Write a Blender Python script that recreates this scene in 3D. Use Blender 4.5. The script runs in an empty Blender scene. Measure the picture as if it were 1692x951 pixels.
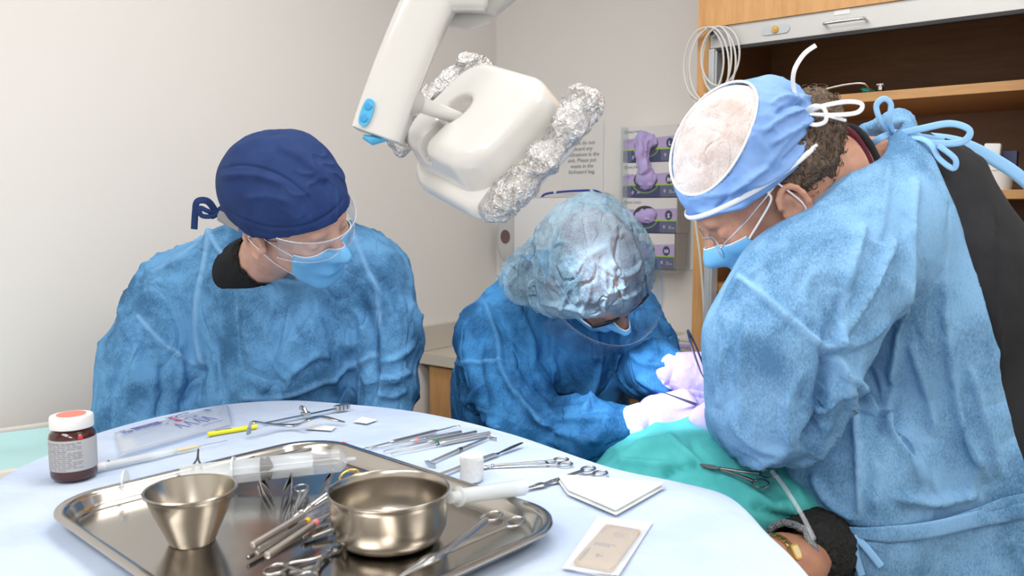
import bpy, bmesh, math, random
import numpy as np
from mathutils import Vector, Matrix

# ------------------------------------------------------------------ camera, world, light
random.seed(7)
SC = bpy.context.scene
COL = SC.collection
FPX, CAMZ, PIT = 1350.0, 1.38, math.radians(5.5)
cam_d = bpy.data.cameras.new('camera')
cam_d.sensor_width = 36.0
cam_d.lens = FPX / 1692 * 36
cam_d.clip_start = 0.02
cam_d.dof.use_dof = True
cam_d.dof.focus_distance = 1.45
cam_d.dof.aperture_fstop = 7.0
cam = bpy.data.objects.new('camera', cam_d)
cam.location = (0, 0, CAMZ)
cam.rotation_euler = (math.pi / 2 - PIT, 0, 0)
COL.objects.link(cam)
SC.camera = cam
SC.view_settings.view_transform = 'Standard'
SC.view_settings.look = 'None'
SC.view_settings.gamma = 1
SC.view_settings.use_curve_mapping = False
SC.view_settings.exposure = 0.42

W = bpy.data.worlds.new('world'); SC.world = W
W.use_nodes = True
W.node_tree.nodes['Background'].inputs[0].default_value = (0.9, 0.95, 1, 1)
W.node_tree.nodes['Background'].inputs[1].default_value = 0.3

FW = np.array([0, math.cos(PIT), -math.sin(PIT)]); UP = np.array([0, math.sin(PIT), math.cos(PIT)])
CAM = np.array([0, 0, CAMZ])
def ray(px, py):
    return FW + np.array([1.0, 0, 0]) * (px - 846) / FPX - UP * (py - 475.5) / FPX
def P(px, py, Y):                       # point of the place seen at a pixel, at distance Y
    r = ray(px, py); return CAM + r * (Y / r[1])
def T(px, py, z):                       # point on the horizontal plane at height z
    r = ray(px, py); return CAM + r * ((z - CAMZ) / r[2])
# the room's own axes: s runs along the back wall from the corner, t into the room
D1 = np.array([.791, -.612]); D1 = D1 / np.linalg.norm(D1); D2 = np.array([-D1[1], D1[0]])
CORNER = np.array([-.06, 3.2])
def Rm(s, t, z):
    q = CORNER + s * D1 - t * D2; return np.array([q[0], q[1], z])
RANG = math.atan2(D1[1], D1[0])
RW, RL, RH = 4.0, 4.6, 2.6
def area(name, s, t, z, sx, sy, power, col=(1, .98, .955)):
    d = bpy.data.lights.new(name, 'AREA'); d.shape = 'RECTANGLE'; d.size = sx; d.size_y = sy
    d.energy = power; d.color = col
    o = bpy.data.objects.new(name, d); o.location = Rm(s, t, z); o.rotation_euler = (0, 0, RANG)
    COL.objects.link(o); return o
area('ceiling_lamp', 1.3, 1.5, 2.585, 1.2, .6, 12)
area('ceiling_lamp', 2.8, 1.3, 2.585, 1.2, .6, 12)
area('ceiling_lamp', 1.3, 3.3, 2.585, 1.2, .6, 20)
area('ceiling_lamp', 2.8, 3.3, 2.585, 1.2, .6, 20)

# ------------------------------------------------------------------ mesh tools
class MB:
    def __init__(s): s.v = []; s.f = []; s.m = []; s.cur = 0
    def add(s, v, f, mat=None):
        n = len(s.v); s.v.extend([tuple(map(float, q)) for q in v])
        s.f.extend([tuple(i + n for i in q) for q in f]); s.m.extend([s.cur if mat is None else mat] * len(f)); return s
    def box(s, c, d, bev=0.0, rot=None, mat=None, seg=2):
        bm = bmesh.new(); bmesh.ops.create_cube(bm, size=1)
        for w in bm.verts: w.co = Vector((w.co.x * d[0], w.co.y * d[1], w.co.z * d[2]))
        if bev > 0: bmesh.ops.bevel(bm, geom=list(bm.edges), offset=bev, segments=seg, affect='EDGES', profile=.5)
        bm.verts.index_update()
        R = rot if rot is not None else Matrix.Identity(3)
        if isinstance(R, (int, float)): R = Matrix.Rotation(R, 3, 'Z')
        s.add([R @ w.co + Vector(c) for w in bm.verts], [[w.index for w in f.verts] for f in bm.faces], mat)
        bm.free(); return s
    def tube(s, pts, rad, seg=12, closed=False, cap=True, flat=None, up=None, mat=None, power=2.0):
        # sweep of a round, elliptic (flat=(w,h)) or rounded-box section along a path
        pts = [np.array(p, float) for p in pts]; n = len(pts)
        if not hasattr(rad, '__len__'): rad = [rad] * n
        tg = []
        for i in range(n):
            a = pts[(i - 1) % n] if (closed or i > 0) else pts[i]
            b = pts[(i + 1) % n] if (closed or i < n - 1) else pts[i]
            d = b - a; tg.append(d / (np.linalg.norm(d) + 1e-12))
        u = np.array(up, float) if up is not None else (np.array([0, 0, 1.]) if abs(tg[0][2]) < .9 else np.array([1., 0, 0]))
        V = []
        for i in range(n):
            u = (np.array(up, float) if up is not None else u)
            u = u - tg[i] * np.dot(u, tg[i]); u /= np.linalg.norm(u) + 1e-12
            w = np.cross(tg[i], u)
            fx, fy = flat if flat else (1, 1)
            for k in range(seg):
                a = 2 * math.pi * k / seg; c, q = math.cos(a), math.sin(a)
                if power != 2: c = math.copysign(abs(c) ** (2 / power), c); q = math.copysign(abs(q) ** (2 / power), q)
                V.append(pts[i] + rad[i] * (w * c * fx + u * q * fy))
        F = []
        for i in range(n if closed else n - 1):
            j = (i + 1) % n
            for k in range(seg):
                l = (k + 1) % seg; F.append((i * seg + k, i * seg + l, j * seg + l, j * seg + k))
        if cap and not closed:
            F.append(tuple(range(seg))[::-1]); F.append(tuple((n - 1) * seg + k for k in range(seg)))
        return s.add(V, F, mat)
    def lathe(s, prof, c=(0, 0, 0), seg=48, mat=None, M=None):
        V = []; F = []; n = len(prof)
        for r, z in prof:
            for k in range(seg):
                a = 2 * math.pi * k / seg; q = Vector((r * math.cos(a), r * math.sin(a), z))
                if M is not None: q = M @ q
                V.append(q + Vector(c))
        for i in range(n - 1):
            for k in range(seg):
                l = (k + 1) % seg; F.append((i * seg + k, i * seg + l, (i + 1) * seg + l, (i + 1) * seg + k))
        if prof[0][0] > 1e-6: F.append(tuple(range(seg))[::-1])
        if prof[-1][0] > 1e-6: F.append(tuple((n - 1) * seg + k for k in range(seg)))
        return s.add(V, F, mat)
    def prism(s, poly, z0, z1, mat=None, M=None):
        n = len(poly); V = [(x, y, z0) for x, y in poly] + [(x, y, z1) for x, y in poly]
        if M is not None: V = [M @ Vector(q) for q in V]
        F = [tuple(range(n))[::-1], tuple(range(n, 2 * n))] + [(i, (i + 1) % n, n + (i + 1) % n, n + i) for i in range(n)]
        return s.add(V, F, mat)
    def grid(s, G, mat=None, closed_u=False):
        # G: rows x cols x 3
        G = np.asarray(G, float); r, c = G.shape[:2]; F = []
        for i in range(r - 1):
            for j in range(c if closed_u else c - 1):
                k = (j + 1) % c; F.append((i * c + j, i * c + k, (i + 1) * c + k, (i + 1) * c + j))
        return s.add(G.reshape(-1, 3), F, mat)

WM = {}
def wm(o): return WM.get(o.name, Matrix.Identity(4))
def thing(name, label, cat, loc=(0, 0, 0), rz=0, group=None, M=None):
    o = bpy.data.objects.new(name, None); COL.objects.link(o); o.empty_display_size = .03
    m = M if M is not None else Matrix.Translation(Vector(loc)) @ Matrix.Rotation(rz, 4, 'Z')
    o.matrix_world = m; o.location = m.to_translation(); o.rotation_euler = m.to_euler()
    WM[o.name] = m; tag(o, label, cat, group); return o
def tag(o, label, cat, group=None, kind=None):
    if label: o['label'] = label
    if cat: o['category'] = cat
    if group: o['group'] = group
    if kind: o['kind'] = kind
    return o
def build(name, mb, mats, parent=None, world=False, smooth=True, solid=0, sub=0, auto=40, label=None, attr=None):
    me = bpy.data.meshes.new(name)
    if isinstance(mb, MB):
        me.from_pydata(mb.v, [], mb.f)
        me.polygons.foreach_set('material_index', mb.m)
    else:
        v, f = mb; me.from_pydata([tuple(q) for q in v], [], [tuple(q) for q in f])
    if not isinstance(mats, (list, tuple)): mats = [mats]
    for m in mats: me.materials.append(m)
    bm = bmesh.new(); bm.from_mesh(me); bmesh.ops.recalc_face_normals(bm, faces=bm.faces); bm.to_mesh(me); bm.free()
    if attr:
        for k, a in attr.items():
            at = me.attributes.new(k, 'FLOAT', 'POINT'); at.data.foreach_set('value', np.asarray(a, np.float32))
    if smooth:
        me.polygons.foreach_set('use_smooth', [True] * len(me.polygons))
        if auto:
            try: me.set_sharp_from_angle(angle=math.radians(auto))
            except Exception: pass
    o = bpy.data.objects.new(name, me); COL.objects.link(o)
    if parent is not None:
        o.parent = parent
        pm = wm(parent)
        if world: me.transform(pm.inverted())
        WM[o.name] = pm
    if solid:
        md = o.modifiers.new('thickness', 'SOLIDIFY'); md.thickness = solid; md.offset = 0
    if sub:
        md = o.modifiers.new('smooth', 'SUBSURF'); md.levels = sub; md.render_levels = sub
    if label: o['label'] = label
    me.update(); return o
def struct(name, mb, mat, **k):
    o = build(name, mb, mat, smooth=False, **k); o['kind'] = 'structure'; return o
def text(name, body, size, M, mat, parent, align='LEFT', depth=0.0002, spacing=1.0, line=1.0, bold=0.0, world=True):
    # lettering as a mesh of its own, laid in the XY plane of M
    cu = bpy.data.curves.new(name, 'FONT'); cu.body = body; cu.size = size; cu.align_x = align
    cu.extrude = depth; cu.space_character = spacing; cu.space_line = line; cu.resolution_u = 2; cu.offset = bold
    tmp = bpy.data.objects.new('lettering', cu); COL.objects.link(tmp)
    dg = bpy.context.evaluated_depsgraph_get()
    me = bpy.data.meshes.new_from_object(tmp.evaluated_get(dg)); me.name = name
    bpy.data.objects.remove(tmp); bpy.data.curves.remove(cu)
    me.transform(M); me.materials.clear(); me.materials.append(mat)
    o = bpy.data.objects.new(name, me); COL.objects.link(o)
    if parent is not None:
        o.parent = parent
        if world: me.transform(wm(parent).inverted())
        WM[o.name] = wm(parent)
    return o
def frame(o, x, y, z=None):
    x = Vector(x).normalized(); y = Vector(y); y = (y - x * y.dot(x)).normalized(); z = x.cross(y)
    M = Matrix((x, y, z)).transposed().to_4x4(); M.translation = Vector(o); return M
def copy_thing(root, M, label=None):
    r = root.copy(); COL.objects.link(r)
    r.location = M.to_translation(); r.rotation_euler = M.to_euler(); WM[r.name] = M
    if label: r['label'] = label
    def rec(a, b):
        for ch in a.children:
            c = ch.copy(); COL.objects.link(c); c.parent = b; rec(ch, c)
    rec(root, r); return r
def spline(pts, n=8, closed=False):
    pts = [np.array(p, float) for p in pts]; N = len(pts); out = []
    for i in range(N if closed else N - 1):
        if closed: a, b, c, d = pts[i - 1], pts[i], pts[(i + 1) % N], pts[(i + 2) % N]
        else: a, b, c, d = pts[max(i - 1, 0)], pts[i], pts[i + 1], pts[min(i + 2, N - 1)]
        for k in range(n):
            t = k / n
            out.append(.5 * (2 * b + (c - a) * t + (2 * a - 5 * b + 4 * c - d) * t * t + (3 * b - a - 3 * c + d) * t ** 3))
    if not closed: out.append(pts[-1])
    return out

# ------------------------------------------------------------------ implicit surfaces for bodies and cloth
def _hash(i, j, k):
    h = (i * 374761393 + j * 668265263 + k * 2147483647 + 1013904223) & 0xffffffff
    h = ((h ^ (h >> 13)) * 1274126177) & 0xffffffff
    return ((h ^ (h >> 16)) & 0xffff) / 65535.0
def vnoise(p):
    p = np.asarray(p, float); i = np.floor(p).astype(np.int64); f = p - i; f = f * f * f * (f * (f * 6 - 15) + 10)
    r = 0
    for a in (0, 1):
        wa = f[:, 0] if a else 1 - f[:, 0]
        for b in (0, 1):
            wb = f[:, 1] if b else 1 - f[:, 1]
            for c in (0, 1):
                wc = f[:, 2] if c else 1 - f[:, 2]
                r = r + wa * wb * wc * _hash(i[:, 0] + a, i[:, 1] + b, i[:, 2] + c)
    return r
def ridge(p, sharp=1.6):
    w = np.stack([vnoise(p * .6 + 31.7), vnoise(p * .6 + 57.3), vnoise(p * .6 + 3.9)], 1) - .5
    p = p + w * 1.6
    n = vnoise(p) * .75 + vnoise(p * 2.03 + 7.1) * .25
    return np.clip(1 - np.abs(n - .5) * 6.0, 0, 1) ** sharp
class Sdf:
    def __init__(s): s.p = []
    def cap(s, a, ra, b, rb, k=.03): s.p.append(('c', np.array(a, float), ra, np.array(b, float), rb, k)); return s
    def chain(s, pts, k=.03):
        for (a, ra), (b, rb) in zip(pts[:-1], pts[1:]): s.cap(a, ra, b, rb, k)
        return s
    def ell(s, c, r, R=None, k=.03): s.p.append(('e', np.array(c, float), np.array(r, float), None if R is None else np.array(R, float), 0, k)); return s
    def cut(s, c, r, R=None, k=.01): s.p.append(('x', np.array(c, float), np.array(r, float), None if R is None else np.array(R, float), 0, k)); return s
    def cutcap(s, a, ra, b, rb, k=.01): s.p.append(('y', np.array(a, float), ra, np.array(b, float), rb, k)); return s
    def plane(s, c, n, k=.01): n = np.array(n, float); s.p.append(('p', np.array(c, float), n / np.linalg.norm(n), None, 0, k)); return s   # removes the side n points to
    def fn(s, f): s.p.append(('f', f, 0, 0, 0, 0)); return s
    def __call__(s, X):
        d = np.full(len(X), 10.0)
        for q in s.p:
            if q[0] in 'cy':
                _, a, ra, b, rb, k = q; ab = b - a; t = np.clip((X - a) @ ab / (ab @ ab + 1e-12), 0, 1)
                e = np.linalg.norm(X - a - t[:, None] * ab, axis=1) - (ra + (rb - ra) * t)
            elif q[0] in 'ex':
                _, c, r, R, _, k = q; Y = X - c
                if R is not None: Y = Y @ R          # R columns = axes
                k0 = np.linalg.norm(Y / r, axis=1); k1 = np.linalg.norm(Y / (r * r), axis=1) + 1e-9; e = k0 * (k0 - 1) / k1
            elif q[0] == 'p':
                e = -((X - q[1]) @ q[2]); k = q[5]
            elif q[0] == 'f':
                d = q[1](X, d); continue
            if q[0] in 'ce':
                h = np.maximum(k - np.abs(d - e), 0) / k; d = np.minimum(d, e) - h * h * k * .25
            else:
                e = -e; h = np.maximum(k - np.abs(d - e), 0) / k; d = np.maximum(d, e) + h * h * k * .25
        return d
def nets(xs, ys, zs, fn):
    nx, ny, nz = len(xs), len(ys), len(zs)
    V = np.empty((nx, ny, nz), np.float32)
    B = 6; bi, bj, bk = (np.arange(n) // B for n in (nx, ny, nz))
    def cen(x, b):
        lo = np.array([x[b == q].min() for q in range(b[-1] + 1)]); hi = np.array([x[b == q].max() for q in range(b[-1] + 1)]); return (lo + hi) / 2, (hi - lo) / 2
    (cx, rx), (cy, ry), (cz, rz) = cen(xs, bi), cen(ys, bj), cen(zs, bk)
    Cg = np.stack(np.meshgrid(cx, cy, cz, indexing='ij'), -1); Rg = np.sqrt((np.stack(np.meshgrid(rx, ry, rz, indexing='ij'), -1) ** 2).sum(-1))
    dc = fn(Cg.reshape(-1, 3)).reshape(Cg.shape[:3]); near = np.abs(dc) < Rg * 1.5 + .012
    full = near[bi[:, None, None], bj[None, :, None], bk[None, None, :]]
    V[:] = np.where(dc < 0, -1, 1)[bi[:, None, None], bj[None, :, None], bk[None, None, :]]
    I3 = np.argwhere(full)
    for i in range(0, len(I3), 300000):
        q = I3[i:i + 300000]; V[q[:, 0], q[:, 1], q[:, 2]] = fn(np.stack([xs[q[:, 0]], ys[q[:, 1]], zs[q[:, 2]]], 1))
    ins = V < 0
    cnt = np.zeros((nx - 1, ny - 1, nz - 1), np.int8)
    for a in (0, 1):
        for b in (0, 1):
            for c in (0, 1): cnt += ins[a:nx - 1 + a, b:ny - 1 + b, c:nz - 1 + c]
    act = (cnt > 0) & (cnt < 8); I = np.argwhere(act); idx = np.full(act.shape, -1, np.int64); idx[act] = np.arange(len(I))
    acc = np.zeros((len(I), 3)); n = np.zeros(len(I))
    corners = [(a, b, c) for a in (0, 1) for b in (0, 1) for c in (0, 1)]
    for a in corners:
        for ax in range(3):
            if a[ax]: continue
            b = list(a); b[ax] = 1
            A = I + a; B = I + b
            va = V[A[:, 0], A[:, 1], A[:, 2]]; vb = V[B[:, 0], B[:, 1], B[:, 2]]
            m = (va < 0) != (vb < 0); t = np.where(m, va / np.where(m, va - vb, 1), 0)
            pa = np.stack([xs[A[:, 0]], ys[A[:, 1]], zs[A[:, 2]]], 1); pb = np.stack([xs[B[:, 0]], ys[B[:, 1]], zs[B[:, 2]]], 1)
            acc += np.where(m[:, None], pa + (pb - pa) * t[:, None], 0); n += m
    Vt = acc / np.maximum(n, 1)[:, None]
    F = []
    for ax in range(3):
        sl0 = [slice(None)] * 3; sl1 = [slice(None)] * 3; sl0[ax] = slice(0, -1); sl1[ax] = slice(1, None)
        E = ins[tuple(sl0)] != ins[tuple(sl1)]
        o1, o2 = (ax + 1) % 3, (ax + 2) % 3
        e = np.argwhere(E); lim = [nx, ny, nz]
        e = e[(e[:, o1] > 0) & (e[:, o2] > 0) & (e[:, o1] < lim[o1] - 1) & (e[:, o2] < lim[o2] - 1)]
        q = []
        for d1, d2 in ((-1, -1), (0, -1), (0, 0), (-1, 0)):
            c = e.copy(); c[:, o1] += d1; c[:, o2] += d2; q.append(idx[c[:, 0], c[:, 1], c[:, 2]])
        q = np.stack(q, 1); s = ins[e[:, 0], e[:, 1], e[:, 2]]
        q[~s] = q[~s][:, ::-1]; F.append(q)
    F = np.concatenate(F); F = F[(F >= 0).all(1)]
    return Vt, F
def axis_steps(lo, hi, res, fine=None, fres=None):
    if fine is None: return np.arange(lo, hi + res, res)
    a, b = fine; o = [lo]
    while o[-1] < hi:
        x = o[-1]; d = 0 if a <= x <= b else min(abs(x - a), abs(x - b))
        o.append(x + min(res, fres + d * .35))
    return np.array(o)
def mesh_sdf(fn, lo, hi, res, fine=None, fres=None):
    ax = [axis_steps(lo[i], hi[i], res, None if fine is None else (fine[0][i], fine[1][i]), fres) for i in range(3)]
    return nets(ax[0], ax[1], ax[2], fn)
def vnormals(V, F):
    n = np.zeros_like(V); a, b, c, d = (V[F[:, i]] for i in range(4)); fn = np.cross(c - a, d - b)
    for i in range(4): np.add.at(n, F[:, i], fn)
    return n / (np.linalg.norm(n, axis=1)[:, None] + 1e-12)
def relax(V, F, it=1, w=.5):
    e = np.concatenate([F[:, [0, 1]], F[:, [1, 2]], F[:, [2, 3]], F[:, [3, 0]]])
    deg = np.zeros(len(V)); np.add.at(deg, e[:, 0], 1); np.add.at(deg, e[:, 1], 1)
    for _ in range(it):
        s = np.zeros_like(V); np.add.at(s, e[:, 0], V[e[:, 1]]); np.add.at(s, e[:, 1], V[e[:, 0]])
        V = V * (1 - w) + w * s / np.maximum(deg, 1)[:, None]
    return V
def project(V):
    R = V - CAM; z = R @ FW; return np.stack([846 + FPX * R[:, 0] / z, 475.5 - FPX * (R @ UP) / z], 1)
def sculpt(V, F, strokes):
    """folds and seams pressed into a cloth along strokes; returns new verts and seam tone"""
    N = vnormals(V, F); uv = project(V); toc = CAM - V; toc /= np.linalg.norm(toc, axis=1)[:, None]
    face = np.clip((N * toc).sum(1) / .35, 0, 1); tone = np.zeros(len(V)); D = np.zeros(len(V))
    for st in strokes:
        pts, w, h = st[0], st[1], st[2]; tn = st[3] if len(st) > 3 else 0
        pts = np.array(spline([(a, b, 0) for a, b in pts], 6))[:, :2]
        lo = pts.min(0) - 4 * w; hi = pts.max(0) + 4 * w
        m = np.where(((uv > lo) & (uv < hi)).all(1) & (face > 0))[0]
        if not len(m): continue
        u = uv[m]; best = np.full(len(m), 1e9); tt = np.zeros(len(m)); n = len(pts) - 1
        for i in range(n):
            a, b = pts[i], pts[i + 1]; ab = b - a; t = np.clip((u - a) @ ab / (ab @ ab + 1e-9), 0, 1)
            d = np.linalg.norm(u - a - t[:, None] * ab, axis=1); k = d < best; best[k] = d[k]; tt[k] = (i + t[k]) / n
        taper = np.clip(np.minimum(tt, 1 - tt) / .18, 0, 1) if not tn else np.clip(np.minimum(tt, 1 - tt) / .03, .4, 1)
        g = np.exp(-(best / w) ** 2) * taper * face[m]
        # a crease: sharp crest with a soft shoulder on one side
        D[m] += h * g * 1.35
        if tn: tone[m] = np.maximum(tone[m], tn * np.exp(-(best / w) ** 4) * face[m])
    return V + N * D[:, None], tone
def Rot(f, u):
    f = np.array(f, float); f /= np.linalg.norm(f); u = np.array(u, float); u -= f * (u @ f); u /= np.linalg.norm(u)
    return np.stack([f, np.cross(u, f), u], 1)          # columns forward, left, up

# ------------------------------------------------------------------ materials
def mat(name, col, rough=.5, metal=0, **k):
    m = bpy.data.materials.new(name); m.use_nodes = True; b = m.node_tree.nodes['Principled BSDF']
    b.inputs['Base Color'].default_value = (*col, 1); b.inputs['Roughness'].default_value = rough; b.inputs['Metallic'].default_value = metal
    if 'spec' in k: b.inputs['Specular IOR Level'].default_value = k['spec']
    if 'trans' in k: b.inputs['Transmission Weight'].default_value = k['trans']
    if 'ior' in k: b.inputs['IOR'].default_value = k['ior']
    if 'sss' in k:
        b.inputs['Subsurface Weight'].default_value = k['sss']; b.inputs['Subsurface Radius'].default_value = k.get('srad', (.02, .01, .006)); b.inputs['Subsurface Scale'].default_value = 1
    if 'alpha' in k: b.inputs['Alpha'].default_value = k['alpha']
    if 'coat' in k: b.inputs['Coat Weight'].default_value = k['coat']
    if 'sheen' in k: b.inputs['Sheen Weight'].default_value = k['sheen']
    if 'emit' in k: b.inputs['Emission Color'].default_value = (*k['emit'], 1); b.inputs['Emission Strength'].default_value = k.get('estr', 1)
    return m
def N(m, t, **k):
    n = m.node_tree.nodes.new(t)
    for a, v in k.items():
        if a.startswith('i_'): n.inputs[a[2:].replace('_', ' ')].default_value = v
        else: setattr(n, a, v)
    return n
def L(m, a, b): m.node_tree.links.new(a, b)
def BS(m): return m.node_tree.nodes['Principled BSDF']
def ramp(m, fac, stops):
    r = N(m, 'ShaderNodeValToRGB'); e = r.color_ramp.elements
    while len(e) > 1: e.remove(e[-1])
    e[0].position, e[0].color = stops[0][0], (*stops[0][1], 1)
    for p, c in stops[1:]:
        q = e.new(p); q.color = (*c, 1)
    L(m, fac, r.inputs[0]); return r.outputs[0]
def noise(m, scale, detail=3, rough=.5, vec=None, stretch=None, dist=0):
    tc = N(m, 'ShaderNodeTexCoord'); v = tc.outputs['Object']
    if stretch or vec:
        mp = N(m, 'ShaderNodeMapping'); L(m, vec or v, mp.inputs[0]); mp.inputs['Scale'].default_value = stretch or (1, 1, 1); v = mp.outputs[0]
    n = N(m, 'ShaderNodeTexNoise'); L(m, v, n.inputs['Vector']); n.inputs['Scale'].default_value = scale
    n.inputs['Detail'].default_value = detail; n.inputs['Roughness'].default_value = rough; n.inputs['Distortion'].default_value = dist
    return n.outputs[0]
def bump(m, h, strength=.2, dist=.002, prev=None):
    b = N(m, 'ShaderNodeBump'); b.inputs['Strength'].default_value = strength; b.inputs['Distance'].default_value = dist
    L(m, h, b.inputs['Height'])
    if prev: L(m, prev, b.inputs['Normal'])
    return b.outputs[0]
def math_(m, op, a, b=None):
    n = N(m, 'ShaderNodeMath', operation=op)
    for i, q in enumerate((a, b)):
        if q is None: continue
        if isinstance(q, (int, float)): n.inputs[i].default_value = q
        else: L(m, q, n.inputs[i])
    return n.outputs[0]
def creases(m, scale, w=.06, warp=.35):
    """crumpled sheet: facets of a warped voronoi, as height"""
    tc = N(m, 'ShaderNodeTexCoord'); nz = N(m, 'ShaderNodeTexNoise'); nz.inputs['Scale'].default_value = scale * .8; L(m, tc.outputs['Object'], nz.inputs['Vector'])
    mx = N(m, 'ShaderNodeMix', data_type='VECTOR'); mx.inputs[0].default_value = warp * .25
    L(m, tc.outputs['Object'], mx.inputs[4]); L(m, nz.outputs[1], mx.inputs[5])
    vo = N(m, 'ShaderNodeTexVoronoi', feature='F1'); vo.inputs['Scale'].default_value = scale; L(m, mx.outputs[1], vo.inputs['Vector'])
    return vo.outputs['Distance']
def crlines(m, scale, off=0):
    '''thin crease lines: 0 on a crease, 1 away from it'''
    tc = N(m, 'ShaderNodeTexCoord'); mp = N(m, 'ShaderNodeMapping'); L(m, tc.outputs['Object'], mp.inputs[0]); mp.inputs['Location'].default_value = (off, off * 1.7, off * .6); mp.inputs['Scale'].default_value = (1, 1, .6); mp.inputs['Rotation'].default_value = (.3, .5, .2)
    n = N(m, 'ShaderNodeTexNoise'); L(m, mp.outputs[0], n.inputs['Vector']); n.inputs['Scale'].default_value = scale; n.inputs['Detail'].default_value = 1.2; n.inputs['Roughness'].default_value = .35; n.inputs['Distortion'].default_value = .5
    d = math_(m, 'ABSOLUTE', math_(m, 'SUBTRACT', n.outputs[0], .5)); return math_(m, 'MINIMUM', math_(m, 'MULTIPLY', d, 14.0), 1.0)
def nonwoven(name, light, dark, seam, alpha=1.0, fibre=420, crease=14, cstr=.35, mott=9, rough=.75, trl=.15, lo=.36, hi=.62):
    m = mat(name, light, rough, spec=.3); b = BS(m)
    f1 = noise(m, mott, 4, .6); f2 = noise(m, fibre, 4, .8, stretch=(1, 1, .5)); f3 = noise(m, mott * 3.2, 2, .5)
    a = math_(m, 'ADD', math_(m, 'MULTIPLY', f1, .95), math_(m, 'MULTIPLY', f2, .62)); a = math_(m, 'ADD', a, math_(m, 'MULTIPLY', f3, .3))
    a = math_(m, 'SUBTRACT', a, .435)
    cl = crlines(m, crease * .55); cl2 = crlines(m, crease * 1.3, 3.7)
    a = math_(m, 'ADD', a, math_(m, 'MULTIPLY', math_(m, 'SUBTRACT', 1.0, cl), .10))
    c = ramp(m, a, [(lo, dark), (hi, light)])
    at = N(m, 'ShaderNodeAttribute', attribute_name='tone')
    mx = N(m, 'ShaderNodeMix', data_type='RGBA'); L(m, at.outputs['Fac'], mx.inputs[0]); L(m, c, mx.inputs[6]); mx.inputs[7].default_value = (*seam, 1)
    L(m, mx.outputs[2], b.inputs['Base Color'])
    n1 = bump(m, cl, -cstr if False else cstr, .0045); n2 = bump(m, cl2, cstr * .8, .0028, n1); n2 = bump(m, creases(m, crease * 2.2), cstr * .35, .003, n2)
    n3 = bump(m, f2, .12, .0006, n2); L(m, n3, b.inputs['Normal'])
    if trl:
        tr = N(m, 'ShaderNodeBsdfTranslucent'); L(m, mx.outputs[2], tr.inputs[0]); ms = N(m, 'ShaderNodeMixShader'); ms.inputs[0].default_value = trl
        out = m.node_tree.nodes['Material Output']; L(m, b.outputs[0], ms.inputs[1]); L(m, tr.outputs[0], ms.inputs[2]); src = ms.outputs[0]
    else: out = m.node_tree.nodes['Material Output']; src = b.outputs[0]
    if alpha < 1:
        t = N(m, 'ShaderNodeBsdfTransparent'); m2 = N(m, 'ShaderNodeMixShader')
        af = math_(m, 'ADD', math_(m, 'MULTIPLY', f2, .5), alpha - .25); af = math_(m, 'ADD', af, math_(m, 'MULTIPLY', at.outputs['Fac'], .4)); af = math_(m, 'MINIMUM', af, 1)
        L(m, af, m2.inputs[0]); L(m, t.outputs[0], m2.inputs[1]); L(m, src, m2.inputs[2]); src = m2.outputs[0]
    L(m, src, out.inputs[0]); return m

M = {}
M['wall'] = mat('wall_paint', (.87, .85, .82), .85)
L(M['wall'], bump(M['wall'], noise(M['wall'], 260, 2), .06, .001), BS(M['wall']).inputs['Normal'])
M['ceil'] = mat('ceiling_paint', (.86, .86, .85), .9)
M['floor'] = mat('floor_vinyl', (.5, .47, .43), .4); 
L(M['floor'], ramp(M['floor'], noise(M['floor'], 30, 4), [(.3, (.42, .4, .36)), (.7, (.55, .52, .48))]), BS(M['floor']).inputs['Base Color'])
def wood(name, a, b, sc=6, st=(1, 1, .12), rough=.45):
    m = mat(name, a, rough)
    w = noise(m, sc * 6, 5, .6, stretch=st, dist=.6); w2 = noise(m, 90, 2, .5, stretch=st)
    L(m, ramp(m, math_(m, 'ADD', math_(m, 'MULTIPLY', w, .7), math_(m, 'MULTIPLY', w2, .3)), [(.35, b), (.6, a)]), BS(m).inputs['Base Color']); return m
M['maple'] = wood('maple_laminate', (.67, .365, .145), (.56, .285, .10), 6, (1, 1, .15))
M['maple_shade'] = wood('maple_inside_shaded', (.26, .12, .043), (.20, .092, .032), 6, (.15, .15, 1))  # the cabinet maple, with the shade inside the cabinet painted into its colour
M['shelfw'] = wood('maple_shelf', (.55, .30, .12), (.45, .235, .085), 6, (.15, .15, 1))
M['counter'] = mat('counter_solid_surface', (.62, .565, .49), .4)
L(M['counter'], ramp(M['counter'], noise(M['counter'], 500, 2), [(.3, (.55, .50, .43)), (.7, (.68, .63, .55))]), BS(M['counter']).inputs['Base Color'])
M['alu'] = mat('grey_painted_aluminium', (.50, .53, .55), .4, .3)
M['alu_l'] = mat('light_aluminium', (.56, .56, .55), .4, .4)
M['rubber'] = mat('black_rubber', (.02, .02, .022), .6)
M['black'] = mat('black_metal', (.015, .015, .016), .4)
M['brass'] = mat('brass', (.75, .5, .16), .25, 1)
M['gold'] = mat('gold_plating', (.85, .55, .15), .2, 1)
M['chrome'] = mat('chrome', (.72, .72, .74), .12, 1)
def steel(name, col, rough, br=0):
    m = mat(name, col, rough, 1)
    n = noise(m, 40, 2, .5); L(m, math_(m, 'ADD', math_(m, 'MULTIPLY', n, .05), rough - .02), BS(m).inputs['Roughness'])
    if br: L(m, bump(m, noise(m, 900, 2, .5, stretch=(1, .04, 1)), br, .0003), BS(m).inputs['Normal'])
    return m
M['steel'] = steel('stainless_steel', (.50, .47, .43), .16)
M['bowlsteel'] = steel('bowl_steel', (.47, .43, .375), .24)
M['tray'] = steel('tray_steel', (.50, .475, .44), .17)
M['inst'] = steel('instrument_steel', (.50, .49, .475), .2)
M['instd'] = steel('dark_instrument_steel', (.24, .235, .23), .25)
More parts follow.
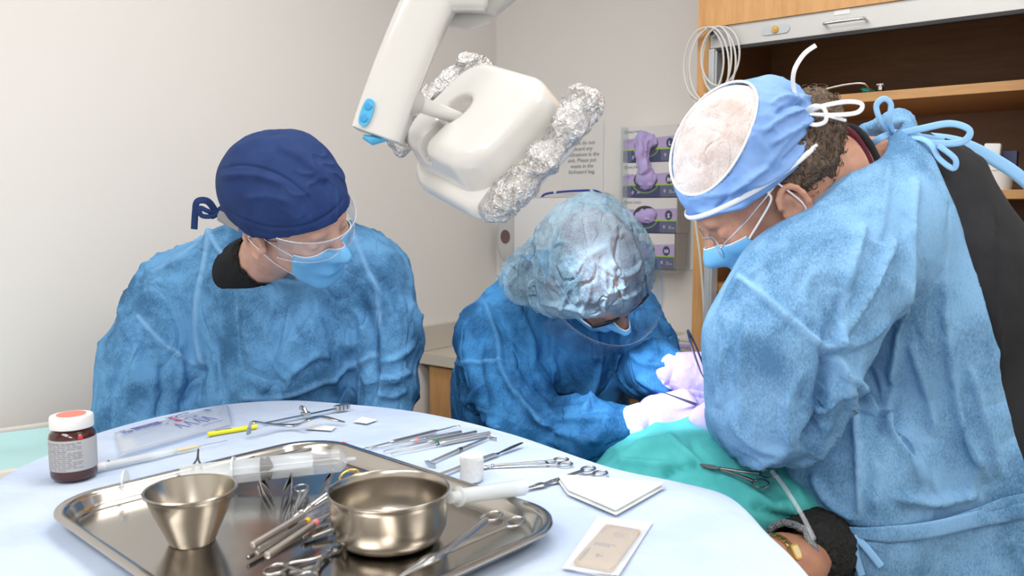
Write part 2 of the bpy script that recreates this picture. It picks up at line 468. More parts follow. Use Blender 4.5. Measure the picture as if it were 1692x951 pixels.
M['instm'] = steel('matt_instrument_steel', (.60, .57, .54), .36)
M['lampw'] = mat('lamp_white_plastic', (.70, .69, .665), .22, coat=.4)
M['lampg'] = mat('lamp_grey_plastic', (.50, .49, .47), .35)
M['cyan'] = mat('cyan_plastic', (.08, .46, .78), .3)
M['cyand'] = mat('deep_cyan_plastic', (.05, .34, .66), .3)
def foil():
    m = mat('crumpled_foil', (.72, .71, .70), .10, 1)
    n1 = bump(m, creases(m, 55, warp=.9), 1.0, .006); n2 = bump(m, creases(m, 150, warp=.9), .7, .002, n1); L(m, n2, BS(m).inputs['Normal']); return m
M['foil'] = foil()
M['paper'] = mat('paper', (.84, .83, .81), .8)
M['white'] = mat('white_plastic', (.82, .82, .81), .4)
M['whiteg'] = mat('white_gloss', (.84, .85, .86), .25)
M['offw'] = mat('offwhite_plastic', (.72, .69, .64), .45)
M['beige'] = mat('beige_plastic', (.66, .61, .53), .45)
M['teall'] = mat('pale_teal_liner', (.45, .72, .73), .6)
M['ink'] = mat('black_ink', (.06, .06, .07), .7)
M['inkg'] = mat('grey_ink', (.27, .27, .29), .7)
M['inkl'] = mat('blue_grey_ink', (.10, .12, .36), .7)
M['navy'] = mat('navy_print', (.055, .07, .17), .5)
M['navyl'] = mat('slate_print', (.13, .15, .26), .5)
M['lav'] = mat('lavender_print', (.52, .42, .70), .5)
M['green'] = mat('lime_print', (.40, .68, .05), .5)
M['dgreen'] = mat('green_logo', (.10, .33, .12), .5)
M['card'] = mat('card_side', (.50, .46, .44), .7)
M['cardw'] = mat('white_card', (.78, .77, .77), .5)
M['maroon'] = mat('maroon', (.17, .02, .03), .6)
M['hotpink'] = mat('hot_pink', (.9, .05, .35), .5)
M['bluecord'] = mat('blue_tubing', (.02, .06, .40), .35)
M['greyp'] = mat('grey_plastic', (.45, .45, .44), .4)
M['tealtube'] = mat('teal_rubber', (.0, .23, .2), .35)
M['red'] = mat('red_plastic', (.75, .04, .05), .4)
M['salmon'] = mat('red_cap_disc', (.83, .20, .14), .45)
M['pinkb'] = mat('pink_band', (.85, .25, .28), .4)
M['greenb'] = mat('green_band', (.03, .22, .05), .4)
M['yellow'] = mat('yellow_marker', (.80, .76, .02), .35)
M['yellowb'] = mat('yellow_band', (.80, .55, .02), .4)
M['amber'] = mat('maroon_bottle', (.055, .012, .012), .12, coat=.3)
M['label'] = mat('grey_label', (.46, .46, .47), .5)
M['cable'] = mat('white_cable', (.60, .59, .56), .45)
def clearp(name, col=(.95, .97, 1), a=.16, rough=.08, gl=.25):
    m = bpy.data.materials.new(name); m.use_nodes = True; nt = m.node_tree; nt.nodes.remove(nt.nodes['Principled BSDF'])
    t = N(m, 'ShaderNodeBsdfTransparent'); t.inputs[0].default_value = (*col, 1); d = N(m, 'ShaderNodeBsdfDiffuse'); d.inputs[0].default_value = (*col, 1)
    g = N(m, 'ShaderNodeBsdfGlossy'); g.inputs['Roughness'].default_value = rough
    x = N(m, 'ShaderNodeMixShader'); x.inputs[0].default_value = a; L(m, t.outputs[0], x.inputs[1]); L(m, d.outputs[0], x.inputs[2])
    fr = N(m, 'ShaderNodeLayerWeight'); fr.inputs[0].default_value = .5; y = N(m, 'ShaderNodeMixShader')
    L(m, math_(m, 'ADD', math_(m, 'MULTIPLY', math_(m, 'POWER', fr.outputs['Facing'], 3.0), gl * 1.6), .03), y.inputs[0]); L(m, x.outputs[0], y.inputs[1]); L(m, g.outputs[0], y.inputs[2])
    L(m, y.outputs[0], nt.nodes['Material Output'].inputs[0]); return m
M['clear'] = clearp('clear_plastic', a=.20)
M['milky'] = clearp('milky_plastic', (.93, .96, .97), a=.50, rough=.2, gl=.2)
M['acryl'] = clearp('clear_acrylic', (.93, .95, .96), a=.10, gl=.2)
M['film'] = clearp('clear_film', (.95, .97, 1), a=.28, rough=.15, gl=.3)
M['lens'] = clearp('lens', (.96, .98, 1), a=.03, gl=.22)
def skin(name, a, b):
    m = mat(name, a, .5, sss=.15, srad=(.012, .005, .003)); L(m, ramp(m, noise(m, 60, 4), [(.35, b), (.65, a)]), BS(m).inputs['Base Color'])
    L(m, bump(m, noise(m, 700, 2), .08, .0006), BS(m).inputs['Normal']); return m
M['skin1'] = skin('fair_skin', (.66, .39, .29), (.58, .32, .24))
M['skin2'] = skin('brown_skin', (.30, .15, .10), (.25, .12, .08))
M['skin3'] = skin('tanned_skin', (.52, .27, .18), (.44, .21, .14))
M['skin4'] = skin('warm_brown_skin', (.42, .2, .12), (.34, .15, .09))
M['gown1'] = nonwoven('gown_fabric', (.15, .40, .72), (.045, .16, .33), (.26, .53, .86), alpha=1, crease=13, cstr=.8)
M['gown2'] = nonwoven('gown_fabric_deep', (.055, .27, .60), (.014, .10, .26), (.12, .38, .74), alpha=1, crease=13, cstr=.8)
M['gown3'] = nonwoven('gown_fabric_light', (.25, .50, .80), (.095, .25, .46), (.33, .60, .90), alpha=.95, crease=9, cstr=.7, mott=7)
M['bouf'] = nonwoven('bouffant_fabric', (.38, .58, .72), (.16, .28, .38), (.72, .88, .98), alpha=.50, fibre=600, crease=22, cstr=.9, mott=14, trl=.1)
def cloth(name, col, col2, sc=1500, crease=0, cs=.3, rough=.8):
    m = mat(name, col, rough, spec=.25); L(m, ramp(m, noise(m, 25, 3), [(.35, col2), (.65, col)]), BS(m).inputs['Base Color'])
    n = bump(m, noise(m, sc, 1), .15, .0004)
    if crease: n = bump(m, creases(m, crease), cs, .005, n)
    L(m, n, BS(m).inputs['Normal']); return m
M['navycap'] = cloth('navy_cap_cotton', (.018, .045, .155), (.014, .034, .125), 1200, 18, .25)
M['cap3'] = cloth('blue_cap_fabric', (.23, .40, .74), (.18, .33, .66), 1200, 22, .5)
M['capmesh'] = nonwoven('white_cap_mesh', (.80, .74, .72), (.66, .54, .50), (.9, .9, .9), alpha=.80, fibre=700, crease=26, cstr=.5, mott=20, trl=0)
M['blackscrub'] = cloth('black_scrub', (.012, .012, .014), (.008, .008, .01), 1200, 16, .3)
M['greyscrub'] = cloth('charcoal_scrub', (.020, .021, .025), (.015, .0155, .019), 1500, 9, .25)
M['collar'] = cloth('maroon_collar', (.13, .02, .035), (.10, .015, .03))
M['maskb'] = cloth('mask_blue', (.19, .50, .82), (.16, .46, .78), 1300, 18, .2, .7)
M['maskw'] = mat('mask_white', (.78, .82, .86), .8)
M['tie'] = mat('white_tie', (.85, .86, .88), .8)
M['bluetie'] = mat('blue_tie', (.25, .50, .82), .7)
M['cuff'] = cloth('knit_cuff', (.76, .79, .78), (.68, .72, .72), 900)
M['glove'] = mat('lavender_nitrile', (.54, .45, .84), .38, sss=.1, srad=(.006, .005, .008))
L(M['glove'], bump(M['glove'], noise(M['glove'], 130, 3, .6, stretch=(1, .3, 1)), .25, .0015), BS(M['glove']).inputs['Normal'])
M['glovep'] = mat('purple_nitrile', (.36, .20, .56), .45)
M['teal'] = cloth('teal_drape', (.085, .46, .46), (.06, .38, .38), 900, 5, .25)
M['gauze'] = cloth('gauze', (.82, .83, .80), (.76, .78, .76), 700, 0)
M['gauze2'] = cloth('gauze_soft', (.80, .80, .78), (.72, .73, .72), 260, 60, .2)
M['tan'] = cloth('tan_card', (.56, .40, .24), (.52, .365, .21), 300, 0)
M['fleece'] = cloth('black_fleece', (.02, .02, .02), (.012, .012, .012), 200, 60, .9)
M['fleecew'] = cloth('grey_fleece_trim', (.35, .37, .38), (.12, .13, .14), 200, 90, 1.0)
def hairm(name, a, b, sc=160):
    m = mat(name, a, .5, spec=.3); w = noise(m, sc, 3, .6, stretch=(1, 1, .35), dist=1.5)
    L(m, ramp(m, w, [(.35, b), (.62, a)]), BS(m).inputs['Base Color']); L(m, bump(m, w, .8, .004), BS(m).inputs['Normal']); return m
M['hair1'] = hairm('dark_hair', (.03, .02, .014), (.015, .01, .008))
M['hair2'] = hairm('black_hair', (.03, .028, .028), (.012, .011, .011))
M['hair3'] = hairm('greying_brown_hair', (.20, .14, .10), (.035, .022, .014), 220)
def drapem():
    m = mat('pale_blue_drape', (.58, .67, .81), .85)
    L(m, ramp(m, noise(m, 6, 4, .6), [(.35, (.47, .57, .76)), (.65, (.57, .66, .80))]), BS(m).inputs['Base Color'])
    n = bump(m, noise(m, 9, 4, .55, dist=.5), .5, .012); n = bump(m, crlines(m, 7), .25, .002, n); n = bump(m, noise(m, 900, 1), .08, .0004, n); L(m, n, BS(m).inputs['Normal']); return m
M['drape'] = drapem()
# ------------------------------------------------------------------ the room
ROT3 = Matrix.Rotation(RANG, 3, 'Z')
def rbox(mb, s0, s1, t0, t1, z0, z1, bev=0, mat=None):
    c = Rm((s0 + s1) / 2, (t0 + t1) / 2, (z0 + z1) / 2)
    return mb.box(c, (abs(s1 - s0), abs(t1 - t0), abs(z1 - z0)), bev, ROT3, mat)
struct('floor', rbox(MB(), -.1, RW + .1, -.1, RL + .1, -.1, 0), M['floor'])
struct('ceiling', rbox(MB(), -.1, RW + .1, -.1, RL + .1, RH, RH + .1), M['ceil'])
struct('wall_left', rbox(MB(), -.1, 0, -.1, RL + .1, 0, RH), M['wall'])
struct('wall_back', rbox(MB(), 0, RW, -.1, 0, 0, RH), M['wall'])
struct('wall_right', rbox(MB(), RW, RW + .1, -.1, RL + .1, 0, RH), M['wall'])
struct('wall_front', rbox(MB(), 0, RW, RL, RL + .1, 0, RH), M['wall'])
struct('baseboard_left', rbox(MB(), 0, .012, .46, RL, 0, .1), M['greyp'])

CD, CZ = .45, .88            # counter depth, height
CAB0, CAB1 = 1.055, 1.85     # tall cabinet along the back wall
# base cabinets under the worktop
def base_cab(s0, s1, label):
    t = thing('base_cabinet', label, 'cabinet', Rm((s0 + s1) / 2, CD / 2, 0), RANG, 'base cabinets under the worktop')
    b = MB(); rbox(b, s0, s1, .002, CD - .045, .1, CZ - .19); rbox(b, s0, s1, .03, CD - .09, .0, .1); rbox(b, s0, s1, CD - .06, CD - .045, CZ - .19, CZ - .04); rbox(b, s0, s1, .002, .016, CZ - .19, CZ - .04)
    build('body', b, M['maple'], t, world=True, smooth=False)
    d = MB(); rbox(d, s0 + .003, s1 - .003, CD - .045, CD - .027, .11, CZ - .05, .002); dd = build('door', d, M['maple'], t, world=True, smooth=False)
    h = MB(); h.tube([Rm(s1 - .06, CD - .027, .68), Rm(s1 - .06, CD + .0, .68), Rm(s1 - .06, CD + .0, .58), Rm(s1 - .06, CD - .027, .58)], .004, 8)
    build('handle', h, M['chrome'], dd, world=True)
base_cab(.03, .53, 'maple base cabinet against the left wall below the sink')
base_cab(.535, CAB0 - .005, 'maple base cabinet beside the tall cabinet')
t = thing('countertop', 'beige speckled worktop with a small steel sink in the corner', 'countertop', Rm(.5, CD / 2, CZ - .04), RANG)
# worktop with a hole for the sink
b = MB(); hs0, hs1, ht0, ht1 = .12, .46, .09, .36
rbox(b, 0.002, hs0, 0.002, CD, CZ - .038, CZ); rbox(b, hs1, CAB0 - .002, 0.002, CD, CZ - .038, CZ)
rbox(b, hs0, hs1, 0.002, ht0, CZ - .038, CZ); rbox(b, hs0, hs1, ht1, CD, CZ - .038, CZ)
build('worktop', b, M['counter'], t, world=True, smooth=False)
b = MB(); rbox(b, 0.022, CAB0 - .002, .002, .02, CZ, CZ + .09, .003); rbox(b, 0.002, .02, .002, CD, CZ, CZ + .09, .003)
build('backsplash', b, M['counter'], t, world=True, smooth=False)
b = MB(); rbox(b, hs0, hs0 + .004, ht0, ht1, CZ - .15, CZ + .002); rbox(b, hs1 - .004, hs1, ht0, ht1, CZ - .15, CZ + .002)
rbox(b, hs0, hs1, ht0, ht0 + .004, CZ - .15, CZ + .002); rbox(b, hs0, hs1, ht1 - .004, ht1, CZ - .15, CZ + .002); rbox(b, hs0, hs1, ht0, ht1, CZ - .155, CZ - .15)
fl = []; 
for (a, c_) in ((hs0 - .012, hs0), (hs1, hs1 + .012)): rbox(b, a, c_, ht0 - .012, ht1 + .012, CZ, CZ + .003)
for (a, c_) in ((ht0 - .012, ht0), (ht1, ht1 + .012)): rbox(b, hs0, hs1, a, c_, CZ, CZ + .003)
build('sink', b, M['steel'], t, world=True, smooth=False)

# ------------------------------------------------------------------ tall cabinet with a raised roller shutter
FT = .475                    # its front face
def zc(py, px):              # height on the cabinet front seen at a pixel
    d = ray(px, py); n = np.array([-D2[0], -D2[1]]); p0 = Rm(0, FT, 0)[:2]; k = (p0 @ n) / (d[:2] @ n); return (CAM + d * k)
def st_of(p): q = np.array(p[:2]) - CORNER; return q @ D1, -(q @ D2)
t = thing('tall_cabinet', 'tall maple cabinet with its grey roller shutter raised, shelves inside', 'cabinet', Rm((CAB0 + CAB1) / 2, .24, 0), RANG)
SI0, SI1 = CAB0 + .045, CAB1 - .02
b = MB(); rbox(b, CAB0, CAB0 + .02, .002, FT, 0, RH - .002); rbox(b, CAB0 + .02, SI0 - .012, FT - .02, FT, .0, 1.845)
rbox(b, CAB1 + .012, CAB1 + .06, .002, FT, 0, RH - .002)
build('side_panel', b, M['maple'], t, world=True, smooth=False)
b = MB(); rbox(b, CAB0 + .02, CAB1 + .012, FT - .02, FT + .004, 1.845, RH - .002)
build('header_panel', b, M['maple'], t, world=True, smooth=False)
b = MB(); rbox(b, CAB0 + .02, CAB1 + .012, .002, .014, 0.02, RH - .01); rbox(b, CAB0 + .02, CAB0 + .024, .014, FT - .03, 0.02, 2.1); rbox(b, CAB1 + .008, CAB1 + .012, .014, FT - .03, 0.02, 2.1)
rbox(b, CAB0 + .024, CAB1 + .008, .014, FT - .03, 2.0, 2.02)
build('back_panel', b, M['maple_shade'], t, world=True, smooth=False)
for z, nm in ((1.655, 'shelf'), (1.44, 'shelf'), (1.18, 'shelf'), (.86, 'shelf')):
    if z == 1.44: continue
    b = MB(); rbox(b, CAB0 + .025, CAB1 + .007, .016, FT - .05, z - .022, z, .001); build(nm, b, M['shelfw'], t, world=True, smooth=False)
b = MB(); rbox(b, CAB0 + .02, CAB1 + .012, .014, FT - .03, .0, .1); rbox(b, CAB0 + .024, CAB1 + .008, FT - .03, FT, .1, .82); build('lower_door', b, M['maple'], t, world=True, smooth=False)
# tracks
b = MB(); rbox(b, SI0 - .012, SI0 + .004, FT - .035, FT + .006, .84, 1.79, .002); rbox(b, SI0 + .004, SI0 + .009, FT - .035, FT - .0, .84, 1.79)
build('shutter_track', b, M['alu'], t, world=True, smooth=False)
b = MB(); rbox(b, CAB1 - .02, CAB1 + .012, FT - .035, FT + .006, .84, 1.845, .002); build('shutter_track', b, M['alu_l'], t, world=True, smooth=False)
# bottom rail of the shutter
b = MB(); rbox(b, SI0 - .012, CAB1 - .02, FT - .016, FT - .002, 1.792, 1.845, .001)
rail = build('shutter_rail', b, M['alu_l'], t, world=True, smooth=False)
b = MB(); rbox(b, SI0 - .01, CAB1 - .021, FT - .018, FT - .0, 1.783, 1.792, .001); build('rubber_seal', b, M['rubber'], rail, world=True, smooth=False)
def face_M(s, tt, z): return frame(Rm(s, tt, z), (D1[0], D1[1], 0), (0, 0, 1))     # x along the wall, y up, z into the room
sl, _ = st_of(zc(62, 1281)); zl = 1.818
b = MB()
pl = [(math.cos(a) * .011 + sx * .024, math.sin(a) * .011) for sx, a0 in ((1, -math.pi / 2), (-1, math.pi / 2)) for a in [a0 + i * math.pi / 8 for i in range(9)]]
b.prism(pl, 0, .002, M=face_M(sl, FT - .001, zl)); lp = build('lock_plate', b, M['alu'], rail, world=True, smooth=False)
b = MB(); b.lathe([(0, .0075), (.004, .0075), (.0045, .006), (.0078, .006), (.009, .002), (.009, 0)][::-1], M=face_M(sl, FT, zl), seg=24)
b.box(face_M(sl, FT, zl) @ Vector((0, 0, .0078)), (.0012, .0012, .005), 0, ROT3)
build('lock_cylinder', b, M['brass'], rail, world=True)
s0, _ = st_of(zc(45, 1365)); s1, _ = st_of(zc(38, 1432)); zh = 1.812
b = MB(); b.tube([Rm(s0, FT - .002, zh), Rm(s0, FT + .018, zh), Rm(s0 + .004, FT + .022, zh), Rm(s1 - .004, FT + .022, zh), Rm(s1, FT + .018, zh), Rm(s1, FT - .002, zh)], .0035, 10)
build('pull_handle', b, M['chrome'], rail, world=True)
b = MB(); b.box(Rm(s0 + .035, FT - .0012, 1.838), (.036, .001, .012), 0, ROT3); build('sticker', b, M['cardw'], rail, world=True, smooth=False)
for s in (SI0 + .002, CAB1 - .045):
    b = MB(); b.lathe([(.0, .022), (.006, .022), (.006, .016), (.011, .018), (.011, .0)][::-1], M=face_M(s, FT - .002, 1.828), seg=20); b.cur = 1
    b.lathe([(.0, .0225), (.006, .0225)][::-1], M=face_M(s, FT - .002, 1.828), seg=20)
    build('bumper_knob', b, [M['greyp'], M['ink']], rail, world=True)

# coil of white cable hanging on the left knob
t = thing('cable_coil', 'coil of white cable hanging from the knob of the roller shutter', 'cable', Rm(SI0, FT + .02, 1.6), RANG)
hook = Rm(SI0 - .002, FT + .022, 1.836)
def cloop(cx, cz, rx, rz, off, n=36):
    return [hook + np.array([D1[0], D1[1], 0]) * (cx + rx * math.sin(a)) + np.array([0, 0, 1]) * (cz + rz * math.cos(a)) - np.array([D2[0], D2[1], 0]) * (off * math.cos(a * .5 + off * 90)) for a in [2 * math.pi * i / n for i in range(n)]]
for i, (cx, cz, rx, rz) in enumerate([(.028, -.070, .05, .073), (.008, -.09, .062, .095), (-.016, -.085, .055, .091), (.02, -.078, .040, .082), (-.004, -.100, .058, .105)]):
    b = MB(); b.tube(cloop(cx, cz, rx, rz, .003 * (i - 2)), .0026, 8, closed=True); build('cable_loop', b, M['cable'], t, world=True)
b = MB(); b.tube(spline([hook + np.array([-.01, -.004, -.16]), P(1148, 330, 2.15), P(1157, 430, 2.15), P(1163, 520, 2.155), P(1165, 640, 2.16), P(1162, 720, 2.16)], 8), .003, 8)
build('hanging_cable', b, M['cable'], t, world=True)

# stethoscope on the upper shelf
sz = 1.655
def onshelf(px, py, z): return T(px, py, z)
t = thing('stethoscope', 'stethoscope with teal tubing lying on the upper cabinet shelf', 'stethoscope', onshelf(1390, 145, sz))
def SH(px, tt, dz): 
    d = ray(px, 140); n = np.array([-D2[0], -D2[1]]); p0 = Rm(0, tt, 0)[:2]; k = (p0 @ n) / (d[:2] @ n); q = CAM + d * k; return np.array([q[0], q[1], sz + dz])
b = MB(); b.tube(spline([SH(1300, .33, .006), SH(1322, .36, .007), SH(1340, .39, .012), SH(1352, .40, .012)], 6), .006, 10)
build('tubing', b, M['tealtube'], t, world=True); b = MB(); b.tube(spline([SH(1460, .33, .007), SH(1440, .36, .009), SH(1425, .37, .014), SH(1440, .36, .012)], 6), .005, 10)
build('tubing', b, M['tealtube'], t, world=True)
b = MB(); b.tube(spline([SH(1350, .40, .012), SH(1368, .40, .02), SH(1400, .40, .026), SH(1428, .40, .024), SH(1440, .37, .008)], 8), .0028, 10); build('headset', b, M['chrome'], t, world=True)
b = MB(); b.lathe([(.0, 0), (.013, 0), (.015, .003), (.013, .006), (.006, .008), (.006, .016), (.011, .018), (.011, .021), (0, .021)], c=SH(1455, .39, 0), seg=24); build('chest_piece', b, M['chrome'], t, world=True)
# containers in the tall cabinet
def on_plane(px, py, tt):
    d = ray(px, py); n = np.array([-D2[0], -D2[1]]); p0 = Rm(0, tt, 0)[:2]; k = (p0 @ n) / (d[:2] @ n); return CAM + d * k
# low shelf (second level) carrying the tub and wipes
b = MB(); q0 = on_plane(1640, 300, .35); zz = q0[2] - .02
b = MB(); rbox(b, CAB0 + .025, CAB1 + .007, .016, FT - .05, zz - .02, zz, .001)
for o in list(bpy.data.objects):
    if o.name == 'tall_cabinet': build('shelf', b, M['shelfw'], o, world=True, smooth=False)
s, _ = st_of(q0)
q = Rm(s + .005, .34, zz)
t = thing('storage_tub', 'small white plastic tub on the cabinet shelf, right edge', 'tub', q)
b = MB(); b.lathe([(.0, .0), (.032, 0), (.036, .045), (.038, .045), (.038, .05), (0, .05)], c=q, seg=32); build('tub_body', b, M['white'], t, world=True)
qq = on_plane(1640, 242, .35)
t = thing('wipes_pack', 'white pack with a navy label standing on the tub', 'package', q + np.array([0, 0, .05]))
b = MB(); b.box(q + np.array([-.012, 0, .05 + .028]), (.034, .022, .056), .004, ROT3 @ Matrix.Rotation(.06, 3, 'Y')); build('pack_body', b, M['white'], t, world=True)
fm = face_M(s - .008, .34 + .0115, zz + .05)
b = MB(); b.prism([(-.016, .006), (.016, .006), (.016, .022), (-.016, .022)], 0, .0006, M=fm); build('label', b, M['navy'], t, world=True, smooth=False)
text('label_text', 'Nefco', .011, fm @ Matrix.Translation((-.014, .010, .0008)), M['white'], t)
b = MB(); b.prism([(-.010, .034), (-.002, .034), (-.002, .042), (-.010, .042)], 0, .0006, M=fm); b.prism([(.002, .036), (.014, .036), (.014, .038), (.002, .038)], 0, .0006, M=fm); build('cross_mark', b, M['navy'], t, world=True, smooth=False)
t = thing('blue_carton', 'small dark blue carton behind the white pack in the cabinet', 'box', Rm(s + .03, .30, zz + .05))
b = MB(); b.box(Rm(s + .026, .300, zz + .05 + .02), (.03, .03, .04), .001, ROT3); build('carton_body', b, M['navy'], t, world=True, smooth=False)
# black wire basket with bottles low in the cabinet
zb = 1.18
t = thing('wire_basket', 'black wire basket on the lower cabinet shelf', 'basket', Rm(1.2, .3, zb))
b = MB(); bs0, bs1, bt0, bt1 = 1.13, 1.34, .22, .38
for z in (zb + .003, zb + .05, zb + .10):
    b.tube([Rm(bs0, bt0, z), Rm(bs1, bt0, z), Rm(bs1, bt1, z), Rm(bs0, bt1, z)], .0022 if z < zb + .09 else .004, 6, closed=True)
for i in range(9):
    s_ = bs0 + (bs1 - bs0) * i / 8
    for tt in (bt0, bt1): b.tube([Rm(s_, tt, zb + .003), Rm(s_, tt, zb + .10)], .0018, 6)
for i in range(1, 6):
    tt = bt0 + (bt1 - bt0) * i / 6
    for s_ in (bs0, bs1): b.tube([Rm(s_, tt, zb + .003), Rm(s_, tt, zb + .10)], .0018, 6)
build('wire_frame', b, M['black'], t, world=True)
cols = [M['navyl'], M['bluecord'], M['white'], M['navyl'], M['maroon']]
for i, cm in enumerate(cols):
    q = Rm(1.155 + i * .038, .30 + .03 * (i % 2), zb + .006)
    tt_ = thing('supply_bottle', ['slate bottle in the wire basket, nearest the cabinet side', 'blue bottle in the wire basket', 'white bottle in the wire basket', 'slate bottle in the wire basket, right of the white one', 'maroon bottle in the wire basket'][i], 'bottle', q, 0, 'bottles in the wire basket')
    b = MB(); b.lathe([(0, 0), (.015, 0), (.016, .004), (.016, .085), (.007, .10), (.007, .105)], c=q, seg=20); build('bottle_body', b, cm, tt_, world=True)
    b = MB(); b.lathe([(.009, .105), (.009, .12), (0, .122)], c=q, seg=16); build('cap', b, M['white'], tt_, world=True)
t = thing('black_cable', 'thin black cable looping down inside the tall cabinet', 'cable', P(1200, 400, 2.0))
b = MB(); b.tube(spline([Rm(1.15, .40, 1.36), Rm(1.17, .41, 1.3), Rm(1.19, .42, 1.27), Rm(1.25, .42, 1.26)], 8), .003, 8); build('cord', b, M['rubber'], t, world=True)

# ------------------------------------------------------------------ things on the back wall
def wall_rect(x0, y0, x1, y1, off=.0):
    a = on_plane(x0, y0, off); c = on_plane(x1, y1, off); sa, _ = st_of(a); sc, _ = st_of(c); return sa, sc, c[2], a[2]
# notice
a = on_plane(965, 202, .002); bb = on_plane(965, 320, .002)
s0, _ = st_of(on_plane(928, 250, .002)); s1, _ = st_of(on_plane(997, 250, .002))
t = thing('wall_notice', 'white paper notice about medications and the sink taped to the wall', 'sign', Rm((s0 + s1) / 2, .003, bb[2]), RANG)
b = MB(); rbox(b, s0, s1, .0015, .0028, bb[2], a[2]); build('sheet', b, M['paper'], t, world=True, smooth=False)
lines = 'Please do not\ndiscard any\nmedications in the\nsink. Please put\nwaste in the\nbiohazard bag.'
hh = a[2] - bb[2]
text('notice_text', lines, .0195, face_M((s0 + s1) / 2, .003, a[2] - hh * .31), M['inkg'], t, 'CENTER', line=1.12 * hh / .27, bold=.0003)

# glove box dispenser
gt = thing('glove_dispenser', 'clear acrylic wall rack holding four upright glove boxes', 'dispenser', Rm(.6, .03, 1.3), RANG)
cs = []
ys = [(207, 270), (270, 327), (327, 384), (387, 441)]
letters = ['L', 'M', 'S', 'XS']
gs0, _ = st_of(on_plane(1029, 300, .095)); gs1, _ = st_of(on_plane(1119, 300, .095))
ztop = on_plane(1075, 208, .095)[2]; zbot = on_plane(1075, 443, .095)[2]; bh = (ztop - zbot) / 4
b = MB(); e = .004
rbox(b, gs0 - e - .003, gs0 - e, .002, .10, zbot - .004, ztop + .004); rbox(b, gs1 + e, gs1 + e + .003, .002, .10, zbot - .004, ztop - .01)
rbox(b, gs0 - e, gs1 + e, .002, .004, zbot - .004, ztop); rbox(b, gs0 - e, gs1 + e + .02, .002, .115, zbot - .008, zbot - .004)
rbox(b, gs0 - e, gs0 + .02, .0975, .100, zbot, ztop)
build('acrylic_rack', b, M['acryl'], gt, world=True, smooth=False)
def halyard(fm, x, y, s, parent):
    text('brand_text', 'HALYARD', s, fm @ Matrix.Translation((x + s * 1.1, y, .0004)), M['navyl'], parent, depth=.0002, spacing=1.1)
    b = MB(); pts = [(math.cos(a) * s * .42, math.sin(a) * s * .42) for a in [math.pi * 2 * i / 20 for i in range(20)]]
    c = Vector((x + s * .45, y + s * .35, .0003))
    b.tube([fm @ (Vector((p[0], p[1], 0)) + c) for p in pts], s * .13, 8, closed=True)
    build('brand_mark', b, M['dgreen'], parent, world=True)
def ov(cx, cy, rx, ry, n=28, a0=0, a1=2 * math.pi): return [(cx + rx * math.cos(a0 + (a1 - a0) * i / n), cy + ry * math.sin(a0 + (a1 - a0) * i / n)) for i in range(n)]
gw = gs1 - gs0
names = ['large', 'medium', 'small', 'extra small']
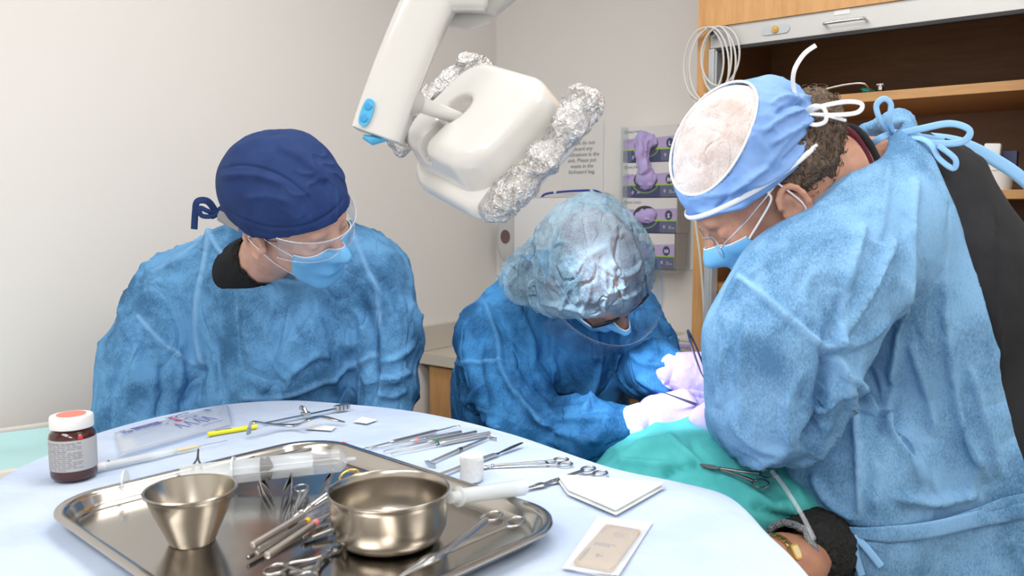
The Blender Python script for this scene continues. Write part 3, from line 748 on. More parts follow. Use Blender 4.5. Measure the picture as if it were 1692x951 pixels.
for i in range(4):
    z1 = ztop - i * bh; z0 = z1 - bh + .002; so = -.006 if i == 3 else 0
    lab = ['white and lavender glove box marked L, topmost in the wall rack', 'white and lavender glove box marked M, second in the wall rack', 'white and lavender glove box marked S, third in the wall rack', 'white and lavender glove box marked XS, lowest in the wall rack'][i]
    t = thing('glove_box', lab, 'box', Rm((gs0 + gs1) / 2 + so, .05, z0), RANG, 'glove boxes in the wall rack')
    b = MB(); rbox(b, gs0 + so, gs1 + so, .006, .095, z0, z1 - .001, .0008)
    build('carton', b, M['cardw'], t, world=True, smooth=False)
    b = MB(); rbox(b, gs1 + so, gs1 + so + .0006, .008, .093, z0 + .002, z1 - .003); build('side_print', b, M['card'], t, world=True, smooth=False)
    fm = face_M(gs0 + so, .0951, z0); H = z1 - z0
    b = MB(); b.prism([(0, H * .36), (gw, H * .36), (gw, H * .70), (0, H * .62)], 0, .0003, M=fm); build('lavender_band', b, M['lav'], t, world=True, smooth=False)
    b = MB(); b.prism([(0, 0), (gw, 0), (gw, H * .33), (0, H * .33)], 0, .0004, M=fm); b.cur = 1; b.prism([(gw * .16, 0), (gw * .7, 0), (gw * .7, H * .33), (gw * .16, H * .33)], .0004, .0006, M=fm)
    build('navy_band', b, [M['navyl'], M['navy']], t, world=True, smooth=False)
    b = MB(); b.prism([(0, H * .33), (gw, H * .33), (gw, H * .365), (0, H * .365)], 0, .0007, M=fm)
    b.tube([fm @ Vector((x, y, .0006)) for x, y in ov(gw * .43, H * .42, gw * .235, H * .30, 30, math.pi, 2 * math.pi)], .0012, 6)
    build('green_line', b, M['green'], t, world=True, smooth=False)
    halyard(fm, gw * .03, H * .83, .011, t)
    text('type_text', 'LAVENDER\nNITRILE', .008, fm @ Matrix.Translation((gw * .02, H * .62, .0005)), M['glovep'], t, line=.9)
    b = MB(); b.prism(ov(gw * .43, H * .50, gw * .22, H * .27), -.001, .0008, M=fm); op = build('opening', b, M['ink'], t, world=True, smooth=False)
    b = MB(); b.prism(ov(gw * .86, H * .50, gw * .065, H * .14), 0, .0008, M=fm); sd = build('size_disc', b, M['navy'], t, world=True, smooth=False)
    text('size_text', letters[i], .019 if i < 3 else .013, fm @ Matrix.Translation((gw * .86, H * (.43 if i < 3 else .455), .001)), M['white'], t, 'CENTER', bold=.0006)
    text('count_text', '100\nGLOVES', .006, fm @ Matrix.Translation((gw * .86, H * .16, .0007)), M['white'], t, 'LEFT', line=.9)
    b = MB(); b.prism(ov(gw * .78, H * .17, gw * .02, H * .05, 12), 0, .0007, M=fm); build('dot_print', b, M['lav'], t, world=True, smooth=False); b = MB(); b.prism([(gw*.18,H*.06),(gw*.22,H*.14),(gw*.2,H*.2),(gw*.17,H*.14)],0,.0009,M=fm); build('leaf_print', b, M['lav'], t, world=True, smooth=False); b = MB(); b.prism([(gw*.27,H*.10),(gw*.33,H*.12),(gw*.30,H*.18)],0,.0009,M=fm); build('leaf_print', b, M['lav'], t, world=True, smooth=False)
    # glove showing in the opening
    s = Sdf(); c0 = np.array(fm @ Vector((gw * .43, H * .48, -.002)))
    ex, ey, ez = np.array([D1[0], D1[1], 0]), np.array([0, 0, 1.]), np.array([-D2[0], -D2[1], 0])
    R = np.stack([ex, ey, ez], 1)
    if i == 0:
        s.ell(c0 + ey * .012, (gw * .2, H * .22, .012), R); s.cap(c0 + ey * .02 - ex * .01 + ez * .006, .018, c0 - ey * .03 - ex * .012 + ez * .014, .016, .02)
        s.cap(c0 - ey * .03 - ex * .01 + ez * .014, .016, c0 - ey * .085 + ex * .004 + ez * .012, .02, .02)
    elif i == 1: s.ell(c0 + ex * .004, (gw * .17, H * .24, .02), R); s.ell(c0 + ex * .0 + ey * .02, (gw * .12, H * .18, .018), R)
    elif i == 2: s.ell(c0 - ey * .004, (gw * .17, H * .17, .010), R); s.cap(c0 - ex * .01, .008, c0 + ex * .03 + ey * .01, .008)
    else: s.ell(c0 - ey * .006, (gw * .16, H * .25, .012), R)
    V, F = mesh_sdf(s, c0 - .1, c0 + .1, .0035)
    Nn = vnormals(V, F); V = V + Nn * (ridge(V * np.array([60, 60, 25.]), 1.2) * .005)[:, None]
    build('glove', (V, F), M['glove'] if i < 3 else M['glovep'], t, world=True)

# soap dispenser at the corner
def placed(px0, py0, px1, py1, tt): return wall_rect(px0, py0, px1, py1, tt)
s0, s1, z0, z1 = placed(822, 350, 862, 432, .06)
t = thing('soap_dispenser', 'grey wall soap dispenser at the room corner', 'dispenser', Rm((s0 + s1) / 2, .03, z0), RANG)
b = MB(); G = []
for k in range(13):
    u = k / 12; z = z0 + (z1 - z0) * u; w = (s1 - s0) / 2 * (1 - .55 * abs(2 * u - 1) ** 3.5)
    row = []
    for j in range(24):
        a = 2 * math.pi * j / 24; cx = math.copysign(abs(math.cos(a)) ** .6, math.cos(a)) * w; cy = .045 + math.copysign(abs(math.sin(a)) ** .6, math.sin(a)) * .04 * (1 - .3 * abs(2 * u - 1) ** 3)
        row.append(Rm((s0 + s1) / 2 + cx, cy, z))
    G.append(row)
b.grid(G, closed_u=True); b.f.append(tuple(range(24))); b.m.append(0); b.f.append(tuple(12 * 24 + k for k in range(24))); b.m.append(0)
build('housing', b, mat('dispenser_grey', (.60, .60, .61), .35), t, world=True)
fm = face_M((s0 + s1) / 2, .0855, z0 + (z1 - z0) * .8)
text('brand_text', 'EPIC', .022, fm @ Matrix.Translation((-.035, 0, .0005)), M['inkl'], t)
b = MB(); b.prism(ov(0, -.055, .022, .026), 0, .001, M=fm); build('window', b, mat('brown_window', (.16, .10, .09), .3), t, world=True, smooth=False)

# white panel with blue tubing behind it
s0, s1, z0, z1 = placed(848, 326, 944, 440, .11)
t = thing('white_wall_box', 'white square-fronted box on the wall behind the bouffant cap', 'box', Rm((s0 + s1) / 2, .06, z0), RANG)
b = MB(); rbox(b, s0, s1, .002, .106, z0, z1, .008); build('box_body', b, M['greyp'], t, world=True)
b = MB(); rbox(b, s0 + .003, s1 - .003, .104, .11, z0 + .003, z1 - .003, .003); build('front_panel', b, M['whiteg'], t, world=True)
sm, _ = st_of(on_plane(888, 380, .11)); zm = on_plane(888, 380, .11)[2]
b = MB(); rbox(b, sm - .008, sm + .008, .11, .1106, zm - .012, zm + .007); build('maroon_mark', b, M['maroon'], t, world=True, smooth=False)
s0, s1, z0, z1 = placed(905, 319, 1000, 420, .06)
t = thing('blood_pressure_unit', 'pale grey wall unit with dark blue tubing looped over its top', 'device', Rm((s0 + s1) / 2, .03, z0), RANG)
b = MB(); sA = st_of(on_plane(946, 330, .11))[0] + .004; rbox(b, sA, s1, .002, .055, z0, z1, .02); build('unit_body', b, M['greyp'], t, world=True)
b = MB(); q = lambda px, py, tt: on_plane(px, py, tt)
b.tube(spline([q(893, 331, .075), q(900, 321, .075), q(925, 317, .075), q(955, 315, .075), q(982, 315, .075), q(996, 322, .075), q(1002, 335, .075), q(1002, 360, .075)], 8), .0042, 10); build('blue_tubing', b, M['bluecord'], t, world=True)
b = MB()
for px, py in ((918, 318), (978, 315)): b.tube([q(px - 2, py, .075), q(px + 2, py, .075)], .0052, 10)
build('tube_clip', b, M['white'], t, world=True)

# two lavender glove boxes stacked on the worktop, pink item
sL = st_of(on_plane(1092, 540, .30))[0]
def counter_box(s0, z0, tt1, lab, rz):
    w, d, h = .098, .2, .066
    m0 = Matrix.Translation(Vector(Rm(s0, tt1, z0))) @ Matrix.Rotation(RANG + rz, 4, 'Z')
    t = thing('glove_box', lab, 'box', M=m0, group='glove boxes stacked on the worktop')
    b = MB(); b.box((w / 2, d / 2, h / 2), (w, d, h), .0008); build('carton', b, M['cardw'], t, smooth=False)
    fm = Matrix(((1, 0, 0, 0), (0, 0, -1, 0), (0, 1, 0, 0), (0, 0, 0, 1)))
    b = MB(); b.prism([(0, 0), (w, 0), (w, h * .38), (0, h * .38)], 0, .0004, M=fm); build('navy_band', b, M['navy'], t, smooth=False)
    b = MB(); b.prism([(0, h * .38), (w, h * .38), (w, h * .43), (0, h * .43)], 0, .0006, M=fm); build('green_line', b, M['green'], t, smooth=False)
    b = MB(); b.prism([(0, h * .43), (w, h * .43), (w, h * .70), (0, h * .70)], 0, .0003, M=fm); build('lavender_band', b, M['lav'], t, smooth=False)
    text('type_text', 'LAVENDER NITRILE', .0082, fm @ Matrix.Translation((.003, h * .50, .0005)), M['glovep'], t, world=False, bold=.0003)
    text('brand_text', 'HALYARD', .008, fm @ Matrix.Translation((.016, h * .79, .0005)), M['inkg'], t, world=False, spacing=1.1)
    b = MB(); b.tube([fm @ Vector((x, y, .0005)) for x, y in ov(.008, h * .84, .0045, .0045, 16)], .0014, 6, closed=True); build('brand_mark', b, M['dgreen'], t)
    b = MB(); b.prism(ov(.091, h * .56, .006, .012), 0, .0008, M=fm); build('size_disc', b, M['navy'], t, smooth=False)
    b = MB()
    for k in range(4): b.prism([(.01, h * (.08 + .07 * k)), (.01 + .05 + .01 * (k % 2), h * (.08 + .07 * k)), (.01 + .05 + .01 * (k % 2), h * (.08 + .07 * k) + .0015), (.01, h * (.08 + .07 * k) + .0015)], .0004, .0006, M=fm)
    build('small_print', b, M['card'], t, smooth=False)
s_a = CAB0 - .105
counter_box(s_a, CZ + .0005, .36, 'lower of two lavender glove boxes stacked on the worktop', 0)
counter_box(s_a - .001, CZ + .068, .356, 'upper of two lavender glove boxes stacked on the worktop', .03)
t = thing('pink_pouch', 'bright pink pouch beside the stacked glove boxes', 'pouch', Rm(s_a - .03, .28, CZ))
b = MB(); b.box(Rm(s_a - .035, .29, CZ + .042), (.05, .04, .084), .01, ROT3); build('pouch_body', b, M['hotpink'], t, world=True)
# ------------------------------------------------------------------ dental operating lamp
O = P(796, 208, 1.06)
la = np.array([.46, .603, -.66]); la /= np.linalg.norm(la)
lh = np.array([-.68, -.25, -.70]); lh -= la * (lh @ la); lh /= np.linalg.norm(lh); lw = np.cross(lh, la)
LR = np.stack([lh, lw, la], 1)
LM = Matrix([[*LR[i], O[i]] for i in range(3)] + [[0, 0, 0, 1]])      # lamp axes: along the handles, across, along the beam
def lbuild(name, mb, m, parent, **k):
    if isinstance(mb, MB): mb.v = [tuple(LM @ Vector(q)) for q in mb.v]
    else: mb = (np.asarray(mb[0]) @ LR.T + O, mb[1])
    return build(name, mb, m, parent, world=True, **k)
lamp = thing('operating_lamp', 'white overhead dental lamp with foil-wrapped handles on a jointed arm', 'lamp', O)
def rbx(X, c, hx, hy, hz, r, rx=None):
    q = np.abs(X - c) - np.array([hx, hy, hz]) + r; return np.linalg.norm(np.maximum(q, 0), axis=1) + np.minimum(q.max(1), 0) - r
def sbox(X, c, hx, hy, hz, rc, re):
    # slab: corners rounded rc in plan, edges rounded re
    Y = np.abs(X - c); qx = Y[:, 0] - hx + rc; qy = Y[:, 1] - hy + rc
    d2 = np.hypot(np.maximum(qx, 0), np.maximum(qy, 0)) + np.minimum(np.maximum(qx, qy), 0) - rc
    e = np.stack([d2 + re, Y[:, 2] - hz + re], 1); return np.linalg.norm(np.maximum(e, 0), axis=1) + np.minimum(e.max(1), 0) - re
def back_shell(X):
    t = np.clip((X[:, 2] + .035) / .05, 0, 1)                    # flares towards the front
    Y = X.copy(); k = .93 + .07 * t; Y[:, 0] /= k; Y[:, 1] /= k
    d = sbox(Y, np.array([0, 0, .0]), .083, .092, .034, .045, .018)
    gx = np.where(X[:, 0] > .012, 0, X[:, 0] - .012)                                              # yoke groove from the middle out to +h
    g = np.hypot(gx, X[:, 1] + .020) - .0085; g = np.maximum(g, X[:, 2] + .004)
    bowl = np.linalg.norm((X - np.array([.010, -.020, -.030])) / np.array([1.25, 1, .9]), axis=1) - .021
    g = np.minimum(g, bowl); return np.maximum(d, -g)
V, F = mesh_sdf(back_shell, (-.1, -.1, -.045), (.1, .1, .045), .0026); V = relax(V, F, 2)
lbuild('back_housing', (V, F), M['lampw'], lamp, auto=0)
def front_shell(X):
    d = sbox(X, np.array([.006, .008, .036]), .094, .106, .020, .055, .018)
    return d
V, F = mesh_sdf(front_shell, (-.12, -.13, .005), (.13, .14, .07), .0035); V = relax(V, F, 2)
lbuild('front_housing', (V, F), M['lampw'], lamp, auto=0)
b = MB(); b.prism([(.006 + .085 * math.copysign(abs(math.cos(a)) ** .6, math.cos(a)), .008 + .09 * math.copysign(abs(math.sin(a)) ** .6, math.sin(a))) for a in [2 * math.pi * i / 40 for i in range(40)]], .0555, .0585)
lbuild('light_lens', b, mat('lit_lens', (.9, .93, 1), .2, emit=(.85, .92, 1), estr=8), lamp, smooth=False)
b = MB(); b.lathe([(.0, -.014), (.013, -.014), (.015, -.010), (.015, .002), (0, .002)], c=(.012, -.020, -.006), seg=24); lbuild('joint_socket', b, M['lampg'], lamp)
def foil_handle(side):
    s = Sdf(); w = side * .115
    if side > 0:
        pts = [((-.088, .090, .018), .012), ((-.084, .106, .012), .017), ((-.050, .116, .012), .0135), ((0, .118, .018), .013), ((.04, .113, .024), .0145), ((.068, .102, .030), .0155), ((.084, .088, .036), .010)]
    else:
        pts = [((-.085, -.098, .0), .010), ((-.078, -.112, -.012), .011), ((0, -.117, -.016), .012), ((.065, -.112, -.012), .012), ((.080, -.098, .0), .010)]
    s.chain([(np.array(p), r) for p, r in pts], .02)
    V, F = mesh_sdf(s, (-.14, w - .07, -.05), (.14, w + .07, .08), .0021)
    Nn = vnormals(V, F); V = V + Nn * ((ridge(V * 40, 1.0) * .005) + (vnoise(V * 110) - .5) * .003 + (vnoise(V * 30 + 5) - .5) * .003)[:, None]
    lbuild('foil_wrapped_handle', (V, F), M['foil'], lamp, auto=0)
foil_handle(1); foil_handle(-1)
# yoke stem
jt = np.array(LM @ Vector((.012, -.020, -.018))); e0 = P(682, 168, 1.015)
b = MB(); b.tube([e0, e0 + (jt - e0) * .98], [.0105, .0085], 20); build('yoke_stem', b, M['lampw'], lamp, world=True)
b = MB(); ax = (jt - e0) / np.linalg.norm(jt - e0); b.tube([e0 - ax * .03, e0 - ax * .012, e0 + ax * .0, e0 + ax * .008], [.0165, .018, .018, .014], 24); build('swivel_collar', b, M['lampg'], lamp, world=True)
# jointed arm
def armc(dx=0, dy=0, dY=0):
    return [P(622 + dx, 222 + dy, 1.0 + dY), P(636 + dx, 180 + dy, 1.0 + dY), P(662 + dx, 110 + dy, 1.0 + dY), P(689 + dx, 45 + dy, 1.0 + dY), P(706 + dx, 8 + dy, 1.0 + dY), P(724 + dx, -18 + dy, 1.0 + dY), P(752 + dx, -26 + dy, 1.0 + dY), P(800 + dx, -26 + dy, 1.0 + dY)]
pts = spline(armc(), 6)
b = MB(); b.tube([pts[0] + (pts[0] - pts[1]) * .5] + pts + [pts[-1] + (pts[-1] - pts[-2]) * 1.2], [.026] + [.0305] * len(pts) + [.024], 28, flat=(1, .58), up=(0, 1, 0), power=3.0)
arm = build('lamp_arm', b, M['lampw'], lamp, world=True)
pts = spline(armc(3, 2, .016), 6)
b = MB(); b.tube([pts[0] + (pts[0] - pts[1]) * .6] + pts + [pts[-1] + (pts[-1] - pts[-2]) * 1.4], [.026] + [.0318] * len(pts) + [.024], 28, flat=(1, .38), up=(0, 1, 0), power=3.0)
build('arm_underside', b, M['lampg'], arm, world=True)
fa = frame(P(606, 186, .9815), P(597, 208, .9815) - P(612, 165, .9815), (1, -.0, .38))
b = MB(); b.prism([(.0165 * math.copysign(abs(math.cos(a)) ** .7, math.cos(a)), .0068 * math.copysign(abs(math.sin(a)) ** .7, math.sin(a))) for a in [2 * math.pi * i / 32 for i in range(32)]], -.003, .003, M=fa)
pad = build('cyan_button_pad', b, M['cyan'], arm, world=True)
for dx in (-.0075, .0075):
    b = MB(); b.lathe([(0, .0045), (.0035, .0045), (.005, .003), (.005, 0)][::-1], M=fa @ Matrix.Translation((dx, 0, 0)), seg=20); build('button', b, M['cyand'], pad, world=True)
    b = MB(); b.lathe([(0, -.0045), (.0035, -.0045), (.005, -.003), (.005, 0)], M=fa @ Matrix.Translation((dx, 0, 0)), seg=20); build('button', b, M['cyand'], pad, world=True)
b = MB(); q = P(616, 229, 1.002); b.tube([P(601, 226, 1.0), P(616, 232, 1.0), P(640, 229, 1.0)], [.006, .013, .006], 16, flat=(1, .45), up=(0, 0, 1)); build('cyan_end_button', b, M['cyan'], arm, world=True)
# second arm, up to the ceiling
e1 = P(815, -26, 1.0)
b = MB(); b.tube([e1 + np.array([-.045, .03, -.012]), e1 + np.array([0, .03, -.012]), e1 + np.array([.02, .03, 0])], [.018, .022, .016], 24, flat=(1, .8), power=3); b.tube([P(738, 30, 1.035), P(770, 31, 1.035), P(808, 26, 1.035)], [.010, .013, .010], 20, flat=(1, .7), up=(0, 1, 0)); build('elbow_cover', b, M['lampg'], lamp, world=True)
b = MB(); up_ = e1 + np.array([0, .02, 0]); b.tube(spline([up_, up_ + np.array([.01, 0, .05]), up_ + np.array([.03, 0, .3]), np.array([up_[0] + .05, up_[1], RH - .06])], 8), .028, 24); b.tube([(up_[0] + .05, up_[1], RH - .08), (up_[0] + .05, up_[1], RH - .002)], .07, 32); build('ceiling_arm', b, M['lampw'], lamp, world=True)
sp = bpy.data.lights.new('lamp_beam', 'SPOT'); sp.energy = 20; sp.color = (.86, .92, 1); sp.spot_size = math.radians(30); sp.spot_blend = .5; sp.shadow_soft_size = .05
so = bpy.data.objects.new('lamp_beam', sp); COL.objects.link(so)
mm = frame(O + la * .075, lh, np.cross(-la, lh)); so.matrix_world = mm
# ------------------------------------------------------------------ instrument table under its drape
TZ = 1.012
edge_px = [(740, 690), (850, 719), (1000, 770), (1120, 796), (1200, 820), (1262, 880)]
far_px = [(160, 716), (270, 686), (380, 667), (480, 661), (570, 667), (660, 676)]
bd = [T(x, y, TZ) for x, y in far_px + edge_px]
bd += [np.array([.295, .80, TZ]), np.array([.285, .6, TZ]), np.array([.2, .44, TZ]), np.array([-.2, .38, TZ]), np.array([-.55, .42, TZ]), np.array([-.65, .6, TZ]), np.array([-.64, .85, TZ]), np.array([-.70, 1.10, TZ]), T(95, 745, TZ)]
bd = spline(bd, 10, closed=True)
bd = np.array(bd); per = np.concatenate([[0], np.cumsum(np.linalg.norm(np.diff(np.vstack([bd, bd[:1]]), axis=0), axis=1))]); NA = 300
bb_ = np.vstack([bd, bd[:1]]); u = np.linspace(0, per[-1], NA, endpoint=False)
edge = np.stack([np.interp(u, per, bb_[:, i]) for i in range(3)], 1)
cen = np.array([-.22, .95, TZ])
rows = []
for k in range(1, 90):
    f = k / 89; rows.append(cen + (edge - cen) * f)
outn = edge - cen; outn[:, 2] = 0; tang = np.roll(edge, -1, 0) - np.roll(edge, 1, 0); on = np.stack([tang[:, 1], -tang[:, 0], 0 * tang[:, 0]], 1); on /= np.linalg.norm(on, axis=1)[:, None]
on *= np.sign((on * outn).sum(1))[:, None]
ph = vnoise(np.stack([u * 6, 0 * u, 0 * u + 3], 1)) * 6
for dz in (.0015, .005, .010, .02, .035, .055, .08, .11, .15, .2, .26, .33, .4):
    s_ = min(1, dz / .010); r = math.sqrt(max(0, 1 - (1 - s_) ** 2)) * .009
    fold = (np.sin(u * 34 + ph) * .5 + .5) * min(1, dz / .2) * .030 + .03 * dz
    q = edge + on * (r + fold)[:, None]; q[:, 2] = TZ - dz - (0.004 * np.sin(u * 19)) * min(1, dz / .1); rows.append(q)
G = np.array(rows)
flatm = np.zeros(G.shape[:2]); flatm[:89] = 1
X = G.reshape(-1, 3)
# shallow wrinkles, only ever downwards from the resting plane
wr = vnoise(np.stack([X[:, 0] * 9, X[:, 1] * 9, 0 * X[:, 0]], 1)) * .0022 + ridge(np.stack([X[:, 0] * 5 + X[:, 1] * 3, X[:, 1] * 3 - X[:, 0], 0 * X[:, 0] + 2], 1), 1.3) * .0018
X[:, 2] -= np.where(flatm.ravel() > 0, wr, 0)
X[:NA * 88, 2] -= 0
mb = MB(); mb.grid(G, closed_u=True); n0 = len(mb.v); mb.v.append(tuple(cen - np.array([0, 0, .002])))
for j in range(NA): mb.f.append((n0, (j + 1) % NA, j)); mb.m.append(0)
tb = thing('instrument_table', 'round-cornered instrument table hidden under the pale blue drape', 'table', (cen[0], cen[1], 0))
ins = cen + (edge - cen) * .975
b = MB(); b.prism([(q[0], q[1]) for q in ins[::3]], TZ - .034, TZ - .0075); build('tabletop', b, M['white'], tb, world=True, smooth=False)
b = MB(); b.tube([(cen[0], cen[1], .05), (cen[0], cen[1], TZ - .034)], .035, 24); build('column', b, M['white'], tb, world=True)
b = MB(); b.box((cen[0], cen[1], .05), (.5, .06, .04), .01); b.box((cen[0], cen[1], .05), (.06, .5, .04), .01)
for dx, dy in ((.23, 0), (-.23, 0), (0, .23), (0, -.23)): b.lathe([(0, 0), (.02, 0), (.025, .015), (.02, .03), (0, .03)], c=(cen[0] + dx, cen[1] + dy, 0), seg=20)
build('base', b, M['greyp'], tb, world=True)
dr = build('surgical_drape', mb, M['drape']); tag(dr, 'pale blue paper drape spread over the instrument table, hanging at its edges', 'drape')

# ------------------------------------------------------------------ steel tray
tl = T(137, 838, TZ + .022); tf = T(493, 724, TZ + .022); tr_ = T(864, 848, TZ + .022)
e1_ = (tr_ - tf)[:2]; e1_ /= np.linalg.norm(e1_); e2_ = np.array([e1_[1], -e1_[0]])
if e2_ @ (tl - tf)[:2] < 0: e2_ = -e2_
e2_ = np.array([-e1_[1], e1_[0]]) * np.sign(np.array([-e1_[1], e1_[0]]) @ (tl - tf)[:2])
TL, TW, TC = .505, .400, None
cTr = (tl + tr_)[:2] / 2
cTr = cTr + e1_ * .000
TRM = Matrix.Translation((cTr[0], cTr[1], TZ + .0008)) @ Matrix.Rotation(math.atan2(e1_[1], e1_[0]), 4, 'Z')
tray = thing('steel_tray', 'large rectangular stainless steel instrument tray on the pale blue drape', 'tray', M=TRM)
def rrect(a, b_, r, n=12):
    o = []
    for cx, cy, a0 in ((a - r, b_ - r, 0), (-a + r, b_ - r, 90), (-a + r, -b_ + r, 180), (a - r, -b_ + r, 270)):
        for i in range(n + 1):
            t_ = math.radians(a0 + 90 * i / n); o.append((cx + r * math.cos(t_), cy + r * math.sin(t_)))
    return o
prof = [(-.030, .0015), (-.026, .0018), (-.021, .0040), (-.0175, .0095), (-.014, .0170), (-.012, .0205), (-.0095, .0222), (-.003, .0225), (-.0005, .0215), (.0, .0195), (-.001, .0180), (-.003, .0190), (-.0095, .0195), (-.0125, .017), (-.0155, .0095), (-.019, .0030), (-.026, .0), (-.03, 0)]
rows = []
for off, z in prof: rows.append([(x, y, z) for x, y in rrect(TL / 2 + off, TW / 2 + off, .075 + off)])
mb = MB(); mb.grid(rows, closed_u=True); n = len(rows[0]); mb.f.append(tuple(range(n))); mb.m.append(0); mb.f.append(tuple((len(rows) - 1) * n + i for i in range(n))[::-1]); mb.m.append(0)
build('tray_body', mb, M['tray'], tray, auto=60)
FZ = TZ + .0026        # tray floor

def bowl(name, label, c, prof, m):
    t = thing(name, label, 'bowl', c); b = MB(); b.lathe(prof, seg=96); build('bowl_body', b, m, t, auto=50); return t
# deep round bowl
R0 = .0655
cb = T(644, 893, FZ); 
bowl('steel_bowl', 'wide straight-sided stainless steel bowl on the right of the tray', (cb[0], cb[1], FZ + .0003),
     [(0, 0), (.040, 0), (.050, .002), (.058, .008), (.0625, .018), (.064, .032), (.0645, .050), (.066, .056), (.0668, .0572), (.0668, .0592), (.0655, .0597), (.0640, .0585), (.063, .050), (.0622, .032), (.0605, .019), (.056, .010), (.049, .0045), (.040, .0022), (0, .0022)], M['bowlsteel'])
cc = T(318, 893, FZ)
bowl('steel_gallipot', 'small tapered stainless steel cup at the left end of the tray', (cc[0], cc[1], FZ + .0003),
     [(0, .0015), (.020, .0015), (.0215, 0), (.024, .0), (.0255, .003), (.028, .010), (.038, .032), (.0455, .052), (.047, .0565), (.0495, .0575), (.0500, .0590), (.0490, .0602), (.0465, .0595), (.0442, .052), (.0365, .032), (.0265, .011), (.022, .006), (0, .005)], M['bowlsteel'])

# ------------------------------------------------------------------ instruments
Z3 = np.array([0, 0, 1.])
def IM(A, B, roll=0):
    x = np.array(B) - np.array(A); y = np.cross(Z3, x); m = frame(A, x, y); return m @ Matrix.Rotation(roll, 4, 'X'), float(np.linalg.norm(x))
def bent(b, pts, r, seg=12, **k): b.tube(pts, r, seg, **k); return b
def handle_tool(label, A, B, shank=.35, r=.0032, tip='hook', band=None, bandm=None, knurl=True, m='inst', m2=None, name='dental_curette', cat='dental instrument', group='dental hand instruments', dbl=False, hook=.006, sr=.0014, roll=0, octa=False):
    Mx, Ln = IM(A, B, roll); t = thing(name, label, cat, M=Mx, group=group)
    x0 = Ln * shank; x1 = Ln * (1 - shank * .8) if dbl else Ln
    b = MB(); seg = 8 if octa else 16
    pr = []; n = 40
    for i in range(n + 1):
        u = i / n; x = x0 + (x1 - x0) * u; e = min(u, 1 - u if dbl else 1); q = min(1, .45 + e * 6)
        if knurl and (.06 < u < .28 or .72 < u < .94): q *= 1 + .10 * ((i % 2) * 2 - 1)
        pr.append(((x, 0, 0), r * q))
    if not dbl: pr.append(((x1 + .001, 0, 0), r * .6))
    b.tube([p for p, _ in pr], [q for _, q in pr], seg); h = build('handle', b, M[m2 or m], t, auto=35)
    def shankf(xa, xb, sgn, nm='working_tip'):
        b = MB(); dx = xb - xa
        if tip == 'hook': pts = [(xa, 0, 0), (xa + dx * .5, 0, 0), (xa + dx * .8, .0015 * sgn, 0), (xb, 0, 0), (xb + .001 * np.sign(dx), hook * .5 * sgn, .001), (xb - .001, hook * sgn, 0)]
        elif tip == 'straight': pts = [(xa, 0, 0), (xa + dx * .5, 0, 0), (xa + dx * .8, 0, 0), (xb, 0, 0)]
        pts = spline(pts, 5); rr = [r * .45 + (sr * .45 - r * .45) * min(1, i / (len(pts) - 1) * 1.6) for i in range(len(pts))]
        b.tube(pts, rr, 10); build(nm, b, M[m], t)
    if tip != 'none':
        shankf(x0, 0, 1)
        if dbl: shankf(x1, Ln, 1)
    if band is not None:
        b = MB(); xb = Ln * band; rb = r * 1.12 if xb > x0 else r * .62; b.tube([(xb - .003, 0, 0), (xb - .0026, 0, 0), (xb + .0026, 0, 0), (xb + .003, 0, 0)], [rb * .9, rb, rb, rb * .9], 16); build('colour_band', b, M[bandm], t, label={'pinkb': 'pink ring', 'greenb': 'green ring', 'yellowb': 'yellow ring', 'instd': 'dark ring'}.get(bandm))
    return t
def ringed(label, A, B, name='hemostat', cat='forceps', openw=.010, rr=.0105, m='inst', ringm=None, group='ringed clamps and scissors', piv=.30, thick=.0022, roll=0, blade=False, tall=1.25, rings=(1, 1), jawgap=0.0):
    Mx, Ln = IM(A, B, roll); t = thing(name, label, cat, M=Mx, group=group)
    px_ = Ln * piv
    for s, k in ((1, 0), (-1, 1)):
        b = MB(); zz = .0012 * (1 if k == 0 else -1)
        y_end = s * openw
        path = spline([(0, -s * (.0005 + jawgap), 0), (px_ * .5, -s * (.0022 + jawgap * .5), 0), (px_, 0, zz), (px_ + (Ln - px_) * .35, s * openw * .42, zz * .6), (Ln - rr * 2.6, s * openw * .95, 0), (Ln - rr * 1.9 + .001, s * openw * 1.0, 0)], 6)
        n = len(path); rad = []
        for i in range(n):
            u = i / (n - 1); w = .4 + .6 * min(1, u / .2) if not blade else .35 + .9 * min(1, u / .28) * (1 if u < .3 else .8)
            rad.append(thick * w * (1.35 if .18 < u < .30 else 1))
        b.tube(path, rad, 12, flat=(1, .62), up=(0, 0, 1)); arm_ = build('arm', b, M[m], t)
        if rings[k]:
            b = MB(); cy = s * (openw + rr * .15); cx = Ln - rr * .8
            pts = [(cx + rr * tall * math.cos(a), cy + rr * .92 * math.sin(a) + 0, 0) for a in [2 * math.pi * i / 28 for i in range(28)]]
            b.tube(pts, .0016, 10, closed=True, up=(0, 0, 1)); build('finger_ring', b, M[ringm or m], arm_)
    b = MB(); b.lathe([(0, -.0028), (.0024, -.0028), (.0028, -.002), (.0028, .0022), (.002, .003), (0, .003)], c=(px_, 0, 0), seg=16); build('pivot_screw', b, M[m], t)
    if not blade:
        b = MB(); xr = px_ + (Ln - px_) * .72; b.box((xr, 0, 0), (.004, openw * 1.5, .0018), .0004); build('ratchet', b, M[m], t)
    return t
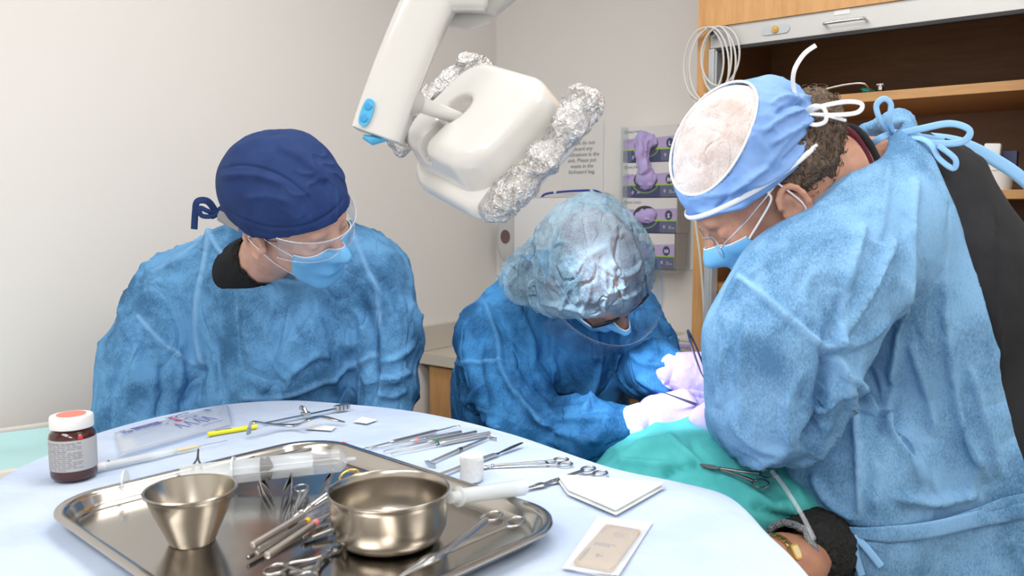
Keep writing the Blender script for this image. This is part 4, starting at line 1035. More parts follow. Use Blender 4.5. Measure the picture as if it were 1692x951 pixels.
def tweezer(label, A, B, w=.0045, gap=.006, name='tweezers', m='inst', roll=0, group='tweezers and forceps in the tray', closed_at=0):
    Mx, Ln = IM(A, B, roll); t = thing(name, label, 'tweezers', M=Mx, group=group)
    for s in (1, -1):
        b = MB(); path = spline([(0, s * gap * .35, 0), (Ln * .3, s * gap * .8, 0), (Ln * .6, s * gap, 0), (Ln * .9, s * gap * .3, 0), (Ln, s * .0007, 0)], 6); n = len(path)
        b.tube(path, [w * (.22 + .78 * min(1, i / n * 1.6)) for i in range(n)], 10, flat=(.22, 1), up=(0, 0, 1), power=4); build('tine', b, M[m], t)
    b = MB(); b.box((Ln, 0, 0), (.006, .0035, w * 1.8), .001); build('joint', b, M[m], t); return t

dz = TZ
tool = lambda lab, x0, y0, x1, y1, z, z2=None, **k: handle_tool(lab, T(x0, y0, z), T(x1, y1, z2 if z2 is not None else z), **k)
# on the drape, right-hand group
tool('knurled double-ended probe, uppermost of the fan of tools on the drape', 597, 742, 756, 703, dz + .004, dbl=True, shank=.27, r=.0030, hook=-.007, m2='inst', name='periodontal_probe')
tool('slim curette with a pink ring on the drape', 611, 741, 762, 713, dz + .0035, shank=.42, r=.0027, band=.49, bandm='pinkb')
tool('slim curette with a green ring on the drape', 634, 745, 787, 713, dz + .0035, shank=.45, r=.0026, band=.55, bandm='greenb', hook=-.005)
tool('thick-handled curette with a dark ring near its shank on the drape', 646, 749, 809, 716, dz + .0042, shank=.46, r=.0040, band=.45, bandm='instd', knurl=False, hook=-.006, m='instm')
# double-ended hoe/retractor
Mx, Ln = IM(T(706, 765, dz + .004), T(808, 722, dz + .004)); t = thing('double_ended_retractor', 'slim retractor with flat right-angled blades at both ends, on the drape', 'dental instrument', M=Mx)
b = MB(); b.tube([(0, 0, 0), (Ln * .12, 0, 0), (Ln * .5, 0, 0), (Ln * .88, 0, 0), (Ln, 0, 0)], [.0012, .0022, .0030, .0022, .0012], 12); build('handle', b, M['instm'], t)
for x, s in ((0, -1), (Ln, -1)):
    b = MB(); b.tube(spline([(x, .001, .004), (x, 0, .002), (x + .0003, -.006, -.001), (x + .0012, -.014, -.002)], 4), .0045, 12, flat=(.95, .14), up=(1, 0, 0), power=4); build('blade', b, M['inst'], t)
b = MB(); b.tube([(Ln * .5 - .004, 0, 0), (Ln * .5 + .004, 0, 0)], .0034, 12); build('colour_band', b, M['instd'], t, label='dark ring')
# periosteal elevator
Mx, Ln = IM(T(718, 786, dz + .004), T(863, 734, dz + .005)); t = thing('periosteal_elevator', 'flat-handled elevator with a spoon blade passing behind the gauze roll', 'dental instrument', M=Mx)
b = MB(); path = [(0, 0, 0), (Ln * .05, 0, 0), (Ln * .2, 0, 0), (Ln * .30, 0, 0), (Ln * .5, 0, 0), (Ln * .66, 0, 0)]; b.tube(path, [.001, .0028, .003, .0042, .0050, .0048], 14, flat=(1, .45), up=(0, 0, 1), power=3); build('handle', b, M['instm'], t)
b = MB(); b.tube(spline([(Ln * .655, 0, 0), (Ln * .70, 0, 0), (Ln * .78, 0, .0005), (Ln * .9, 0, .002), (Ln, 0, .003)], 5), [.0046] * 2 + [.0046 - .0026 * min(1, i / 5) for i in range(4)] + [.002 + .002 * math.sin(i / 15 * math.pi) for i in range(15)], 14, flat=(1, .3), up=(0, 0, 1)); build('blade', b, M['instd'], t)
# gauze roll
q = T(779, 793, dz); t = thing('cotton_roll', 'white cotton gauze roll standing upright on the drape', 'gauze', (q[0], q[1], dz + .0005))
b = MB(); rg = .0160; H = .036
rows = []
for r, z in [(.001, .001), (rg * .9, 0), (rg, .002), (rg * 1.02, H * .3), (rg * .97, H * .55), (rg * 1.03, H * .8), (rg, H - .001), (rg * .93, H), (rg * .8, H - .0005), (rg * .6, H - .004), (.001, H - .0045)]:
    rows.append([(r * math.cos(a) * (1 + .05 * math.sin(3 * a + z * 90)), r * math.sin(a) * (1 + .05 * math.cos(2 * a)), z) for a in [2 * math.pi * i / 40 for i in range(40)]])
b.grid(rows, closed_u=True); build('roll', b, M['gauze2'], t, auto=0)
b = MB(); b.tube([(rg * 1.02 * math.cos(a) , rg * 1.02 * math.sin(a), H * .5) for a in [-2.2 + .05 * i for i in range(30)]], .5 * H, 8, flat=(.02, .92), up=(0, 0, 1), power=6); build('loose_flap', b, M['gauze2'], t)
ringed('straight hemostat beside the gauze roll, its rings behind the second clamp', T(786, 772, dz + .003), T(938, 762, dz + .003), openw=.0095, rr=.0085, piv=.18, name='hemostat', roll=0)
ringed('pointed scissors partly under the gauze pads', T(866, 808, dz + .003), T(988, 776, dz + .0035), openw=.011, rr=.0088, piv=.36, name='surgical_scissors', cat='scissors', blade=True, thick=.0030)
# gauze pads
def quadpad(name, label, cat, corners, z, h, m, amp=.001, layers=1, rot=0, part='pad', n=24):
    C_ = [T(x, y, z + h * .5) for x, y in corners]; c0 = sum(C_) / 4; t = thing(name, label, cat, (c0[0], c0[1], z))
    for l in range(layers):
        za = z + h * l / layers + .0002; zb = z + h * (l + 1) / layers
        top, bot = [], []
        for i in range(n + 1):
            for j in range(n + 1):
                u, v = i / n, j / n; q = (C_[0] * (1 - u) + C_[1] * u) * (1 - v) + (C_[3] * (1 - u) + C_[2] * u) * v
                q = c0 + (q - c0) * (1 - .02 * l)
                e = min(u, v, 1 - u, 1 - v) * n; r_ = min(1, e / 2) if e < 2 else 1
                nz_ = vnoise(np.array([[q[0] * 55 + l * 9, q[1] * 55, 1.0]]))[0]
                top.append((q[0], q[1], za + (zb - za) * (.55 + .45 * math.sqrt(r_)) + amp * (nz_ - .5) * r_)); bot.append((q[0], q[1], za + (zb - za) * .25 * (1 - r_)))
        b = MB(); g = np.array(top).reshape(n + 1, n + 1, 3); b.grid(g); b.grid(np.array(bot).reshape(n + 1, n + 1, 3)[:, ::-1])
        N1 = (n + 1) ** 2
        def rim(i0, i1):
            a, c_ = i0[0] * (n + 1) + i0[1], i1[0] * (n + 1) + i1[1]; ar, cr = N1 + i0[0] * (n + 1) + n - i0[1], N1 + i1[0] * (n + 1) + n - i1[1]
            b.f.append((a, c_, cr, ar)); b.m.append(0)
        for k in range(n):
            rim((0, k), (0, k + 1)); rim((n, k), (n, k + 1)); rim((k, 0), (k + 1, 0)); rim((k, n), (k + 1, n))
        build(part, b, m, t, world=True, auto=60)
    return t
quadpad('gauze_pad_stack', 'stack of folded white gauze pads on the drape near its right edge', 'gauze', [(919, 786), (1100, 800), (1018, 846), (938, 812)], dz + .0005, .0105, M['gauze'], .0022, 2, part='gauze_pad')
# suture packet: white pouch with a tan card
t = quadpad('suture_packet', 'clear-topped white packet holding a tan printed card, nearest the camera', 'packet', [(988, 853), (1079, 862), (1022, 950), (929, 938)], dz + .0005, .0018, M['white'], .0008, 1, part='pouch')
Cq = [T(x, y, dz + .006) for x, y in ((1001, 866), (1060, 875), (1012, 939), (946, 930))]
c0 = sum(Cq) / 4; fm = frame(c0, (Cq[0] + Cq[1] - Cq[2] - Cq[3]), (Cq[0] + Cq[3] - Cq[1] - Cq[2])); fmi = fm.inverted()
lc = [fmi @ Vector(q) for q in Cq]; hx = abs(sum([lc[0].x, lc[1].x, -lc[2].x, -lc[3].x])) / 4; hy = abs(sum([lc[0].y, lc[3].y, -lc[1].y, -lc[2].y])) / 4
b = MB(); b.prism(rrect(hx, hy, .004, 6), -.0028, .0005, M=fm); card_ = build('tan_card', b, M['tan'], t, world=True, smooth=False)
Fx = fm @ Matrix.Translation((0, 0, .0008))
text('printing', '15', .009, Fx @ Matrix.Translation((-.5 * hx, -hy * .2, 0)) @ Matrix.Rotation(math.pi / 2, 4, 'Z'), M['ink'], card_)
text('printing', 'SURGICAL\nSTERILE', .0052, Fx @ Matrix.Translation((-.02 * hx, hy * .75, 0)) @ Matrix.Rotation(-math.pi/2, 4, 'Z') , M['inkg'], card_)
text('printing', 'STAINLESS STEEL BLADE', .0032, Fx @ Matrix.Translation((-.9 * hx, hy * .72, 0)), M['inkg'], card_)
b = MB()
b.tube([Fx @ Vector((x, y, 0)) for x, y in ov(hx * .55, hy * -.1, .006, .006, 20)], .00025, 6, closed=True)
b.tube([Fx @ Vector((hx * .55, -hy * .1 - .005, 0)), Fx @ Vector((hx * .55, -hy * .1 + .005, 0))], .0003, 6)
build('round_emblem', b, M['inkg'], card_, world=True)
b = MB(); G = []
for i in range(9):
    row = []
    for j in range(9):
        u, v = i / 8 * 2 - 1, j / 8 * 2 - 1; e = (1 - abs(u) ** 4) * (1 - abs(v) ** 4)
        row.append(fm @ Vector((u * hx * 1.22, v * hy * 1.2, -.0032 + .0060 * min(1, e * 1.6))))
    G.append(row)
b.grid(G); build('clear_cover', b, M['film'], t, world=True)

# left part of the drape
q = T(123, 786, TZ); t = thing('medicine_bottle', 'dark maroon medicine bottle with white cap and grey label at the left', 'bottle', (q[0], q[1], TZ + .0005))
b = MB(); b.lathe([(0, .002), (.026, 0), (.0290, .003), (.0295, .008), (.0295, .056), (.0285, .062), (.024, .067), (.0225, .069), (.0225, .073), (0, .073)], seg=64); build('bottle_body', b, M['amber'], t, auto=50)
b = MB(); b.lathe([(.0298, .014), (.0299, .0145), (.0299, .056), (.0298, .0565)], seg=64); build('label', b, M['label'], t)
b = MB(); b.lathe([(.023, .070), (.0272, .070), (.0275, .072), (.0275, .084), (.0265, .0862), (.022, .0870), (0, .0870)], seg=64); cp = build('cap', b, M['white'], t, auto=50)
b = MB(); b.lathe([(.0185, .0868), (.0185, .0877), (0, .0879)], seg=48); build('red_cap_disc', b, M['salmon'], cp)
b = MB(); b.lathe([(.0288, .060), (.0296, .0585)], seg=64); 
b = MB()
for k in range(15):
    z = .0535 - k * .0026; L1 = [1.9, 1.6, 1.9, 1.9, 1.2, 1.9, 1.8, 1.9, 1.9, 1.5, 1.9, 1.9, 1.7, 1.9, 1.1][k]
    for w0 in range(int(L1 / .22)):
        a0 = -2.45 + w0 * .22 + .02 * (k % 3); a1 = a0 + .15 + .03 * ((w0 * 7 + k) % 3)
        V_ = []; 
        for i in range(4):
            a = a0 + (a1 - a0) * i / 3
            for zz in (z, z - (.0013 if k not in (0, 4) else .0018)): V_.append((.03 * math.cos(a), .03 * math.sin(a), zz))
        b.add(V_, [(i * 2, i * 2 + 1, i * 2 + 3, i * 2 + 2) for i in range(3)])
o = build('label_print', b, M['inkg'], t, smooth=False, solid=.0001); o['kind'] = 'stuff'
b = MB(); a = -.75; b.box((.0298 * math.cos(a), .0298 * math.sin(a), .060), (.001, .006, .004), 0, Matrix.Rotation(a, 3, 'Z')); build('red_sticker', b, M['red'], t, smooth=False)

# sterile packet sleeve, lying on the drape
C_ = [T(x, y, dz + .004) for x, y in ((189, 716), (376, 668), (384, 701), (200, 754))]
fm = frame(C_[3], C_[2] - C_[3], C_[0] - C_[3]); w_ = float(np.linalg.norm(C_[2] - C_[3])); h_ = float((fm.inverted() @ Vector(C_[0])).y); sk_ = float((fm.inverted() @ Vector(C_[0])).x)
t = thing('syringe_wrapper', 'long clear printed syringe wrapper lying on the drape behind the thin syringe', 'wrapper', M=fm)
b = MB(); G = []
for i in range(25):
    row = []
    for j in range(9):
        u, v = i / 24, j / 8; q = fm.inverted() @ Vector((C_[3] * (1 - u) + C_[2] * u) * (1 - v) + (C_[0] * (1 - u) + C_[1] * u) * v)
        row.append((q.x, q.y, .001 + .0035 * math.sin(v * math.pi) * min(1, 8 * u * (1 - u)) + .0012 * vnoise(np.array([[u * 9, v * 4, 1.]]))[0]))
    G.append(row)
b.grid(G); build('clear_film', b, M['film'], t, solid=.0002)
ux = w_ / .20
for i, (tx, sx, ty, sz_) in enumerate([('13\nREF', .008, .85, .012), ('STERILE SYRINGE\nSINGLE USE ONLY\nDO NOT REUSE', .030, .88, .0068), ('Luer Lock Tip\n20 ml', .100, .95, .008), ('E', .168, .80, .018)]):
    text('wrapper_print', tx, sz_, Matrix.Translation((sx * ux + sk_ * .8, h_ * ty - .007, .0068)), M['inkl'], t, world=False, line=.9, bold=.0002)
b = MB()
for k in range(4):
    x = (.095 + k * .018) * ux + sk_ * .5
    for (p0_, p1_) in (((x, h_ * .30, .0068), (x + .010, h_ * .55, .0068)), ((x + .010, h_ * .55, .0068), (x + .011, h_ * .25, .0068)), ((x + .003, h_ * .65, .0068), (x + .013, h_ * .7, .0068))): b.tube([p0_, p1_], .0006, 5)
for k in range(6): b.tube([((.178) * ux, h_ * (.3 + .08 * k), .0066), ((.193) * ux, h_ * (.3 + .08 * k), .0066)], .0003, 5)
b.tube([(.155 * ux, h_ * .15, .0066), (.195 * ux, h_ * .15, .0066)], .0004, 5)
o = build('wrapper_drawings', b, M['inkl'], t); o['kind'] = 'stuff'
b = MB(); b.prism([(.158 * ux, h_ * .62), (.163 * ux, h_ * .62), (.163 * ux, h_ * .86), (.158 * ux, h_ * .86)], .0064, .0068); build('red_mark', b, M['red'], t, smooth=False)

# thin syringe with needle
Mx, Ln = IM(T(136, 776, dz + .0065), T(376, 727, dz + .0048)); t = thing('thin_syringe', 'thin capped syringe with a fine needle lying in front of the printed wrapper', 'syringe', M=Mx)
f = Ln
b = MB(); b.lathe([(0, 0), (.0058, 0), (.0063, .002), (.0063, .012), (0, .012)], M=Matrix.Rotation(math.pi / 2, 4, 'Y'), seg=24); b.tube([(.012, 0, 0), (f * .14, 0, 0)], .0055, 20); build('white_cap', b, M['white'], t)
b = MB(); b.tube([(f * .12, 0, 0), (f * .60, 0, 0), (f * .625, 0, 0)], [.0052, .0050, .003], 20); build('barrel', b, M['milky'], t)
b = MB(); b.tube([(f * .14, 0, 0), (f * .44, 0, 0)], .0036, 16); build('plunger', b, M['white'], t)
b = MB(); b.tube([(f * .60, 0, 0), (f * .72, 0, 0), (f * .78, 0, 0)], [.0030, .0030, .0018], 16); build('needle_hub', b, mat('amber_hub', (.72, .62, .38), .4), t)
b = MB(); b.tube([(f * .78, 0, 0), (f * .79, 0, 0)], .0018, 12); b.tube([(f * .79, 0, 0), (f, 0, 0)], .00045, 8); build('needle', b, M['inst'], t)
b = MB()
for k in range(22): b.tube([(f * (.17 + k * .013), -.0046 * math.cos(a), .0046 * math.sin(a)) for a in [.5 + .25 * i for i in range(4 if k % 5 else 8)]], .0003, 5)
o = build('scale_marks', b, M['inkl'], t); o['kind'] = 'stuff'
text('scale_numbers', '3', .008, Matrix.Translation((f * .155, -.002, .0056)), M['ink'], t, world=False)

# yellow marker, bent retractor, bar with slider, foil scraps
Mx, Ln = IM(T(343, 717, dz + .0045), T(424, 704, dz + .0045)); t = thing('yellow_marker', 'yellow cylindrical marker under the end of the bent retractor', 'marker', M=Mx)
b = MB(); b.tube([(0, 0, 0), (.001, 0, 0), (Ln, 0, 0)], [.0030, .0040, .0040], 24); build('marker_body', b, M['yellow'], t)
text('marker_text', 'SKIN MARKER', .0042, Matrix.Translation((.012, -.002, .0041)), M['ink'], t, world=False)
t = thing('bent_retractor', 'S-bent steel retractor with a hooked end on the drape', 'dental instrument', T(412, 700, dz))
b = MB(); zz = [.006, .022, .026, .018, .010, .008, .019, .017, .013, .008, .006]; pp = [(411, 716), (413, 702), (421, 697), (440, 700), (465, 702), (490, 702), (508, 694), (524, 689), (540, 690), (556, 694), (570, 697)]
pts = spline([T(x, y, dz + z) for (x, y), z in zip(pp, zz)], 6); n = len(pts)
b.tube(pts, [.0045 if i < n * .8 else .0045 - .003 * (i - n * .8) / (n * .2) for i in range(n)], 14, flat=(1, .42), up=(0, -.3, 1), power=3); build('blade', b, M['inst'], t, world=True)
Mx, Ln = IM(T(436, 699, dz + .0045), T(574, 671, dz + .0065)); t = thing('caliper_bar', 'flat steel bar with a thumb-screw slider lying behind the bent retractor', 'dental instrument', M=Mx)
b = MB(); b.box((Ln * .45, 0, 0), (Ln * .9, .007, .002), .0006); build('bar', b, M['inst'], t)
b = MB(); b.box((Ln * .48, 0, .002), (.014, .012, .007), .001); b.tube([(Ln * .48, -.004, .003), (Ln * .48, .004, .012)], .003, 12); sl_ = build('slider', b, M['inst'], t)
b = MB(); b.box((Ln * .46, .006, .012), (.012, .002, .008), .001, Matrix.Rotation(.5, 3, 'Y')); build('thumb_screw', b, M['inst'], sl_)
b = MB(); b.box((Ln * .93, 0, .001), (.028, .012, .009), .001); build('end_block', b, M['instm'], t)
b = MB()
for k in range(3): b.box((Ln * .93 + (k - 1) * .008, 0, .001), (.003, .0122, .0092), .0)
build('dark_stripe', b, M['instd'], t)
quadpad('paper_scrap', 'small crumpled white paper scrap in front of the bent retractor', 'paper', [(512, 700), (556, 704), (548, 711), (505, 708)], dz + .0005, .002, M['white'], .002, 1, part='scrap', n=8)
quadpad('gauze_scrap', 'tiny piece of cream gauze on the drape beyond the tray', 'gauze', [(598, 688), (624, 693), (606, 699), (584, 696)], dz + .0003, .004, M['gauze2'], .003, 1, part='scrap', n=8)
Mx, Ln = IM(T(548, 729, dz + .004), T(583, 737, dz + .004)); t = thing('capped_tube', 'little clear tube with a red ring just beyond the tray rim', 'tube', M=Mx)
b = MB(); b.tube([(0, 0, 0), (Ln, 0, 0)], .0032, 16); build('tube_body', b, M['clear'], t)
b = MB(); b.tube([(Ln * .52, 0, 0), (Ln * .68, 0, 0)], .0037, 16); build('red_ring', b, M['red'], t)

# ---- in the tray
f0 = FZ + .0045
def syr(name, label, A, B, r, pl, fl, seal, tipr=.003):
    Mx, Ln = IM(A, B); t = thing(name, label, 'syringe', M=Mx); x0 = Ln * pl
    b = MB(); b.lathe([(0, 0), (r * 1.02, 0), (r * 1.02, .0022), (0, .0022)], M=Matrix.Rotation(math.pi / 2, 4, 'Y'), seg=32)
    for a in (0, 1): b.box((.5 * (x0 + Ln * seal), 0, 0), (x0 * 1.0 + (Ln * seal - x0) - .002, .0015 if a else r * 1.86, r * 1.86 if a else .0015), 0)
    build('plunger', b, M['milky'], t, smooth=False)
    b = MB(); b.tube([(Ln * seal, 0, 0), (Ln * seal + .003, 0, 0), (Ln * seal + .0035, 0, 0), (Ln * seal + .007, 0, 0), (Ln * seal + .0075, 0, 0), (Ln * seal + .011, 0, 0), (Ln * seal + .015, 0, 0)], [r * .93, r * .93, r * .8, r * .8, r * .93, r * .93, r * .2], 32); build('rubber_seal', b, M['rubber'], t)
    b = MB(); b.lathe([(r * .95, x0), (r * .95, Ln * .93), (r * .5, Ln * .955), (tipr, Ln * .96), (tipr * .8, Ln), (tipr * .5, Ln), (tipr * .5, Ln * .94)], M=Matrix.Rotation(math.pi / 2, 4, 'Y'), seg=40); build('barrel', b, M['clear'], t)
    b = MB(); b.tube([(x0 - .001, 0, 0), (x0 + .0015, 0, 0)], r * 1.25, 32, flat=(1.0, .95)); build('finger_flange', b, M['milky'], t); return t
syr('large_syringe', 'large clear plastic syringe lying across the far side of the tray', T(206, 798, FZ + .018), T(588, 757, FZ + .034), .0165, .46, 1, .58)
Mx, Ln = IM(T(742, 822, FZ + .045), T(864, 805, TZ + .03)); t = thing('syringe_barrel', 'empty translucent syringe barrel leaning on the rims of bowl and tray', 'syringe', M=Mx)
b = MB(); b.lathe([(.004, 0), (.0065, .001), (.0065, .012), (.0075, .013), (.0115, .0135), (.0115, .0152), (.0075, .016), (.0085, .02), (.0095, Ln * .6), (.0098, Ln), (.0088, Ln), (.0085, .02)], M=Matrix.Rotation(math.pi / 2, 4, 'Y'), seg=32); build('barrel', b, M['milky'], t)
# handles in a heap
hp = [('flat steel handle on top of the heap in the tray, upper left of the bundle', (417, 900), (548, 822), 7, 'instm', .0036, None, None, True),
      ('slim steel tool with a yellow ring in the heap in the tray', (424, 914), (560, 826), 5, 'inst', .0029, .58, 'yellowb', True),
      ('dark-ended steel tool at the left end of the heap in the tray', (410, 921), (520, 850), 0, 'instd', .0025, None, None, True),
      ('thick white-steel handle with a pink ring in the heap in the tray', (441, 917), (572, 830), 4, 'instm', .0042, .57, 'pinkb', False),
      ('grey steel tool between the yellow-ringed and pink-ringed tools', (428, 906), (552, 838), 1, 'inst', .0027, None, None, True),
      ('steel tool low in the heap, its end under the wide bowl', (500, 888), (566, 855), 0, 'inst', .0027, None, None, True),
      ('bronze-toned steel tool at the right of the heap, pointing at the wide bowl', (516, 887), (570, 868), 0, 'instm', .0022, None, None, False)]
for lab, a_, c_, zt, m_, r_, bd_, bm_, kn in hp:
    za = FZ + .0045 + zt * .0024; 
    handle_tool(lab, T(c_[0], c_[1], za + .004), T(a_[0], a_[1], za), shank=.34, r=r_, tip='straight', band=(1 - bd_) if bd_ else None, bandm=bm_, knurl=False, m=m_, octa=kn, name='dental_elevator', group='hand instruments heaped in the tray')
ringed('steel needle holder with gold finger rings, tips buried in the heap', T(483, 856, FZ + .006), T(592, 783, FZ + .034), name='needle_holder', openw=.0055, rr=.0105, ringm='gold', piv=.25, roll=.2)
ringed('hemostat with one round ring facing the large syringe, in the tray', T(478, 862, FZ + .005), T(506, 802, FZ + .009), openw=.004, rr=.0095, piv=.35, thick=.0026, rings=(1, 0))
ringed('scissors with open rings lying under the needle holder in the tray', T(470, 870, FZ + .008), T(570, 803, FZ + .016), name='surgical_scissors', cat='scissors', openw=.008, rr=.010, piv=.4, blade=True)
tweezer('tweezers with their jaws pointing at the small cup, left of the heap', T(455, 843, FZ + .005), T(428, 786, FZ + .008), w=.0045, gap=.0035)
tweezer('broad tweezers standing slightly open beside the first pair', T(464, 864, FZ + .005), T(482, 786, FZ + .014), w=.006, gap=.0045)
tweezer('thin tweezers crossing the heap from under the syringe tip', T(526, 822, FZ + .008), T(550, 778, FZ + .012), w=.004, gap=.003)
ringed('ringed clamp at the very front of the tray, cut off by the picture edge', T(563, 901, FZ + .004), T(470, 952, FZ + .004), openw=.0185, rr=.0105, piv=.22, thick=.0026)
ringed('long scissors resting along the front right rim of the tray', T(660, 952, TZ + .0265), T(838, 853, TZ + .0275), name='surgical_scissors', cat='scissors', openw=.0135, rr=.0105, piv=.42, blade=True, thick=.0042, tall=1.45)
Mx, Ln = IM(T(330, 776, FZ + .03), T(323, 738, FZ + .045)); 
t = thing('pointed_clamp', 'small dark clamp tip standing up behind the large syringe', 'forceps', M=frame(T(325, 782, TZ + .0225), (0.1, 0, 1), (1, 0, 0)))
for s in (1, -1):
    b = MB(); b.tube(spline([(0, s * .006, 0), (.012, s * .0045, 0), (.02, s * .001, 0), (.034, s * .0006, 0)], 5), [.0022 - .0016 * i / 15 for i in range(16)], 10); build('tine', b, M['instd'], t)
Mx, Ln = IM(T(366, 768, FZ + .006), T(420, 757, FZ + .014)); t = thing('black_grip', 'black plastic grip lying behind the large syringe in the tray', 'handle', M=Mx)
b = MB(); b.tube([(0, 0, 0), (Ln * .3, 0, 0), (Ln, 0, 0)], [.001, .006, .006], 12, flat=(1, .5), power=3); build('grip', b, M['rubber'], t)
tweezer('pale tweezers lying against the far wall of the tray behind the syringe', T(440, 757, FZ + .012), T(512, 742, FZ + .017), w=.003, gap=.004)
# mouth mirror between the wide bowl and the tray wall
q = T(666, 789, FZ + .028); ax = np.array([.12, -.9, .5])
t = thing('mouth_mirror', 'round dental mirror standing behind the wide bowl', 'mirror', q)
mf = frame(q, (1, .1, 0), (0, .35, 1)); b = MB(); b.lathe([(0, -.0015), (.0105, -.0015), (.0112, 0), (.0105, .0015), (0, .0015)], M=mf, seg=32); build('mirror_head', b, M['instm'], t, world=True)
b = MB(); b.tube([mf @ Vector((.002, -.011, 0)), mf @ Vector((.012, -.032, .012))], .0014, 10); b.tube([mf @ Vector((.012, -.032, .012)), mf @ Vector((.07, -.0318, -.05))], .0025, 12); build('mirror_handle', b, M['inst'], t, world=True)

# ------------------------------------------------------------------ cart at the far left
q = P(20, 790, 1.5)
t = thing('side_cart', 'beige cart with a pale teal lined tray top at the far left', 'cart', (-1.045, 1.52, 0), math.radians(37))
cz = .895
b = MB(); b.box((0, 0, cz - .06), (.42, .36, .1), .012); b.box((0, 0, .45), (.38, .32, .72), .01); build('cart_body', b, M['beige'], t)
b = MB()
for (x, y, sx, sy) in ((0, .165, .4, .014), (0, -.165, .4, .02), (-.195, 0, .014, .34), (.195, 0, .014, .34)): b.box((x, y, cz), (sx, sy, .045), .004)
build('rim', b, M['offw'], t)
b = MB(); G = []
for i in range(21):
    row = []
    for j in range(11): x = -.187 + .374 * i / 20; y = -.152 + .304 * j / 10; row.append((x, y, cz - .008 + .022 * abs(y / .152) ** 6 + .010 * vnoise(np.array([[x * 14, y * 9, 4.]]))[0]))
    G.append(row)
b.grid(G); build('teal_liner', b, M['teall'], t)
for x in (-.16, .16):
    for y in (-.13, .13):
        b = MB(); b.lathe([(0, -.01), (.03, -.01), (.032, 0), (.03, .01), (0, .01)], c=(x, y, .033), M=Matrix.Rotation(math.pi / 2, 4, 'Y'), seg=20); b.box((x, y, .075), (.02, .03, .03)); build('wheel', b, M['greyp'], t)
# ------------------------------------------------------------------ people
def add_head(s, c, R, k=1.0, nose=True):
    g = lambda a: c + R @ (np.array(a, float) * k)
    s.ell(g((-.012, 0, .040)), np.array((.098, .077, .088)) * k, R, .03)
    s.ell(g((.030, 0, -.030)), np.array((.062, .060, .085)) * k, R, .03)
    s.cap(g((.0, .045, -.055)), .020 * k, g((.062, .012, -.100)), .017 * k, .03); s.cap(g((.0, -.045, -.055)), .020 * k, g((.062, -.012, -.100)), .017 * k, .03)
    s.cap(g((.062, .012, -.102)), .016 * k, g((.062, -.012, -.102)), .016 * k, .02)
    s.cap(g((.080, .030, .024)), .011 * k, g((.080, -.030, .024)), .011 * k, .02)
    for y in (.034, -.034): s.cap(g((.070, y * 1.15, -.022)), .016 * k, g((.062, y * 1.3, -.03)), .014 * k, .02)
    s.cut(g((.094, .034, .002)), np.array((.012, .015, .009)) * k, R, .012); s.cut(g((.094, -.034, .002)), np.array((.012, .015, .009)) * k, R, .012)
    for y in (.033, -.033): s.ell(g((.076, y, .001)), np.array((.0125, .014, .0115)) * k, R, .004)
    s.cap(g((.088, 0, .012)), .008 * k, g((.112, 0, -.030)), .011 * k, .014); s.cap(g((.100, .010, -.036)), .008 * k, g((.100, -.010, -.036)), .008 * k, .008)
    s.cap(g((.086, .016, -.066)), .008 * k, g((.086, -.016, -.066)), .008 * k, .012)
    for y in (1, -1):
        s.ell(g((-.010, y * .079, -.024)), np.array((.017, .0075, .030)) * k, R @ np.array([[.98, 0, .2], [0, 1, 0], [-.2, 0, .98]]), .006)
        hx = [(-.010 + .0185 * math.cos(a) * (1 if a < 4.2 else .8) + .004 * math.sin(a) * -1, y * (.0845 + .004 * max(0, -math.cos(a))), -.022 + .0305 * math.sin(a)) for a in [.35 + .42 * i for i in range(11)]]
        s.chain([(g(q), .0042 * k) for q in hx], .0035)
        s.cut(g((-.006, y * .0885, -.020)), np.array((.009, .0075, .015)) * k, R, .003)
        s.cap(g((.006, y * .080, -.026)), .0045 * k, g((.004, y * .080, -.034)), .0045 * k, .004)
    return g
def body_mesh(name, s, lo, hi, head_c, m, parent, res=.014, fres=.0027, hr=.14):
    V, F = mesh_sdf(s, lo, hi, res, (head_c - hr, head_c + hr), fres); V = relax(V, F, 1)
    return build(name, (V, F), m, parent, world=True, auto=0)
def cloth_mesh(name, s, lo, hi, res, m, parent, strokes=(), wr=(), rel=2, label=None, post=None):
    V, F = mesh_sdf(s, np.array(lo), np.array(hi), res); V = relax(V, F, rel)
    Nn = vnormals(V, F)
    for (sc, amp, sh, mode) in wr:
        q = V * np.array(sc, float)
        d = ridge(q, sh) if mode == 'r' else (vnoise(q) - .5) * 2
        if mode == 'r': d = d * np.clip(vnoise(V * 7 + 11) * 2 - .4, 0, 1)
        V = V + Nn * (d * amp)[:, None]
    tone = np.zeros(len(V))
    if strokes: V, tone = sculpt(V, F, strokes)
    if post: V = post(V, F)
    return build(name, (V, F), m, parent, world=True, auto=0, attr={'tone': tone}, label=label)
def march(sdf, o, d, tmax=.3):
    """distance along each ray, coming from outside, to the surface"""
    t = np.full(len(o), tmax)
    for _ in range(60):
        v = sdf(o + d * t[:, None]); t = t - np.clip(v, -.02, .05) * .9; t = np.maximum(t, .0)
    return t
